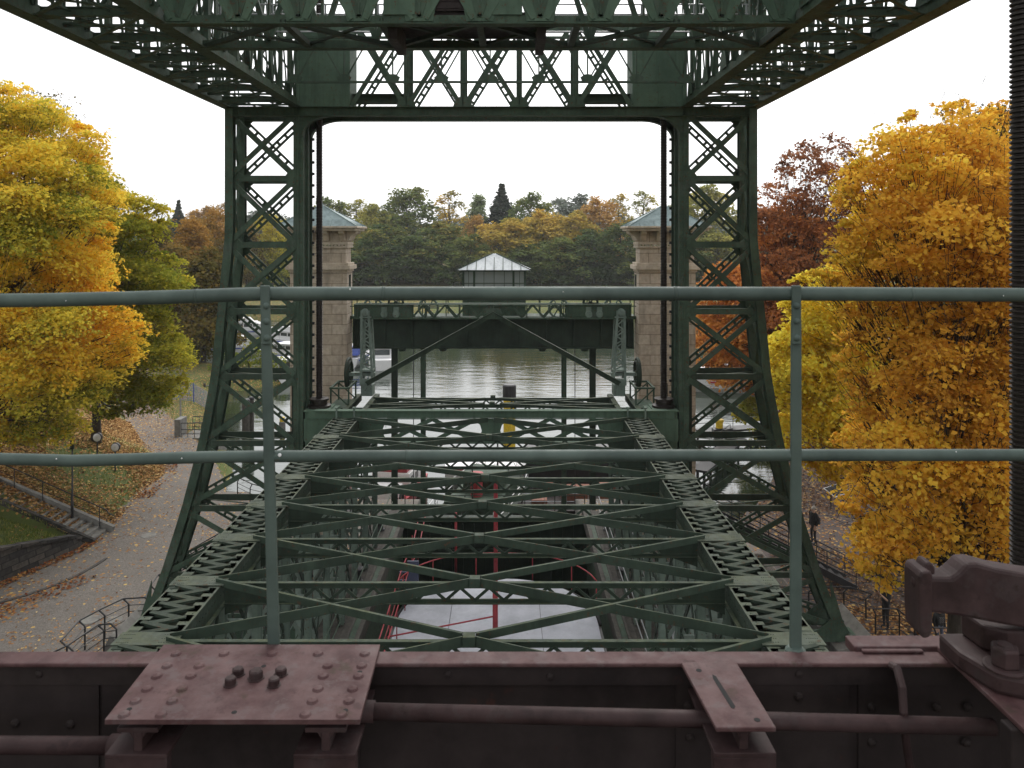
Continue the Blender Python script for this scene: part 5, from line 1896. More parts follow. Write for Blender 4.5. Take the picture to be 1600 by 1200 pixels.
def cruiser(label, loc, rz, L=9.0, B=3.1, H=1.15, hull='white', stripe='blue', canopy=None, group=None, fly=False):
    t = thing('motor_cruiser', label, 'motor boat', loc, group)
    b = BoatMB(loc, rz)
    b.add(*hull_mb(L, B, H))
    b.build('hull', M[hull], t, bevel=.02)
    b = BoatMB(loc, rz)
    b.span(-L * .47, L * .1, -B * .49, -B * .505, H * .72, H * .84)
    b.span(-L * .47, L * .1, B * .49, B * .505, H * .72, H * .84)
    b.build('stripe', M[stripe], t)
    b = BoatMB(loc, rz)
    z0, z1 = H + .02, H + 1.15
    q = [(-L * .28, z0), (L * .30, z0), (L * .16, z1 - .25), (L * .07, z1), (-L * .26, z1)]
    b.prism([V(x, -B * .38, z) for x, z in q], (0, B * .76, 0))
    b.span(-L * .30, L * .09, -B * .42, B * .42, z1 + .001, z1 + .07)
    if fly:
        b.prism([V(x, -B * .3, z) for x, z in ((-L * .2, z1 + .08), (L * .04, z1 + .08), (-L * .02, z1 + .75), (-L * .2, z1 + .7))], (0, B * .6, 0))
    cab = b.build('cabin', M['white'], t, bevel=.05)
    b = BoatMB(loc, rz)
    for s in (-1, 1):
        for xa, xb in ((-.22, -.10), (-.085, .03), (.045, .12)):
            b.span(L * xa, L * xb, s * B * .375, s * B * .384, H + .48, H + .95)
    b.prism([V(L * .275, -B * .30, H + .28), V(L * .275, B * .30, H + .28), V(L * .185, B * .30, H + .84), V(L * .185, -B * .30, H + .84)], (.03, 0, .03))
    b.span(-L * .283, -L * .281, -B * .3, B * .3, H + .35, H + 1.0)
    b.build('windows', M['glass'], cab)
    if canopy:
        b = BoatMB(loc, rz)
        b.prism([V(x, -B * .43, z) for x, z in ((-L * .46, H + .3), (-L * .29, H + .3), (-L * .285, H + 1.35), (-L * .42, H + 1.25))], (0, B * .86, 0))
        b.build('canopy', M[canopy], t, bevel=.06)
    b = BoatMB(loc, rz)
    pts = [V(L * .02, s_ * B * .46, H + .5) for s_ in (1,)]
    rl_ = []
    for x, w_ in ((.02, .48), (.2, .44), (.35, .3), (.45, .14), (.49, .02)):
        rl_.append((L * x, B * w_, H * (1.02 + max(0, x) * .45) + .55))
    b.path([V(x, -y, z) for x, y, z in rl_] + [V(x, y, z) for x, y, z in reversed(rl_)], .02, 5)
    for x, y, z in rl_:
        for s in (-1, 1):
            b.tube(V(x, s * y, z - .6), V(x, s * y, z), .016, n=5)
    b.build('railing', M['galv'], t)
    return t


Wp = lambda u, v: px(u, v, 16.5 * 1200 / (v - 370)) * 1.0


def wpt(u, v):
    d = (EYE.z - WATER_Z) * 1200 / (v - 370)
    return V(EYE.x + (u - 795) / 1200 * d, d, WATER_Z)


R_ = math.radians
GM = 'cruisers moored in the marina'
cruiser('white cruiser with dark cabin windows, nearest the bushes left of the railing post', wpt(372, 553), R_(18), 10, 3.4, 1.3, group=GM)
cruiser('white cruiser behind the others with a bare white mast frame, furthest from the camera', wpt(392, 526), R_(12), 11, 3.5, 1.3, group=GM, fly=True)
cruiser('white cruiser under a long blue cover against the stone tower', wpt(452, 544), R_(150), 11, 3.6, 1.5, canopy='blue', group=GM, fly=True)
cruiser('white cruiser with sloped dark windscreen just left of the stone tower', wpt(446, 566), R_(160), 9.5, 3.3, 1.4, group=GM)
cruiser('small white cruiser low behind the railing post, nearest the quay piles', wpt(444, 590), R_(115), 7.5, 2.8, 1.2, group=GM)
cruiser('white cruiser seen stern-on between gantry column and gate post', wpt(598, 570), R_(96), 9, 3.4, 1.3, group=GM)
cruiser('white cruiser with blue stern cover seen past the gantry column by the stone tower', wpt(556, 568), R_(85), 8, 3.1, 1.3, canopy='blue', group=GM)
cruiser('long white cruiser with dark red waterline half hidden by rust-red leaves', wpt(1128, 610), R_(172), 15, 3.8, 1.5, stripe='barge_red')
# red and white launch
loc = wpt(606, 797)
t = thing('launch', 'small launch with white hull and red wheelhouse just beyond the trough gate', 'launch', loc)
b = BoatMB(loc, R_(-100))
b.add(*hull_mb(8.5, 3.0, 1.0))
b.build('hull', M['barge_red'], t)
b = BoatMB(loc, R_(-100))
b.span(-3.4, -.5, -1.2, 1.2, 1.05, 2.1)
b.span(.2, 2.0, -1.0, 1.0, 1.05, 1.75)
b.build('cabin', M['white'], t, bevel=.04)
b = BoatMB(loc, R_(-100))
b.span(-2.4, -.6, -1.0, 1.0, 2.101, 3.0)
b.span(-2.6, -.4, -1.15, 1.15, 3.001, 3.12)
wh = b.build('wheelhouse', M['barge_red'], t, bevel=.03)
b = BoatMB(loc, R_(-100))
for y in (-.6, 0, .6):
    b.span(-.595, -.58, y - .24, y + .24, 2.4, 2.85)
for x in (-2.0, -1.1):
    for s in (-1, 1):
        b.span(x - .3, x + .3, s * 1.001, s * 1.015, 2.4, 2.85)
        b.span(x - .3, x + .3, s * 1.201, s * 1.215, 1.4, 1.85)
b.build('windows', M['glass'], wh)
for x in (1.2, 2.2):
    for s in (-1, 1):
        b = BoatMB(loc, R_(-100))
        ring = [V(x + .28 * math.cos(a), s * 1.25, 1.2 + .28 * math.sin(a)) for a in np.linspace(0, 2 * math.pi, 15)[:-1]]
        b.path(ring, .08, 6, closed=True)
        b.build('tyre_fender', M['rubber'], t)
# old green tug with rigging
loc = wpt(762, 800)
t = thing('harbour_tug', 'green and white tug with masts and rigging moored beyond the trough gate', 'tug', loc)
rz = R_(75)
b = BoatMB(loc, rz)
b.add(*hull_mb(11, 4.4, .95))
b.build('hull', M['green_dark'], t)
b = BoatMB(loc, rz)
b.span(-3.6, 1.4, -1.5, 1.5, 1.0, 1.7)
b.build('deckhouse', M['green'], t, bevel=.04)
b = BoatMB(loc, rz)
b.span(-1.4, .6, -1.1, 1.1, 1.701, 2.5)
b.span(-1.6, .8, -1.25, 1.25, 2.501, 2.6)
b.build('wheelhouse', M['green'], t, bevel=.03)
b = BoatMB(loc, rz)
b.lathe((-2.2, 0, 1.7), [(.34, 0), (.34, .9), (.38, .95), (.38, 1.3), (.3, 1.32)], 14)
b.build('funnel', M['barge_red'], t)
b = BoatMB(loc, rz)
b.path([V(2.2, 0, .9), V(2.2, 0, 4.6)], [.07, .04], 8)
b.path([V(-3.0, 0, .9), V(-3.0, 0, 3.8)], [.06, .03], 8)
for a, c in ((V(2.2, 0, 4.5), V(5.3, 0, 1.3)), (V(2.2, 0, 4.5), V(-3.0, 0, 3.7)), (V(-3, 0, 3.7), V(-5.4, 0, 1.1)), (V(2.2, 0, 4.4), V(1.6, 2.0, 1.1)), (V(2.2, 0, 4.4), V(1.6, -2.0, 1.1))):
    b.tube(a, c, .015, n=5)
b.bar(V(2.2, 0, 1.6), V(5.0, .8, 3.0), .1, .1)
b.build('rigging', M['black'], t)
for s in (-1, 1):
    b = BoatMB(loc, rz)
    rl_ = [(-5.2, 1.85), (-3, 2.1), (0, 2.15), (2.2, 1.95), (3.8, 1.3), (5.0, .5)]
    for z in (1.5, 1.9):
        b.path([V(x, s * y, z) for x, y in rl_], .025, 5)
    for x, y in rl_:
        b.tube(V(x, s * y, .9), V(x, s * y, 1.9), .02, n=5)
    b.build('railing', M['white'], t)
for x in (-3, -1, 1, 2.6):
    b = BoatMB(loc, rz)
    ring = [V(x + .3 * math.cos(a), -2.2, .75 + .3 * math.sin(a)) for a in np.linspace(0, 2 * math.pi, 15)[:-1]]
    b.path(ring, .09, 6, closed=True)
    b.build('tyre_fender', M['rubber'], t)
# dark work barge with red deck gear
loc = wpt(892, 800)
t = thing('work_barge', 'dark open work barge with rust-red deck machinery beyond the trough gate', 'work barge', loc)
b = BoatMB(loc, 0)
b.prism([V(-3.0, -2.2, -.4), V(3.4, -2.2, -.4), V(3.4, 7.5, -.4), V(-3.0, 7.5, -.4)], (0, 0, 1.25))
b.build('hull', M['black_red'], t, bevel=.05)
b = BoatMB(loc, 0)
b.span(-2.6, 3.2, 2.0, 7.0, .86, 2.6)
b.build('hold_cover', M['black'], t, bevel=.05)
b = BoatMB(loc, 0)
b.span(-.6, 1.4, -.6, .6, .86, 1.5)
b.span(1.6, 2.5, -1.4, -.2, .86, 2.0)
b.span(-2.4, -1.5, -1.6, -.6, .86, 1.25)
b.lathe((-1.2, .8, .86), [(.3, 0), (.3, .7), (.2, .75)], 12)
b.build('deck_machinery', painted('orange_red_paint', (.17, .065, .045), (.24, .10, .06)), t, bevel=.03)
b = BoatMB(loc, 0)
for z in (1.35, 1.8):
    b.tube(V(-2.9, -2.1, z), V(3.3, -2.1, z), .025, n=5)
for x in np.linspace(-2.9, 3.3, 6):
    b.tube(V(float(x), -2.1, .85), V(float(x), -2.1, 1.8), .02, n=5)
b.build('railing', M['galv'], t)
# long white cargo hull further out
loc = wpt(806, 752)
t = thing('cargo_ship', 'long low ship with white side and red top behind the green tug', 'ship', loc)
b = BoatMB(loc, R_(4))
b.add(*hull_mb(9.5, 3.6, 1.3))
b.build('hull', M['white'], t)
b = BoatMB(loc, R_(4))
b.span(-4.4, 2.6, -1.65, -1.5, 1.301, 1.45)
for k in range(5):
    b.span(-3.6 + k * 1.3, -3.55 + k * 1.3, -1.82, -1.80, .2, 1.3)
b.build('coaming', M['barge_red'], t)
loc = wpt(916, 742)
cruiser('white motor boat behind the dark work barge', loc, R_(8), 8, 2.8, 1.0)

# ------------------------------------------------------------------ mooring piles
def pile(label, u, v, r, top, cap, group=None, mat='yellow'):
    p = wpt(u, v)
    t = thing('mooring_pile', label, 'mooring pile', p - V(0, 0, 2.4), group)
    MB().lathe(p + V(0, 0, -2.4), [(r, 0), (r, 2.4 + top)], 14).build('shaft', M[mat], t, smooth=False)
    MB().lathe(p + V(0, 0, top), [(r * 1.12, 0), (r * 1.12, cap), (r * .9, cap + .08), (0, cap + .1)], 14).build('cap', M['black'], t)


pile('thick yellow mooring pile with a broad black cap standing in the basin', 796, 706, .46, 4.15, .95)
pile('thicker of the two dark mooring piles seen through the tower by the path', 384, 684, .30, 2.9, .2, 'dark mooring piles by the tower', 'wood')
pile('slimmer of the two dark mooring piles seen through the tower by the path', 393, 681, .20, 3.0, .15, 'dark mooring piles by the tower', 'wood')
t = thing('dolphin', 'twin dark mooring dolphin with a yellow top, seen through the tower by the yard', 'dolphin', wpt(1130, 704) - V(0, 0, 2))
p = wpt(1130, 704)
b = MB()
b.path([p + V(-.45, 0, -2), p + V(-.30, 0, 1.75)], .30, 10)
b.path([p + V(.75, 0, -2), p + V(.45, 0, 1.75)], .30, 10)
b.span(p.x - .8, p.x + .9, p.y - .35, p.y + .35, p.z + 1.0, p.z + 1.7)
b.build('piles', M['black'], t)
MB().lathe(p + V(-.3, 0, 1.76), [(.28, 0), (.28, .45), (.34, .46), (.34, .65), (0, .67)], 12).build('cap', M['yellow'], t)
for k, (u, v, lab) in enumerate(((441, 672, 'small yellow-topped signal bollard on the quay beside the lattice tower by the path'),)):
    p = wpt(u, v)
    t = thing('bollard', lab, 'bollard', p - V(0, 0, 1))
    MB().lathe(p - V(0, 0, 1), [(.28, 0), (.28, 1.7), (.2, 1.75)], 12).build('shaft', M['concrete'], t)
    MB().lathe(p + V(0, 0, .75), [(.22, 0), (.22, .35), (0, .36)], 12).build('cap', M['yellow'], t)

# landing stages, right and left
def jetty(label, pts, w_=1.3, side=1):
    t = thing('jetty', label, 'jetty', pts[0] - V(0, 0, 1))
    d, r = MB(), MB()
    for a, c in zip(pts, pts[1:]):
        d.bar(a, c, w_, .16)
        dv = (c - a).normalized()
        nv = V(-dv.y, dv.x, 0) * (w_ / 2 - .05) * side
        n = max(2, int((c - a).length / 1.4))
        for z in (.45, 1.0):
            r.tube(a + nv + V(0, 0, z), c + nv + V(0, 0, z), .025, n=6)
        for i in range(n + 1):
            q = a.lerp(c, i / n) + nv
            r.tube(q, q + V(0, 0, 1.0), .025, n=6)
            d.tube(q - nv - V(0, 0, 2.5), q - nv, .10, n=8)
    d.build('deck', M['black'], t)
    r.build('railing', M['black'], t)


a = wpt(1090, 762)
jetty('dark jetty with railings in the water beyond the lattice tower by the yard', [V(a.x, a.y, -.4), V(a.x + 5.2, a.y + 8.5, -.5)])
a = wpt(1150, 700)
jetty('far landing stage with a thin railing behind the twin dolphin', [V(a.x - 2.5, a.y + 2, -.7), V(a.x + 4, a.y + 3, -.5)])
# landing with railing on the left bank
p0 = hit(283, 684)
t = thing('landing_stage', 'concrete landing with grey railing at the water edge beside the path', 'landing stage', p0)
b = MB()
b.span(p0.x - .2, p0.x + 2.6, p0.y - .1, p0.y + 2.2, -1.7, .02)
b.span(p0.x - .6, p0.x - .15, p0.y + .2, p0.y + 1.4, -.5, 1.3)
b.build('slab', M['concrete'], t, bevel=.02)
for y in (p0.y, p0.y + 2.1):
    b = MB()
    for z in (.3, .62, 1.1):
        b.tube(V(p0.x, y, z), V(p0.x + 2.5, y, z), .03, n=6)
    for k in range(6):
        b.tube(V(p0.x + k * .5, y, 0), V(p0.x + k * .5, y, 1.1), .022, n=6)
    b.build('railing', M['black'], t)
p0 = hit(282, 655)
t = thing('flag_pole', 'thin white pole on the bank above the landing', 'pole', p0)
MB().path([p0 - V(0, 0, .3), p0 + V(0, 0, 5.4)], [.07, .045], 8).build('pole', M['galv'], t)
MB().lathe(p0, [(.18, 0), (.18, .06), (.08, .12)], 10).build('base_plate', M['concrete'], t)

# blue wire fence across the bank
t = thing('wire_fence', 'blue wire mesh fence across the grass bank at the water edge', 'fence', hit(232, 640))
fp = [hit(u, v) for u, v in ((222, 632), (250, 637), (280, 639), (306, 637), (330, 634))]
fp = [V(p.x, 77 + i * .5, gz(p.x, 77 + i * .5)) for i, p in enumerate(fp)]
fp = [V(-32.4, 70.6, 0), V(-30.4, 70.5, 0), V(-28.2, 70.3, 0), V(-26.3, 70.1, 0)]
fp = [V(p.x, p.y, max(gz(p.x, p.y), WATER_Z + .2)) for p in fp]
b, ps = MB(), MB()
for a, c in zip(fp, fp[1:]):
    for k in range(11):
        z = .12 + k * .15
        b.bar(a + V(0, 0, z), c + V(0, 0, z), .02, .022)
    n = 14
    for i in range(n + 1):
        q = a.lerp(c, i / n)
        b.bar(q + V(0, 0, .1), q + V(0, 0, 1.65), .014, .014)
b.build('mesh_panel', M['blue'], t)
for q in fp:
    MB().tube(q - V(0, 0, .4), q + V(0, 0, 1.8), .05, n=8).build('post', M['blue'], t)

# quay with piles in the marina
t = thing('quay', 'timber-edged quay below the bush, seen through the lattice tower by the path', 'quay', (-27, 85, WATER_Z))
b = MB()
q0, q1 = V(-33.2, 80.5, -1.0), V(-24.3, 88.2, -1.0)
b.bar(q0, q1, 1.2, .5)
b.build('quay_edge', M['concrete'], t)
b = MB()
for i in range(16):
    q = q0.lerp(q1, i / 15) + V(.6, -.55, 0)
    b.tube(q - V(0, 0, 2), q + V(0, 0, .55), .13, n=7)
b.build('quay_piles', M['wood'], t)

# ------------------------------------------------------------------ guard railings round the pit
def guard(label, pts, group, lean=None, tilt=.22):
    """black railing with posts cranked inwards at the top"""
    t = thing('guard_railing', label, 'railing', pts[0], group)
    rails = MB()
    lv = lean or V(0, 0, 0)
    tops = [p + V(0, 0, 1.05) + lv * tilt for p in pts]
    knee = [p + V(0, 0, .85) for p in pts]
    rails.path(tops, .03, 8)
    for h in (.28, .56, .80):
        rails.path([p + V(0, 0, h) for p in pts], .016, 6)
    rails.build('rails', M['black'], t)
    for i, p in enumerate(pts):
        MB().path([p - V(0, 0, .05), knee[i], tops[i]], .032, 8).build('post', M['black'], t)


gp_ = [V(-14.6, 26.5, 0), V(-14.75, 27.9, 0), V(-14.45, 28.7, 0), V(-14.0, 29.6, 0), V(-13.2, 29.7, 0), V(-13.45, 30.7, 0), V(-13.6, 31.7, 0), V(-12.7, 31.8, 0)]
guard('black guard railing with cranked posts along the pit beside the path', gp_, 'guard railings round the pit', V(-1, 0, 0))
gp_ = [V(-14.9, 25.0, 0), V(-14.2, 26.2, 0), V(-13.9, 27.6, 0), V(-13.5, 27.7, 0)]
guard('short black guard railing just above the red girder, left of the bolted plate', gp_, 'guard railings round the pit', V(-1, 0, 0))
gp_ = [V(11.2, 30.6, 0), V(12.6, 30.6, 0), V(14.0, 30.6, 0), V(14.6, 30.0, 0)]
guard('black guard railing behind the foot of the lattice tower by the yard', gp_, 'guard railings round the pit', V(1, 0, 0))
gp_ = [V(14.4, 28.8, 0), V(15.3, 28.8, 0), V(15.4, 27.9, 0), V(15.9, 27.4, 0), V(17.0, 27.4, 0)]
guard('black guard railing in front of the person raising a camera', gp_, 'guard railings round the pit', V(-.4, 0, 0))

# steel stairs from the trough walkway down to the ground, one each side
for sd, lab in ((-1, 'dark steel stair between trough and path, beyond the lattice tower by the path'), (1, 'dark steel stair with handrails between trough and leaf-strewn yard')):
    t = thing('steel_stair', lab, 'stair', (sd * 15.2, 33.4, 0))
    a, c = (V(9.2, 33.0, 3.2), V(15.4, 33.0, .05)) if sd > 0 else (V(-8.0, 33.0, 3.3), V(-13.3, 33.0, .3))
    b = MB()
    for y in (32.6, 33.7):
        b.bar(V(a.x, y, a.z), V(c.x, y, c.z), .06, .28)
    n = 15
    for i in range(n + 1):
        q = a.lerp(c, i / n)
        b.span(q.x - .14, q.x + .14, 32.64, 33.66, q.z - .02, q.z + .02)
    b.span(sd * 5.9, a.x, 32.6, 33.7, 3.05, 3.2)
    b.build('flight', M['black'], t)
    b = MB()
    for y in (32.6, 33.7):
        for h in (.5, .98):
            b.path([V(sd * 6.0, y, a.z + h), V(a.x, y, a.z + h), V(c.x, y, c.z + h)], .024, 6)
        for i in range(0, n + 1, 3):
            q = a.lerp(c, i / n)
            b.tube(V(q.x, y, q.z), V(q.x, y, q.z + .98), .02, n=6)
    b.build('handrail', M['black'], t)

# railing on the path side of the water
pts = [hit(u, v) for u, v in ((352, 752), (362, 768), (374, 782))]
pts = [V(-15.0, 44.3, 0.0), V(-13.9, 43.2, 0), V(-12.9, 42.6, 0), V(-11.8, 42.4, 0)]
guard('black railing at the water edge, seen through the tower by the path', pts, 'guard railings round the pit', V(.3, .6, 0))

# information board lying tilted on two legs under the yellow trees
p = hit(1308, 792)
t = thing('information_board', 'low tilted information board with white rim on the leafy ground', 'information board', p)
b = MB()
q = [V(-.75, -.35, .75), V(.75, -.35, .75), V(.75, .35, 1.05), V(-.75, .35, 1.05)]
c, s = math.cos(R_(35)), math.sin(R_(35))
rot = lambda v_: V(p.x + v_.x * c - v_.y * s, p.y + v_.x * s + v_.y * c, p.z + v_.z)
b.prism([rot(v_) for v_ in q], (0, 0, .03))
b.build('rim', M['white'], t)
b = MB()
b.prism([rot(V(v_.x * .96, v_.y * .93, v_.z + .032 + (-.02 if v_.y < 0 else .0))) for v_ in [V(-.75, -.35, .771), V(.75, -.35, .771), V(.75, .35, 1.03), V(-.75, .35, 1.03)]], (0, 0, .012))
b.build('panel', M['void'], t)
b = MB()
for x in (-.6, .6):
    b.tube(rot(V(x, 0, -.1)), rot(V(x, 0, .89)), .035, n=8)
b.build('legs', M['black'], t)

# ------------------------------------------------------------------ people
def person(label, loc, rz, sc, J, mats, hair=None, bag=False, jacket=True, extra=None):
    """J: joint name -> (x, y, z) for a 1.75 m figure facing -y; one skinned, continuous body"""
    bones = [('pelvis', 'waist'), ('waist', 'chest'), ('chest', 'neck'), ('neck', 'chin'), ('chin', 'crown')]
    for s in 'lr':
        bones += [('pelvis', 'hip' + s), ('hip' + s, 'knee' + s), ('knee' + s, 'ankle' + s), ('ankle' + s, 'toe' + s),
                  ('chest', 'sho' + s), ('sho' + s, 'elb' + s), ('elb' + s, 'wri' + s), ('wri' + s, 'palm' + s)]
    rad = {'pelvis': (.155, .115), 'waist': (.145, .105), 'chest': (.165, .12), 'neck': (.058, .058), 'chin': (.072, .085), 'crown': (.07, .085)}
    for s in 'lr':
        rad.update({'hip' + s: (.095, .1), 'knee' + s: (.062, .062), 'ankle' + s: (.045, .045), 'toe' + s: (.042, .03),
                    'sho' + s: (.07, .07), 'elb' + s: (.047, .047), 'wri' + s: (.032, .026), 'palm' + s: (.04, .02)})
    names = list(rad)
    P = {k: Vector(v_) for k, v_ in J.items()}
    # five fingers, rooted in the palm
    for s in 'lr':
        d = (P['palm' + s] - P['wri' + s]).normalized()
        side = d.cross(Vector((0, 1, 0)))
        if side.length < .2:
            side = d.cross(Vector((1, 0, 0)))
        side.normalize()
        curl = d.cross(side)
        for k in range(5):
            if k == 0:
                r0 = P['palm' + s] - d * .02 + side * .035
                a, b_ = r0 + side * .022 + d * .02, r0 + side * .032 + d * .05
            else:
                o = side * (.03 - (k - 1) * .019)
                L = (.075, .085, .078, .06)[k - 1]
                r0 = P['palm' + s] + o + d * .02
                a, b_ = r0 + d * L * .55 + curl * .008, r0 + d * L * .95 + curl * .03
            for nm, q in (('a', a), ('b', b_)):
                key = 'f%s%d%s' % (s, k, nm)
                P[key] = q
                rad[key] = (.0085, .0085)
                names.append(key)
            bones += [('palm' + s, 'f%s%da' % (s, k)), ('f%s%da' % (s, k), 'f%s%db' % (s, k))]
    me = bpy.data.meshes.new('person')
    c, s_ = math.cos(rz), math.sin(rz)
    tr = lambda v_: Vector(((v_.x * c - v_.y * s_) * sc, (v_.x * s_ + v_.y * c) * sc, v_.z * sc))
    ix = {k: i for i, k in enumerate(names)}
    me.from_pydata([tr(P[k]) for k in names], [(ix[a], ix[b_]) for a, b_ in bones], [])
    tmp = bpy.data.objects.new('person_build', me)
    COL.objects.link(tmp)
    sk = tmp.modifiers.new('skin', 'SKIN')
    sk.use_smooth_shade = True
    for i, k in enumerate(names):
        me.skin_vertices[0].data[i].radius = tuple(r * sc for r in rad[k])
        me.skin_vertices[0].data[i].use_root = (k == 'pelvis')
    sub = tmp.modifiers.new('sub', 'SUBSURF')
    sub.levels = sub.render_levels = 2
    dg = bpy.context.evaluated_depsgraph_get()
    body = bpy.data.meshes.new_from_object(tmp.evaluated_get(dg))
    bpy.data.objects.remove(tmp)
    body.name = 'person'
    body.materials.clear()
    for k in ('skin', 'top', 'legs', 'shoes'):
        body.materials.append(mats[k])
    segs = [(a, b_, tr(P[a]), tr(P[b_])) for a, b_ in bones]

    def nearest(co):
        best, nm = 1e9, None
        for a, b_, pa, pb in segs:
            ab = pb - pa
            t_ = max(0, min(1, (co - pa).dot(ab) / max(ab.length_squared, 1e-9)))
            dd = (pa + ab * t_ - co).length
            if dd < best:
                best, nm = dd, (a, b_, t_)
        return nm
    top_faces = []
    for pl in body.polygons:
        a, b_, t_ = nearest(pl.center)
        if a in ('neck', 'chin') or b_.startswith('f') or a.startswith('palm') or b_.startswith('palm'):
            mi = 0
        elif b_[:-1] in ('toe',) or (a[:-1] == 'knee' and t_ > .97):
            mi = 3
        elif b_[:-1] in ('hip', 'knee', 'ankle'):
            mi = 2
        else:
            mi = 1
            if a[:-1] == 'elb' and mats.get('bare'):
                mi = 0
            else:
                top_faces.append(pl)
        pl.material_index = mi
    o = bpy.data.objects.new('person', body)
    COL.objects.link(o)
    o.location = loc
    ORIGIN[o.name] = Vector(loc)
    tag(o, label, 'person')
    # jacket: the clothed surface again, a little larger
    if jacket:
        used = {}
        vv, ff = [], []
        for pl in top_faces:
            f = []
            for i in pl.vertices:
                if i not in used:
                    used[i] = len(vv)
                    vv.append(body.vertices[i].co + body.vertices[i].normal * .018 * sc)
                f.append(used[i])
            ff.append(tuple(f))
        jm = bpy.data.meshes.new('jacket')
        jm.from_pydata(vv, [], ff)
        jm.materials.append(mats['top'])
        jm.polygons.foreach_set('use_smooth', [True] * len(jm.polygons))
        jo = bpy.data.objects.new('jacket', jm)
        COL.objects.link(jo)
        jo.parent = o
        ORIGIN[jo.name] = Vector(loc)
    # face: nose, ears, eyes; hair
    hd = (P['chin'] + P['crown']) / 2
    wl = lambda v_: Vector(loc) + tr(v_)
    fc = MB()
    f = Vector((0, -1, 0))
    fc.rivet(wl(hd + Vector((0, -.085, -.01))), tr(f), .018 * sc, .025 * sc, 8)
    for sx in (-1, 1):
        fc.rivet(wl(hd + Vector((sx * .078, .0, -.005))), tr(Vector((sx, 0, 0))), .028 * sc, .014 * sc, 8)
    fc.build('nose_and_ears', mats['skin'], o, smooth=True)
    ey = MB()
    for sx in (-1, 1):
        ey.rivet(wl(hd + Vector((sx * .032, -.081, .015))), tr(f), .010 * sc, .006 * sc, 8)
    ey.bar(wl(hd + Vector((-.025, -.083, -.055))), wl(hd + Vector((.025, -.083, -.055))), .006 * sc, .006 * sc)
    ey.build('eyes_and_mouth', M['rubber'], o)
    if hair is not None:
        hm_ = MB()
        n = 16
        prof = []
        lo = hair[1]
        for i in range(9):
            a = lo + (math.pi / 2 - lo) * i / 8
            prof.append((.094 * math.cos(a), .118 * math.sin(a)))
        P0, F0 = [], []
        for r, h in prof:
            for k in range(n):
                an = 2 * math.pi * k / n
                q = Vector((r * math.cos(an), r * math.sin(an) * 1.08 + .018, h + .045 + .03 * math.sin(an)))
                P0.append(wl(hd + q))
        for i in range(8):
            for k in range(n):
                F0.append((i * n + k, i * n + (k + 1) % n, (i + 1) * n + (k + 1) % n, (i + 1) * n + k))
        hm_.add(P0, F0)
        hm_.build('hair', hair[0], o, smooth=True)
    return o, wl


def pose(**kw):
    J = dict(pelvis=(0, 0, .94), waist=(0, .01, 1.10), chest=(0, .015, 1.32), neck=(0, .01, 1.48), chin=(0, -.015, 1.57), crown=(0, -.005, 1.68),
             hipl=(.10, 0, .88), kneel=(.105, -.015, .50), anklel=(.11, .02, .08), toel=(.125, -.13, .035),
             hipr=(-.10, 0, .88), kneer=(-.105, -.015, .50), ankler=(-.11, .02, .08), toer=(-.125, -.13, .035),
             shol=(.19, .02, 1.40), elbl=(.235, .05, 1.12), wril=(.22, -.05, .88), palml=(.215, -.07, .80),
             shor=(-.19, .02, 1.40), elbr=(-.235, .05, 1.12), wrir=(-.22, -.05, .88), palmr=(-.215, -.07, .80))
    J.update(kw)
    return J


cloth = lambda n, c: plain(n, c, .85, 0, .2, 12)
dk, nv, jn, br = cloth('black_cloth', (.012, .012, .014)), cloth('dark_trousers', (.022, .02, .022)), cloth('denim', (.075, .10, .155)), cloth('rust_cloth', (.16, .05, .035))
grey_hair, dark_hair = cloth('grey_hair', (.33, .31, .28)), cloth('dark_hair', (.025, .018, .014))
p = hit(1271, 850)
o, wl = person('man standing in dark jacket and trousers with a dark shoulder bag, in the leafy yard', p, R_(-70), 1.03,
               pose(elbl=(.24, .08, 1.14), wril=(.2, .0, .90), palml=(.195, -.02, .82)), dict(skin=M['skin'], top=dk, legs=nv, shoes=M['rubber']), (grey_hair, -.1))
b = MB()
b.box(wl(V(-.10, .27, 1.0)), (.20, .36, .34), R_(-70))
b.build('shoulder_bag', dk, o, bevel=.05)
b = MB()
b.path([wl(V(-.1, .24, 1.16)), wl(V(.0, .16, 1.42)), wl(V(.12, .0, 1.50)), wl(V(.05, -.15, 1.32)), wl(V(-.1, -.08, 1.1)), wl(V(-.12, .15, 1.02))], .014, 6)
b.build('bag_strap', dk, o)
p = hit(1384, 983)
o, wl = person('person in black holding a phone up before the face, standing behind the guard railing', p, R_(-80), .98,
               pose(elbl=(.26, -.10, 1.20), wril=(.12, -.30, 1.40), palml=(.07, -.34, 1.46), elbr=(-.26, -.10, 1.20), wrir=(-.12, -.30, 1.40), palmr=(-.07, -.34, 1.46)),
               dict(skin=M['skin'], top=dk, legs=nv, shoes=M['rubber'], bare=True), (dark_hair, -.3))
b = MB()
b.box(wl(V(0, -.41, 1.53)), (.15, .012, .08), R_(-80))
b.build('phone', M['black'], o, bevel=.004)
p = hit(1468, 1013)
o, wl = person('child in dark printed hoodie and blue jeans facing the camera on the leaves', p, R_(8), .86,
               pose(), dict(skin=M['skin'], top=dk, legs=jn, shoes=M['rubber']), (dark_hair, -.35))
b = MB()
for k in range(6):
    z = 1.36 - k * .045
    for i in range(3):
        x = -.11 + i * .085 + (k % 2) * .01
        b.bar(wl(V(x, -.150, z)), wl(V(x + .04, -.152, z)), .004, .009)
b.build('shirt_print', M['galv'], o)
# ------------------------------------------------------------------ trees
RNG = np.random.default_rng(11)


def unit(a):
    return a / np.maximum(np.linalg.norm(a, axis=-1, keepdims=True), 1e-9)


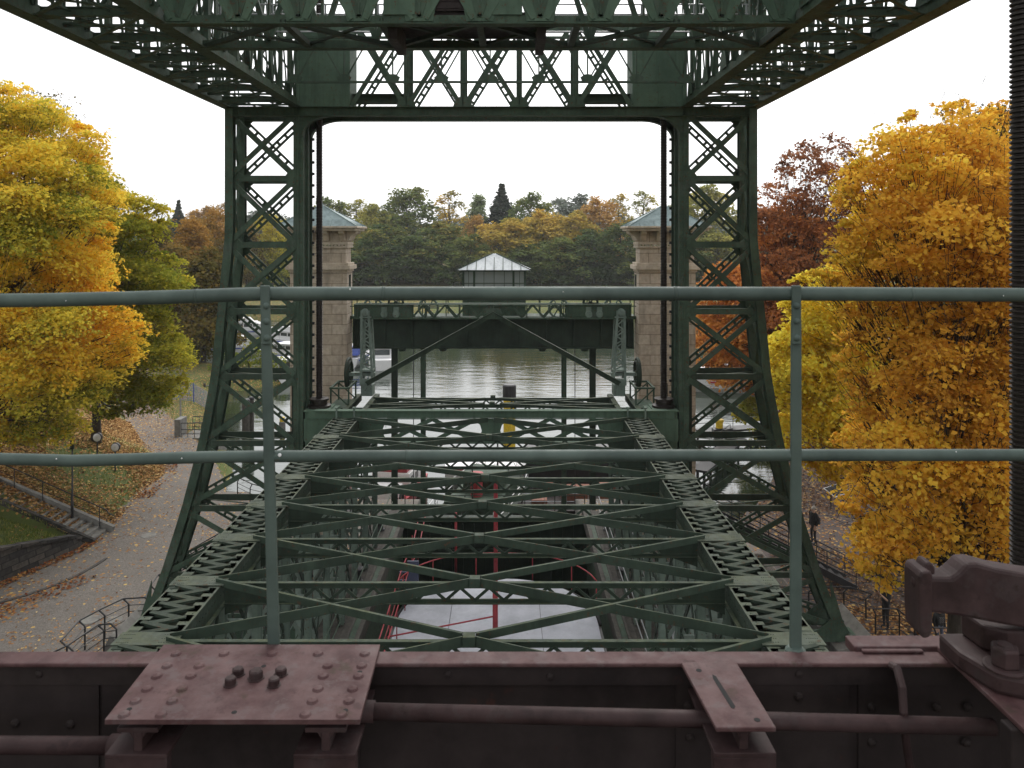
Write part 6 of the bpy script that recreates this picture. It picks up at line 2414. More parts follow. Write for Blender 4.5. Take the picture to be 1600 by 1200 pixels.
def leaf_mesh(lobes, per, spray_r, size, seed, shell=.55, flat=.16, droop=.5, tilt=.45):
    """lobes: (centre, radii, sprays, colour 0..1). Layered sprays of folded leaves through each lobe's outer volume."""
    rng = np.random.default_rng(seed)
    VV, FA, SP = [], [], []
    for c, r, ns, fc in lobes:
        c, r = np.array(c, float), np.array(r, float)
        d = unit(rng.normal(size=(ns, 3)))
        d[:, 2] = np.where(d[:, 2] < -.6, -d[:, 2], d[:, 2])
        rad = shell + (1 - shell) * rng.random(ns) ** .6
        bump_ = 1 + .16 * np.sin(d[:, :1] * 7 + seed) * np.sin(d[:, 2:3] * 6 + c[0])
        sc = c + d * r * rad[:, None] * bump_
        SP.append(sc)
        n = unit(d * droop + np.array([0, 0, .9]) + rng.normal(size=(ns, 3)) * .28)
        t1 = unit(np.cross(n, rng.normal(size=(ns, 3))))
        t2 = np.cross(n, t1)
        R = min(spray_r, .75 * max(r)) * (.6 + .8 * rng.random(ns))
        k = per
        ang = rng.random((ns, k)) * 2 * np.pi
        rr = np.sqrt(rng.random((ns, k))) * R[:, None]
        pos = sc[:, None] + t1[:, None] * (rr * np.cos(ang))[..., None] * 1.25 + t2[:, None] * (rr * np.sin(ang))[..., None] * .85 \
            + n[:, None] * (rng.normal(size=(ns, k)) * flat * R[:, None] - .25 * rr ** 2 / R[:, None])[..., None]
        pos = pos.reshape(-1, 3)
        N = len(pos)
        ln = unit(np.repeat(n, k, 0) * .8 + rng.normal(size=(N, 3)) * tilt)
        a = unit(np.cross(ln, rng.normal(size=(N, 3))))
        b = np.cross(ln, a)
        s = size * (.5 + .95 * rng.random(N))[:, None]
        fold = ln * s * (.18 * rng.random(N))[:, None]
        q = np.stack([pos - a * s * .5, pos + b * s * .52 + a * s * .08 + fold, pos + a * s * .55, pos - b * s * .52 + a * s * .08 + fold], 1)
        VV.append(q.reshape(-1, 3))
        f = fc + rng.normal(size=ns) * .09
        f = np.repeat(f, k) + rng.normal(size=N) * .075
        FA.append(np.repeat(np.clip(f, 0.0, 1.0), 4))
    verts = np.concatenate(VV)
    quads = np.arange(len(verts)).reshape(-1, 4)
    return verts, quads, np.concatenate(FA), SP


bark, ntb, bb = new_mat('bark')
gpos = geo_pos(ntb).outputs['Position']
nb = noise(ntb, 9, 6, .7, gpos, (1, 1, .25))
ntb.links.new(ramp(ntb, nb.outputs[0], [(.3, (.018, .014, .011)), (.7, (.065, .054, .042))]).outputs[0], bb.inputs['Base Color'])
bb.inputs['Roughness'].default_value = .95
bump(ntb, bb, nb.outputs[0], .6, .03)


def limbs(base, top, lobes, SP, seed, r0, twigs=14, fork=.35):
    rng = np.random.default_rng(seed)
    m_ = MB()
    base, top = Vector(base), Vector(top)
    pts, rad = [], []
    for i in range(9):
        f = i / 8
        p = base.lerp(top, f) + Vector((rng.normal(), rng.normal(), 0)) * .12 * f
        pts.append(p)
        rad.append(r0 * (1.25 if i == 0 else 1 - .75 * f))
    pts[0] = base - Vector((0, 0, .3))
    m_.path(pts, rad, 10)
    H = (top - base).length
    for (c, r, ns, fc), sp in zip(lobes, SP):
        c = Vector(c)
        f = min(.97, max(fork * .6, ((c.z - base.z) / max(H, .1)) * .62))
        s = base.lerp(top, f)
        mid = s.lerp(c, .55) + Vector((rng.normal() * .4, rng.normal() * .4, -.25 + rng.normal() * .2))
        br_ = r0 * (.42 if len(lobes) < 40 else .26) * (1 - f * .6)
        curve = []
        for i in range(7):
            u = i / 6
            curve.append(s * (1 - u) ** 2 + mid * (2 * u * (1 - u)) + c * u ** 2)
        m_.path(curve, [br_ * (1 - .85 * i / 6) for i in range(7)], 7)
        if len(sp):
            sel = rng.choice(len(sp), min(twigs, len(sp)), replace=False)
            for k in sel:
                e = Vector(sp[k])
                s2 = curve[int(rng.integers(2, 7))]
                md = s2.lerp(e, .55) + Vector((0, 0, -.12 * (e - s2).length)) + Vector(rng.normal(size=3)) * .12
                m_.path([s2, s2.lerp(md, .5) + Vector(rng.normal(size=3)) * .06, md, md.lerp(e, .5) + Vector(rng.normal(size=3)) * .06, e], [br_ * .26, br_ * .20, br_ * .15, br_ * .10, .007], 5)
                for _ in range(2):
                    e2 = e + Vector(rng.normal(size=3)) * .55
                    m_.path([md, md.lerp(e2, .5) + Vector(rng.normal(size=3)) * .08, e2], [br_ * .13, br_ * .08, .006], 4)
    return m_


AMBER = leaf_mat('amber_leaves', [(0, (.24, .10, .026)), (.25, (.48, .25, .036)), (.5, (.76, .42, .06)), (.75, (.88, .57, .075)), (1, (.80, .62, .08))], .52)
LEMON = leaf_mat('lemon_leaves', [(0, (.40, .24, .03)), (.4, (.68, .44, .045)), (.75, (.88, .66, .06)), (1, (.80, .72, .10))], .5)
GOLD = leaf_mat('gold_green_leaves', [(0, (.10, .15, .025)), (.22, (.24, .27, .035)), (.42, (.62, .54, .075)), (.62, (.88, .67, .08)), (.85, (.90, .58, .065)), (1, (.84, .44, .05))], .52)
OLIVE = leaf_mat('green_leaves', [(0, (.09, .13, .026)), (.4, (.21, .26, .04)), (.7, (.40, .38, .05)), (1, (.66, .54, .06))], .46)
RUST = leaf_mat('rust_leaves', [(0, (.20, .095, .06)), (.4, (.38, .155, .065)), (.75, (.60, .24, .07)), (1, (.74, .37, .09))], .45)
BROWN = leaf_mat('brown_green_leaves', [(0, (.06, .07, .022)), (.45, (.13, .11, .03)), (.8, (.26, .16, .038)), (1, (.40, .22, .05))], .35)


def big_tree(name, label, cat, base, top, lobes, mat, per, spray, size, seed, r0=.32, group=None, twigs=14, **kw):
    t = thing(name, label, cat, base, group)
    v_, q_, f_, SP = leaf_mesh(lobes, per, spray, size, seed, **kw)
    np_mesh('crown', v_, q_, mat, t, {'fac': f_})
    limbs(base, top, lobes, SP, seed + 1, r0, twigs).build('trunk', bark, t, smooth=True)
    return t


def lobe(u, v, d, ru, rv, ns, fc, rd=None):
    """a lobe centred on photo pixel (u, v) at depth d; ru, rv in pixels"""
    c = px(u, v, d)
    k = d / 1200
    return (tuple(c), (ru * k, (rd if rd else (ru + rv) / 2 * k), rv * k), ns, fc)


def in_poly(u, v, poly):
    r = False
    for i in range(len(poly)):
        x0, y0 = poly[i]
        x1, y1 = poly[i - 1]
        if (y0 > v) != (y1 > v) and u < (x1 - x0) * (v - y0) / (y1 - y0) + x0:
            r = not r
    return r


def crown_lobes(poly, d, rpx, seed, dep, fcf, dens=1.0, n=900, thin=None):
    """many small boughs filling a crown whose outline, seen from the lift, follows poly; dep = half thickness in metres"""
    r_ = random.Random(seed)
    us, vs_ = [p[0] for p in poly], [p[1] for p in poly]
    P = np.array(poly, float)
    out = []
    for _ in range(n):
        u, v = r_.uniform(min(us), max(us)), r_.uniform(min(vs_), max(vs_))
        if not in_poly(u, v, poly):
            continue
        e = -float(sdist(np.array([u]), np.array([v]), [tuple(p) for p in P])[0])
        e = abs(e)
        r = min(rpx * r_.uniform(.7, 1.25), e * .9 + rpx * .28)
        off = r_.uniform(-1, 1) * dep * min(1, (e / (3.2 * rpx))) ** .5
        if any((u - a) ** 2 + (v - b) ** 2 < (.54 * (r + c)) ** 2 and abs(off - o_) < dep * .5 for a, b, c, o_ in out):
            continue
        out.append((u, v, r, off))
    L = []
    for u, v, r, off in out:
        dd = d + off
        c = px(u, v, dd)
        k = dd / 1200
        ns = max(5, int(dens * (r * k / .55) ** 2 * 10))
        if thin and thin(u, v):
            ns = max(3, int(ns * thin(u, v)))
        L.append((tuple(c), (r * k * 1.12, r * k * 1.12, r * k * .72), ns, min(.95, max(.05, fcf(u, v) + r_.gauss(0, .09)))))
    return L


# near yellow maple on the right
POLY = [(1312, 300), (1345, 250), (1378, 215), (1418, 188), (1446, 158), (1490, 150), (1530, 176), (1590, 165), (1680, 200), (1700, 500), (1680, 780), (1600, 870), (1535, 885), (1490, 850), (1440, 872), (1392, 902),
        (1350, 908), (1340, 870), (1362, 842), (1328, 800), (1350, 762), (1318, 700), (1338, 640), (1318, 560), (1345, 500), (1296, 432), (1250, 442), (1305, 405), (1326, 345)]
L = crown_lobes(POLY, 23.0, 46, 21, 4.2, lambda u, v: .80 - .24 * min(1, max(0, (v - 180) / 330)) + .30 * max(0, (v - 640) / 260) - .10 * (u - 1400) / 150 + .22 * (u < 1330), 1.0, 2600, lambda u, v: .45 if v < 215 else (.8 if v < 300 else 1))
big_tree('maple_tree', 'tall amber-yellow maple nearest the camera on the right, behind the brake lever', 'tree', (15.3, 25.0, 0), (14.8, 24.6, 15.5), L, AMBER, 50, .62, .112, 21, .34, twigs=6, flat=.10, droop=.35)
# second, lighter yellow maple behind it, towards the tower
POLY = [(1240, 442), (1300, 415), (1360, 440), (1400, 560), (1370, 740), (1300, 748), (1258, 722), (1228, 690), (1218, 625), (1198, 570), (1210, 530), (1240, 505), (1226, 468)]
L = crown_lobes(POLY, 36, 34, 31, 3.5, lambda u, v: .88 - .35 * max(0, (v - 620) / 130), 1.0, 1500)
L += crown_lobes([(1330, 330), (1420, 250), (1560, 300), (1560, 420), (1340, 430)], 40, 40, 32, 2.5, lambda u, v: .7, .8, 500)
big_tree('maple_tree', 'bright lemon-yellow maple between the lattice tower by the yard and the amber maple', 'tree', (20.5, 40, 0), (18.5, 38.5, 12), L, LEMON, 32, .68, .16, 31, .28, twigs=5, flat=.10, droop=.35)
# a small yellow-green tree leaning over the water
base = V(24.6, 62, .0)
L = [lobe(1176, 640, 60, 18, 20, 46, .7), lobe(1196, 690, 60, 20, 24, 56, .6), lobe(1156, 652, 60, 9, 8, 12, .8), lobe(1190, 722, 59, 22, 16, 36, .6)]
big_tree('willow_tree', 'small olive-yellow tree leaning over the basin, seen through the lattice tower by the yard', 'tree', base, base + V(-1, 0, 5.5), L, OLIVE, 26, .55, .2, 35, .16, twigs=6)
# rust-red oak
POLY = [(1182, 320), (1205, 280), (1225, 250), (1262, 222), (1300, 212), (1335, 225), (1350, 300), (1360, 560), (1300, 640), (1215, 640), (1175, 612), (1130, 600), (1098, 575), (1092, 520), (1100, 450), (1120, 410), (1150, 420), (1180, 400)]
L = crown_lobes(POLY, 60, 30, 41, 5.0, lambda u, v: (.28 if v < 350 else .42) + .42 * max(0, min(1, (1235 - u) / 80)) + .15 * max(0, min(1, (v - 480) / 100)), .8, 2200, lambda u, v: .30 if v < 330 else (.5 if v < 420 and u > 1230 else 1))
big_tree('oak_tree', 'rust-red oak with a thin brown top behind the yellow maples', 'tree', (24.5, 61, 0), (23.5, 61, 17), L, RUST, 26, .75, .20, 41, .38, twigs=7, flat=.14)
# dim greenish tree behind, at the right edge
L = [lobe(1560, 210, 40, 60, 40, 110, .4), lobe(1500, 260, 42, 90, 60, 150, .3), lobe(1620, 230, 40, 60, 70, 110, .4)]
big_tree('beech_tree', 'brown-green tree showing above the amber maple beside the near lifting screw', 'tree', (27, 41, 0), (26, 41, 18), L, BROWN, 22, .6, .2, 45, .3, twigs=12)

# big gold-green maple on the left
POLY = [(-160, 110), (0, 132), (60, 150), (112, 192), (156, 216), (150, 262), (178, 300), (164, 350), (156, 400), (168, 450), (216, 512), (204, 562), (160, 592), (130, 640), (112, 684), (60, 692), (-40, 680), (-160, 640)]
def gold_fc(u, v):
    f = .60 + .22 * math.exp(-(((u - 130) / 60) ** 2 + ((v - 410) / 70) ** 2)) + .18 * math.exp(-(((u - 150) / 70) ** 2 + ((v - 530) / 60) ** 2))
    f -= .28 * math.exp(-(((u - 70) / 70) ** 2 + ((v - 330) / 60) ** 2)) + .22 * math.exp(-(((u - 120) / 50) ** 2 + ((v - 630) / 50) ** 2))
    return f - .12 * max(0, (v - 560) / 120)
L = crown_lobes(POLY, 36, 44, 51, 5.0, gold_fc, 1.0, 2600, lambda u, v: .7 if v < 190 else 1)
big_tree('maple_tree', 'broad golden maple overhanging the bank at the left edge', 'tree', hit(-40, 760), V(-24.2, 37.5, 16), L, GOLD, 48, .72, .125, 51, .36, twigs=5, flat=.10, droop=.35)
POLY = [(140, 260), (182, 292), (216, 312), (264, 332), (256, 360), (226, 384), (266, 402), (290, 440), (264, 474), (252, 502), (292, 542), (284, 598), (252, 632), (205, 640), (150, 655), (120, 560), (110, 400)]
L = crown_lobes(POLY, 45, 36, 61, 3.6, lambda u, v: .56 + .30 * max(0, min(1, (395 - v) / 50)) + .25 * max(0, (u - 240) / 50), 1.0, 2000)
big_tree('maple_tree', 'green maple with yellowing tips reaching over the path, right of the golden maple', 'tree', hit(150, 690), V(-23.8, 46, 15), L, OLIVE, 42, .70, .135, 61, .28, twigs=5, flat=.10, droop=.35)
# thin bare birch top behind
L = [lobe(95, 175, 52, 40, 30, 26, .5), lobe(60, 160, 52, 30, 20, 16, .4)]
big_tree('birch_tree', 'nearly bare birch top showing above the golden maple', 'tree', (-29.5, 52, 3.5), (-30.2, 52, 22.5), L, BROWN, 6, .5, .14, 65, .14, twigs=26)

# brown-green trees on the left bank, beyond the fence
for (u, d, top, w_, fc, mat, lab, sd) in (
        (318, 92, 395, 62, .45, 'b', 'dark brown-green tree beside the lattice tower by the path, above the blue fence', 71),
        (272, 98, 385, 55, .55, 'b', 'olive-brown tree between the green maple and the tall dark tree', 72),
        (335, 150, 330, 60, .75, 'b', 'olive-brown tree touching the lattice tower by the path', 73),
        (290, 118, 345, 50, .85, 'b', 'rusty orange-brown tree on the far left bank', 74),
        (245, 125, 352, 45, .5, 'b', 'low brown tree far behind the green maple', 75),
        (385, 184, 350, 46, .6, 'b', 'brown-green tree seen inside the lattice tower by the path', 76),
        (425, 188, 335, 44, .75, 'o', 'taller olive-gold tree inside the lattice tower by the path, nearer the stone tower', 77)):
    gzv = gz(EYE.x + (u - 795) / 1200 * d, d)
    base = V(EYE.x + (u - 795) / 1200 * d, d, max(gzv, -1.2))
    zt = EYE.z - (top - 370) / 1200 * d
    H = zt - base.z
    k = d / 1200
    r_ = random.Random(sd)
    L = []
    for i in range(9):
        f = .16 + .78 * i / 8
        wd = w_ * k * (.55 + .6 * math.sin(math.pi * min(1, f * .95)))
        a = r_.random() * 6.28
        off = wd * .45 * (1 - f * .5)
        L.append(((base.x + math.cos(a) * off, base.y + math.sin(a) * off, base.z + H * f * .93), (wd * .62, wd * .62, H * .13 + .5), 90, min(1, fc * (.6 + .6 * f) + r_.uniform(-.15, .15))))
    big_tree('bank_tree', lab, 'tree', base, base + V(0, 0, H * .9), L, {'b': BROWN, 'o': OLIVE}[mat], 18, .95, .34, sd, .3, 'trees on the left bank', twigs=5, shell=.4)

# bush on the quay
p = V(-28.6, 86.5, gz(-28.6, 86.5))
L = [((p.x - 2.2, p.y, .6), (2.2, 1.6, 1.4), 60, .35), ((p.x + .8, p.y + .6, 1.0), (2.0, 1.6, 1.7), 60, .45), ((p.x + 2.6, p.y + 1.2, .3), (1.5, 1.3, 1.1), 40, .5), ((p.x + .2, p.y + 2.4, 2.2), (1.6, 1.4, 1.4), 40, .6)]
big_tree('bush', 'leafy green bush on the quay, seen through the lattice tower by the path', 'bush', p, p + V(0, 0, 2), L, OLIVE, 18, .5, .2, 81, .08, twigs=4)

# ------------------------------------------------------------------ the wooded far bank: every tree an individual
def far_proto(kind, seed):
    r_ = random.Random(seed)
    L = []
    if kind == 'round':
        for i in range(15):
            f = .12 + .80 * (i / 14)
            wd = .30 * (math.sin(math.pi * min(1, .15 + f * .85)) ** .7) + .05
            a = i * 2.4 + r_.random()
            off = wd * .62
            L.append(((math.cos(a) * off, math.sin(a) * off, f), (wd * .58, wd * .58, .105 + r_.random() * .03), 44, min(1, max(0, .25 + .45 * f + r_.uniform(-.22, .22)))))
    elif kind == 'conifer':
        for i in range(21):
            f = .12 + .88 * i / 20
            wd = .40 * (1 - f) ** .95 + .004
            for a in np.linspace(0, 6.28, 6)[:-1]:
                L.append(((math.cos(a + i) * wd * .55, math.sin(a + i) * wd * .55, f - wd * .12 * r_.random()), (wd * .5, wd * .5, .022), 8, r_.uniform(.1, .5)))
    elif kind == 'poplar':
        for i in range(11):
            f = .08 + .86 * i / 10
            wd = .13 * math.sin(math.pi * min(1, .2 + f * .78)) + .02
            L.append(((r_.uniform(-.03, .03), r_.uniform(-.03, .03), f), (wd, wd, .09), 40, r_.uniform(.3, .7)))
    elif kind == 'sparse':
        for i in range(11):
            f = .30 + .68 * i / 10
            wd = .18 * math.sin(math.pi * min(1, .25 + f * .7)) + .03
            a = i * 2.4
            L.append(((math.cos(a) * wd * .6, math.sin(a) * wd * .6, f), (wd * .55, wd * .55, .07), 16, r_.uniform(.3, .8)))
    S = 24.0
    L = [(tuple(x * S for x in c), tuple(x * S for x in r), ns, fc) for c, r, ns, fc in L]
    v_, q_, f_, SP = leaf_mesh(L, 13 if kind != 'sparse' else 11, 1.35 if kind != 'conifer' else .9, .62 if kind != 'sparse' else .5, seed, shell=.35, flat=.22)
    tr = limbs((0, 0, 0), (0, 0, S * .9), L, SP, seed + 1, .38, 4 if kind != 'sparse' else 8)
    return v_, q_, f_, tr


PROTO = {}
for kind, seeds in (('round', (101, 102, 103, 104, 105)), ('conifer', (111,)), ('poplar', (121,)), ('sparse', (131, 132))):
    PROTO[kind] = []
    for s in seeds:
        v_, q_, f_, tr = far_proto(kind, s)
        co = np_mesh('crown', v_, q_, BROWN, None, {'fac': f_})
        to = tr.build('trunk', bark)
        PROTO[kind].append((co.data, to.data))
        bpy.data.objects.remove(co)
        bpy.data.objects.remove(to)
FM = {
    'dkgreen': leaf_mat('dark_green_foliage', [(0, (0.051, 0.080, 0.038)), (.5, (0.087, 0.131, 0.049)), (.8, (0.174, 0.196, 0.058)), (1, (0.377, 0.290, 0.072))], .3),
    'midgreen': leaf_mat('mid_green_foliage', [(0, (0.072, 0.113, 0.049)), (.5, (0.145, 0.196, 0.065)), (1, (0.334, 0.319, 0.087))], .3),
    'yelgreen': leaf_mat('yellow_green_foliage', [(0, (0.116, 0.152, 0.051)), (.5, (0.290, 0.290, 0.072)), (1, (0.609, 0.507, 0.116))], .3),
    'gold': leaf_mat('golden_foliage', [(0, (0.123, 0.152, 0.043)), (.35, (0.290, 0.261, 0.058)), (.65, (0.50, 0.37, 0.085)), (1, (0.70, 0.49, 0.102))], .3),
    'orange': leaf_mat('orange_foliage', [(0, (0.174, 0.145, 0.051)), (.45, (0.36, 0.235, 0.085)), (.8, (0.56, 0.33, 0.10)), (1, (0.64, 0.40, 0.116))], .3),
    'conif': leaf_mat('conifer_needles', [(0, (0.03, 0.045, 0.035)), (1, (0.08, 0.105, 0.075))], .15),
    'grey': leaf_mat('haze_grey_foliage', [(0, (0.116, 0.145, 0.123)), (1, (0.275, 0.304, 0.246))], .3),  # grey of the distant haze put into the leaf colour
    'poplar': leaf_mat('pale_green_foliage', [(0, (0.160, 0.217, 0.116)), (1, (0.392, 0.450, 0.217))], .3),
}
GF = 'trees along the far bank'
FAR = [
    # u, top v, half-width px, depth, kind, colour, label
    (556, 316, 38, 236, 'sparse', 'yelgreen', 'thin pale birch just right of the stone tower by the marina roof'),
    (584, 322, 34, 226, 'round', 'yelgreen', 'rounded olive-yellow tree beside the thin pale birch'),
    (636, 296, 48, 234, 'round', 'midgreen', 'tall green tree, highest of the left half of the far bank'),
    (604, 352, 46, 206, 'round', 'dkgreen', 'dark green tree with a few orange leaves right of the stone tower by the marina'),
    (648, 372, 44, 200, 'round', 'dkgreen', 'broad dark green tree low in front of the tall green one'),
    (703, 304, 44, 236, 'sparse', 'gold', 'airy yellow-green tree with sky showing through its crown'),
    (690, 350, 46, 210, 'round', 'dkgreen', 'dark green tree left of the glass cabin'),
    (730, 368, 36, 200, 'round', 'midgreen', 'green tree with yellow patches directly left of the cabin roof'),
    (747, 308, 22, 248, 'poplar', 'poplar', 'slim pale green poplar left of the dark conifer'),
    (784, 291, 60, 246, 'conifer', 'conif', 'dark pointed conifer standing above the treeline'),
    (742, 338, 22, 224, 'round', 'orange', 'small orange tree under the slim poplar'),
    (790, 342, 52, 204, 'round', 'gold', 'golden yellow tree right behind the glass cabin roof'),
    (830, 306, 38, 232, 'round', 'midgreen', 'leafy green tree right of the dark conifer'),
    (848, 332, 40, 208, 'round', 'gold', 'golden tree right of the cabin, left of two alike'),
    (892, 332, 42, 212, 'round', 'gold', 'golden tree right of the cabin, the broader one nearer the stone tower by the oak'),
    (872, 372, 44, 198, 'round', 'midgreen', 'mid green tree in front of the two golden trees'),
    (822, 382, 36, 198, 'round', 'midgreen', 'green tree just right of the cabin roof'),
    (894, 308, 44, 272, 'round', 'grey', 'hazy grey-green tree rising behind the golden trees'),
    (936, 312, 36, 232, 'round', 'orange', 'orange-gold tree left of the stone tower by the oak'),
    (966, 308, 34, 240, 'sparse', 'gold', 'loose yellow tree with gaps beside the orange-gold one'),
    (928, 360, 40, 202, 'round', 'dkgreen', 'dark green tree below the orange-gold tree'),
    (970, 350, 44, 200, 'round', 'dkgreen', 'dark green tree against the edge of the stone tower by the oak'),
    (1006, 304, 38, 240, 'sparse', 'yelgreen', 'sparse grey-brown tree peeping over the stone tower by the oak roof'),
    (1104, 292, 44, 224, 'round', 'yelgreen', 'yellow-green tree seen inside the lattice tower by the yard'),
    (1060, 318, 40, 232, 'round', 'midgreen', 'green tree behind the stone tower by the oak roof'),
    (1075, 368, 40, 204, 'round', 'dkgreen', 'dark green tree right of the stone tower by the oak'),
    (1122, 366, 40, 204, 'round', 'yelgreen', 'olive tree low inside the lattice tower by the yard'),
    (1160, 352, 40, 230, 'round', 'grey', 'hazy grey-green tree beyond the rust-red oak'),
    (1205, 370, 44, 225, 'round', 'dkgreen', 'dark tree mostly hidden by the rust-red oak'),
    (516, 312, 36, 240, 'round', 'midgreen', 'green tree peeping over the stone tower by the marina roof'),
    (470, 340, 40, 232, 'round', 'gold', 'golden tree between lattice tower by the path and stone tower by the marina'),
    (520, 372, 44, 206, 'round', 'dkgreen', 'dark green tree hidden behind the stone tower by the marina'),
    (440, 366, 42, 210, 'round', 'dkgreen', 'dark tree inside the lattice tower by the path above the marina'),
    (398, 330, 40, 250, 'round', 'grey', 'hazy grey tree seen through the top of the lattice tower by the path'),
    (355, 318, 36, 250, 'sparse', 'orange', 'thin orange-brown tree just left of the lattice tower by the path'),
    (320, 326, 34, 240, 'round', 'orange', 'orange-brown tree on the far left slope'),
    (279, 316, 34, 232, 'conifer', 'conif', 'dark narrow conifer on the far left slope'),
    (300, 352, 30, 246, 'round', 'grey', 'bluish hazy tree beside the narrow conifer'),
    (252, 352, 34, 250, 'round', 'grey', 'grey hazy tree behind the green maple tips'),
    (215, 345, 40, 240, 'round', 'midgreen', 'green tree far behind the green maple'),
    (1035, 386, 40, 200, 'round', 'dkgreen', 'dark green tree behind the shaft of the stone tower by the oak'),
    (565, 392, 36, 198, 'round', 'dkgreen', 'low dark green tree against the stone tower by the marina edge'),
    (770, 396, 40, 194, 'round', 'dkgreen', 'dark green tree directly behind the cabin windows'),
    (996, 392, 34, 196, 'round', 'midgreen', 'low green tree at the foot of the treeline by the stone tower by the oak'),
]
rf_ = random.Random(3)
cnt = {}
for u, v, hwp, d, kind, colr, lab in FAR:
    x = EYE.x + (u - 795) / 1200 * d
    zb_ = gz(x, d)
    zt = EYE.z - (v - 370) / 1200 * d
    H = zt - zb_
    t = thing('far_tree', lab, 'tree', (x, d, zb_), GF)
    i = cnt.get(kind, 0)
    cnt[kind] = i + 1
    cm_, tm_ = PROTO[kind][i % len(PROTO[kind])]
    hz = H / 24.0
    base_w = {'round': .36, 'conifer': .40, 'poplar': .17, 'sparse': .28}[kind] * 24
    hx = (hwp * (1.0 if kind in ('conifer', 'poplar') else 1.22) * d / 1200) / base_w
    for nm, me_, mt in (('crown', cm_, FM[colr]), ('trunk', tm_, bark)):
        o = bpy.data.objects.new(nm, me_)
        COL.objects.link(o)
        o.parent = t
        o.scale = (hx, hx, hz)
        o.rotation_euler = (0, 0, rf_.random() * 6.28)
        o.material_slots[0].link = 'OBJECT'
        o.material_slots[0].material = mt
# undergrowth that closes the foot of the wood
rng = np.random.default_rng(9)
L = []
for i in range(70):
    x = -95 + 190 * i / 69 + rng.normal()
    y = 192 + rng.random() * 10 + abs(x) * .05
    L.append(((x, y, gz(x, y) + 1.6), (3.2, 2.5, 2.6), 26, rng.random() * .5))
v_, q_, f_, SP = leaf_mesh(L, 12, 1.1, .55, 77, shell=.3)
tag(np_mesh('undergrowth', v_, q_, FM['dkgreen'], None, {'fac': f_}), 'dark undergrowth along the foot of the far wood', 'undergrowth', kind='stuff')
# a far-off wood behind
L = []
for i in range(120):
    x = -420 + 840 * i / 119 + rng.normal() * 3
    y = 330 + rng.random() * 60
    L.append(((x, y, gz(x, y) + 7), (8, 7, 8 + rng.random() * 3), 40, rng.random()))
v_, q_, f_, SP = leaf_mesh(L, 9, 2.6, 1.5, 78, shell=.3)
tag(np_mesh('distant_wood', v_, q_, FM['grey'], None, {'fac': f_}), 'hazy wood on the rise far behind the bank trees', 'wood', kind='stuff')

# ------------------------------------------------------------------ fallen leaves and grass blades
def flat_leaves(name, pts, size, seed, mat, label, up=.03):
    rng = np.random.default_rng(seed)
    x, y = pts[:, 0], pts[:, 1]
    z = ground_z(x, y) + up + rng.random(len(x)) * .03
    pos = np.stack([x, y, z], 1)
    N = len(x)
    ln = unit(np.array([0, 0, 1.0]) + rng.normal(size=(N, 3)) * .32)
    a = unit(np.cross(ln, rng.normal(size=(N, 3))))
    b = np.cross(ln, a)
    s = size * (.6 + .8 * rng.random(N))[:, None]
    fold = ln * s * .12
    q = np.stack([pos - a * s * .5, pos + b * s * .5 + fold, pos + a * s * .55, pos - b * s * .5 + fold], 1).reshape(-1, 3)
    f = np.repeat(np.clip(rng.random(N), 0, 1), 4)
    o = np_mesh(name, q, np.arange(len(q)).reshape(-1, 4), mat, None, {'fac': f})
    return tag(o, label, 'leaves', kind='stuff')


LITTER = leaf_mat('fallen_leaf', [(0, (.13, .06, .03)), (.3, (.25, .13, .055)), (.6, (.39, .22, .09)), (.85, (.54, .34, .14)), (1, (.64, .48, .24))], .1)
LIT_R = leaf_mat('fallen_red_leaf', [(0, (.10, .035, .02)), (.4, (.21, .075, .035)), (.8, (.32, .14, .05)), (1, (.42, .25, .08))], .1)
rng = np.random.default_rng(5)


def scatter(n, x0, x1, y0, y1, dens):
    x = rng.uniform(x0, x1, n)
    y = rng.uniform(y0, y1, n)
    k = rng.random(n) < dens(x, y)
    return np.stack([x[k], y[k]], 1)


edge_ = lambda y: np.interp(y, EDGE_Y, EDGE_X)
patch = lambda x, y, s: np.clip(.5 + .7 * wobble(x, y, s), .05, 1)
P1 = scatter(190000, -34, -18, 37.5, 62, lambda x, y: np.where(x < edge_(y) + .2, .62 * patch(x, y, 1.7) * (1 - .75 * (np.hypot((x + 24) / 2.2, (y - 45.5) / 2) < 1)), 0))
flat_leaves('bank_leaf_litter', P1, .125, 1, LITTER, 'dry yellow and brown leaves lying over the grassy bank')
P2 = scatter(12000, -24, -18.6, 44, 60, lambda x, y: np.where(np.abs(x - edge_(y) + .2) < 1.2, .6 * patch(x, y, 1.1), 0))
P2 = np.concatenate([P2, scatter(9000, -23, -18, 30, 38, lambda x, y: np.where((x > edge_(y) + .02) & (x < edge_(y) + .5), .6, 0)), scatter(4000, -21.5, -17.5, 29, 34, lambda x, y: .30 * np.exp(-((x + 19.4 + (y - 31) * -.55) ** 2 / .35)))])
flat_leaves('path_edge_leaf_litter', P2, .12, 2, LIT_R, 'rust-red leaves gathered along the edge of the path')
P3 = scatter(60000, -36, -12.8, 24, 74, lambda x, y: np.where((x > edge_(y)) & (sdist(x, y, SHORE) < -.5) & ~((np.abs(x) < 12.8) & (y < 36.5)), .30 * patch(x, y, 2.3) + .20 * (y > 52), 0))
flat_leaves('path_leaf_litter', P3, .075, 3, LITTER, 'scattered pale leaves on the tarred path')
LIT_D = leaf_mat('brown_fallen_leaf', [(0, (.07, .042, .034)), (.5, (.14, .085, .06)), (.85, (.24, .16, .10)), (1, (.40, .28, .16))], .1)
P4 = scatter(110000, 12.9, 34, 30, 60, lambda x, y: np.where((sdist(x, y, SHORE) < -.4), .5 * patch(x, y, 1.9), 0))
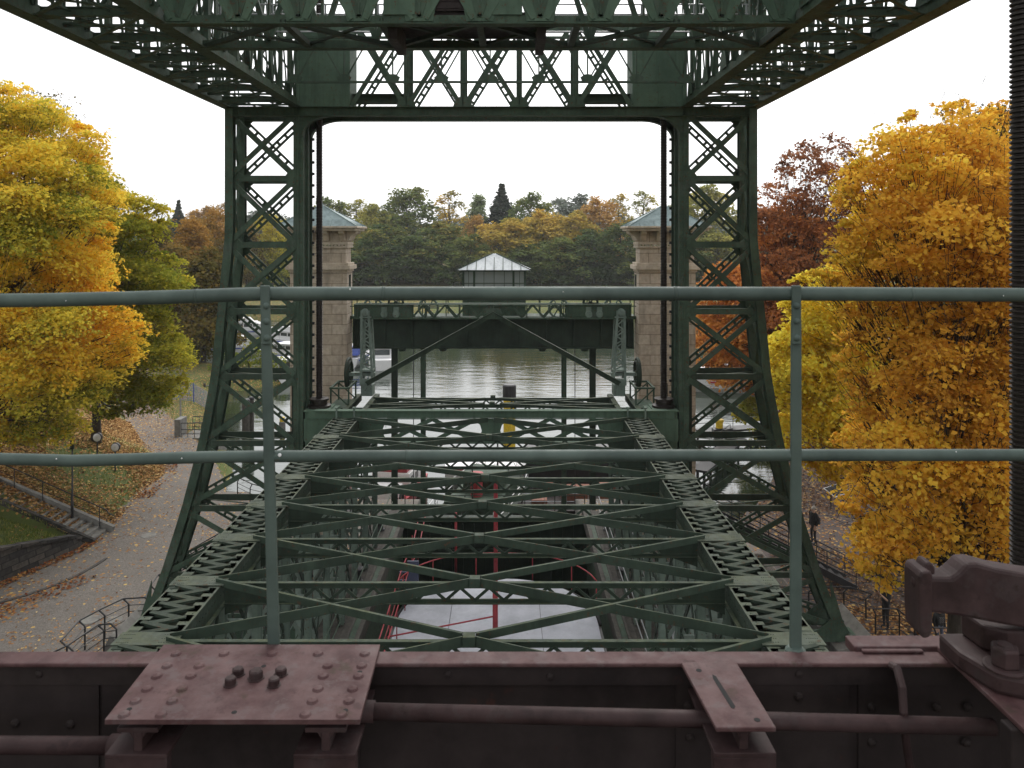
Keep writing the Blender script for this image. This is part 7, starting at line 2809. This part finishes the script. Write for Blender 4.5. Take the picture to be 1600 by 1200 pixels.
flat_leaves('yard_leaf_litter', P4, .11, 4, LIT_D, 'brown carpet of dry leaves over the yard beyond the yellow maple')
P5 = scatter(60000, 12.9, 30, 18, 31, lambda x, y: .65 * patch(x, y, 1.9))
flat_leaves('fresh_leaf_litter', P5, .125, 6, LITTER, 'yellow-brown fallen leaves under the nearest maple')
# grass blades on the slope
gx_ = np.concatenate([scatter(30000, -30, -20, 28, 37.5, lambda x, y: np.where(x < edge_(y) - .7, .9, 0)), scatter(22000, -30, -18, 40, 52, lambda x, y: np.where(x < edge_(y), .5, 0)), scatter(16000, -33, -15, 46, 78, lambda x, y: np.where((x > np.interp(y, REDGE_Y, REDGE_X)) & (sdist(x, y, SHORE) < -.2), .8, 0))])
N = len(gx_)
z = ground_z(gx_[:, 0], gx_[:, 1])
b0 = np.stack([gx_[:, 0], gx_[:, 1], z], 1)
a = rng.random(N) * 6.28
w_ = np.stack([np.cos(a), np.sin(a), np.zeros(N)], 1) * .014
tip = b0 + np.stack([rng.normal(size=N) * .06, rng.normal(size=N) * .06, .09 + rng.random(N) * .11], 1)
q = np.stack([b0 - w_, b0 + w_, tip], 1).reshape(-1, 3)
GR = leaf_mat('grass_blade', [(0, (.06, .09, .02)), (.6, (.15, .19, .04)), (1, (.32, .30, .09))], .35)
tag(np_mesh('grass', q, np.arange(len(q)).reshape(-1, 3), GR, None, {'fac': np.repeat(rng.random(N), 3)}), 'short grass on the bank and beside the water', 'grass', kind='stuff')

# ------------------------------------------------------------------ autumn haze over the basin
hz_m = bpy.data.materials.new('haze_air')
hz_m.use_nodes = True
hn = hz_m.node_tree
hn.nodes.remove(hn.nodes['Principled BSDF'])
pv = hn.nodes.new('ShaderNodeVolumePrincipled')
pv.inputs['Color'].default_value = (.97, .985, 1, 1)
pv.inputs['Density'].default_value = .00022
hn.links.new(pv.outputs[0], hn.nodes['Material Output'].inputs['Volume'])
hb = MB().span(-470, 470, -45, 420, -9, 47)
tag(hb.build('haze', hz_m), 'thin pale haze in the autumn air', 'haze', kind='stuff')
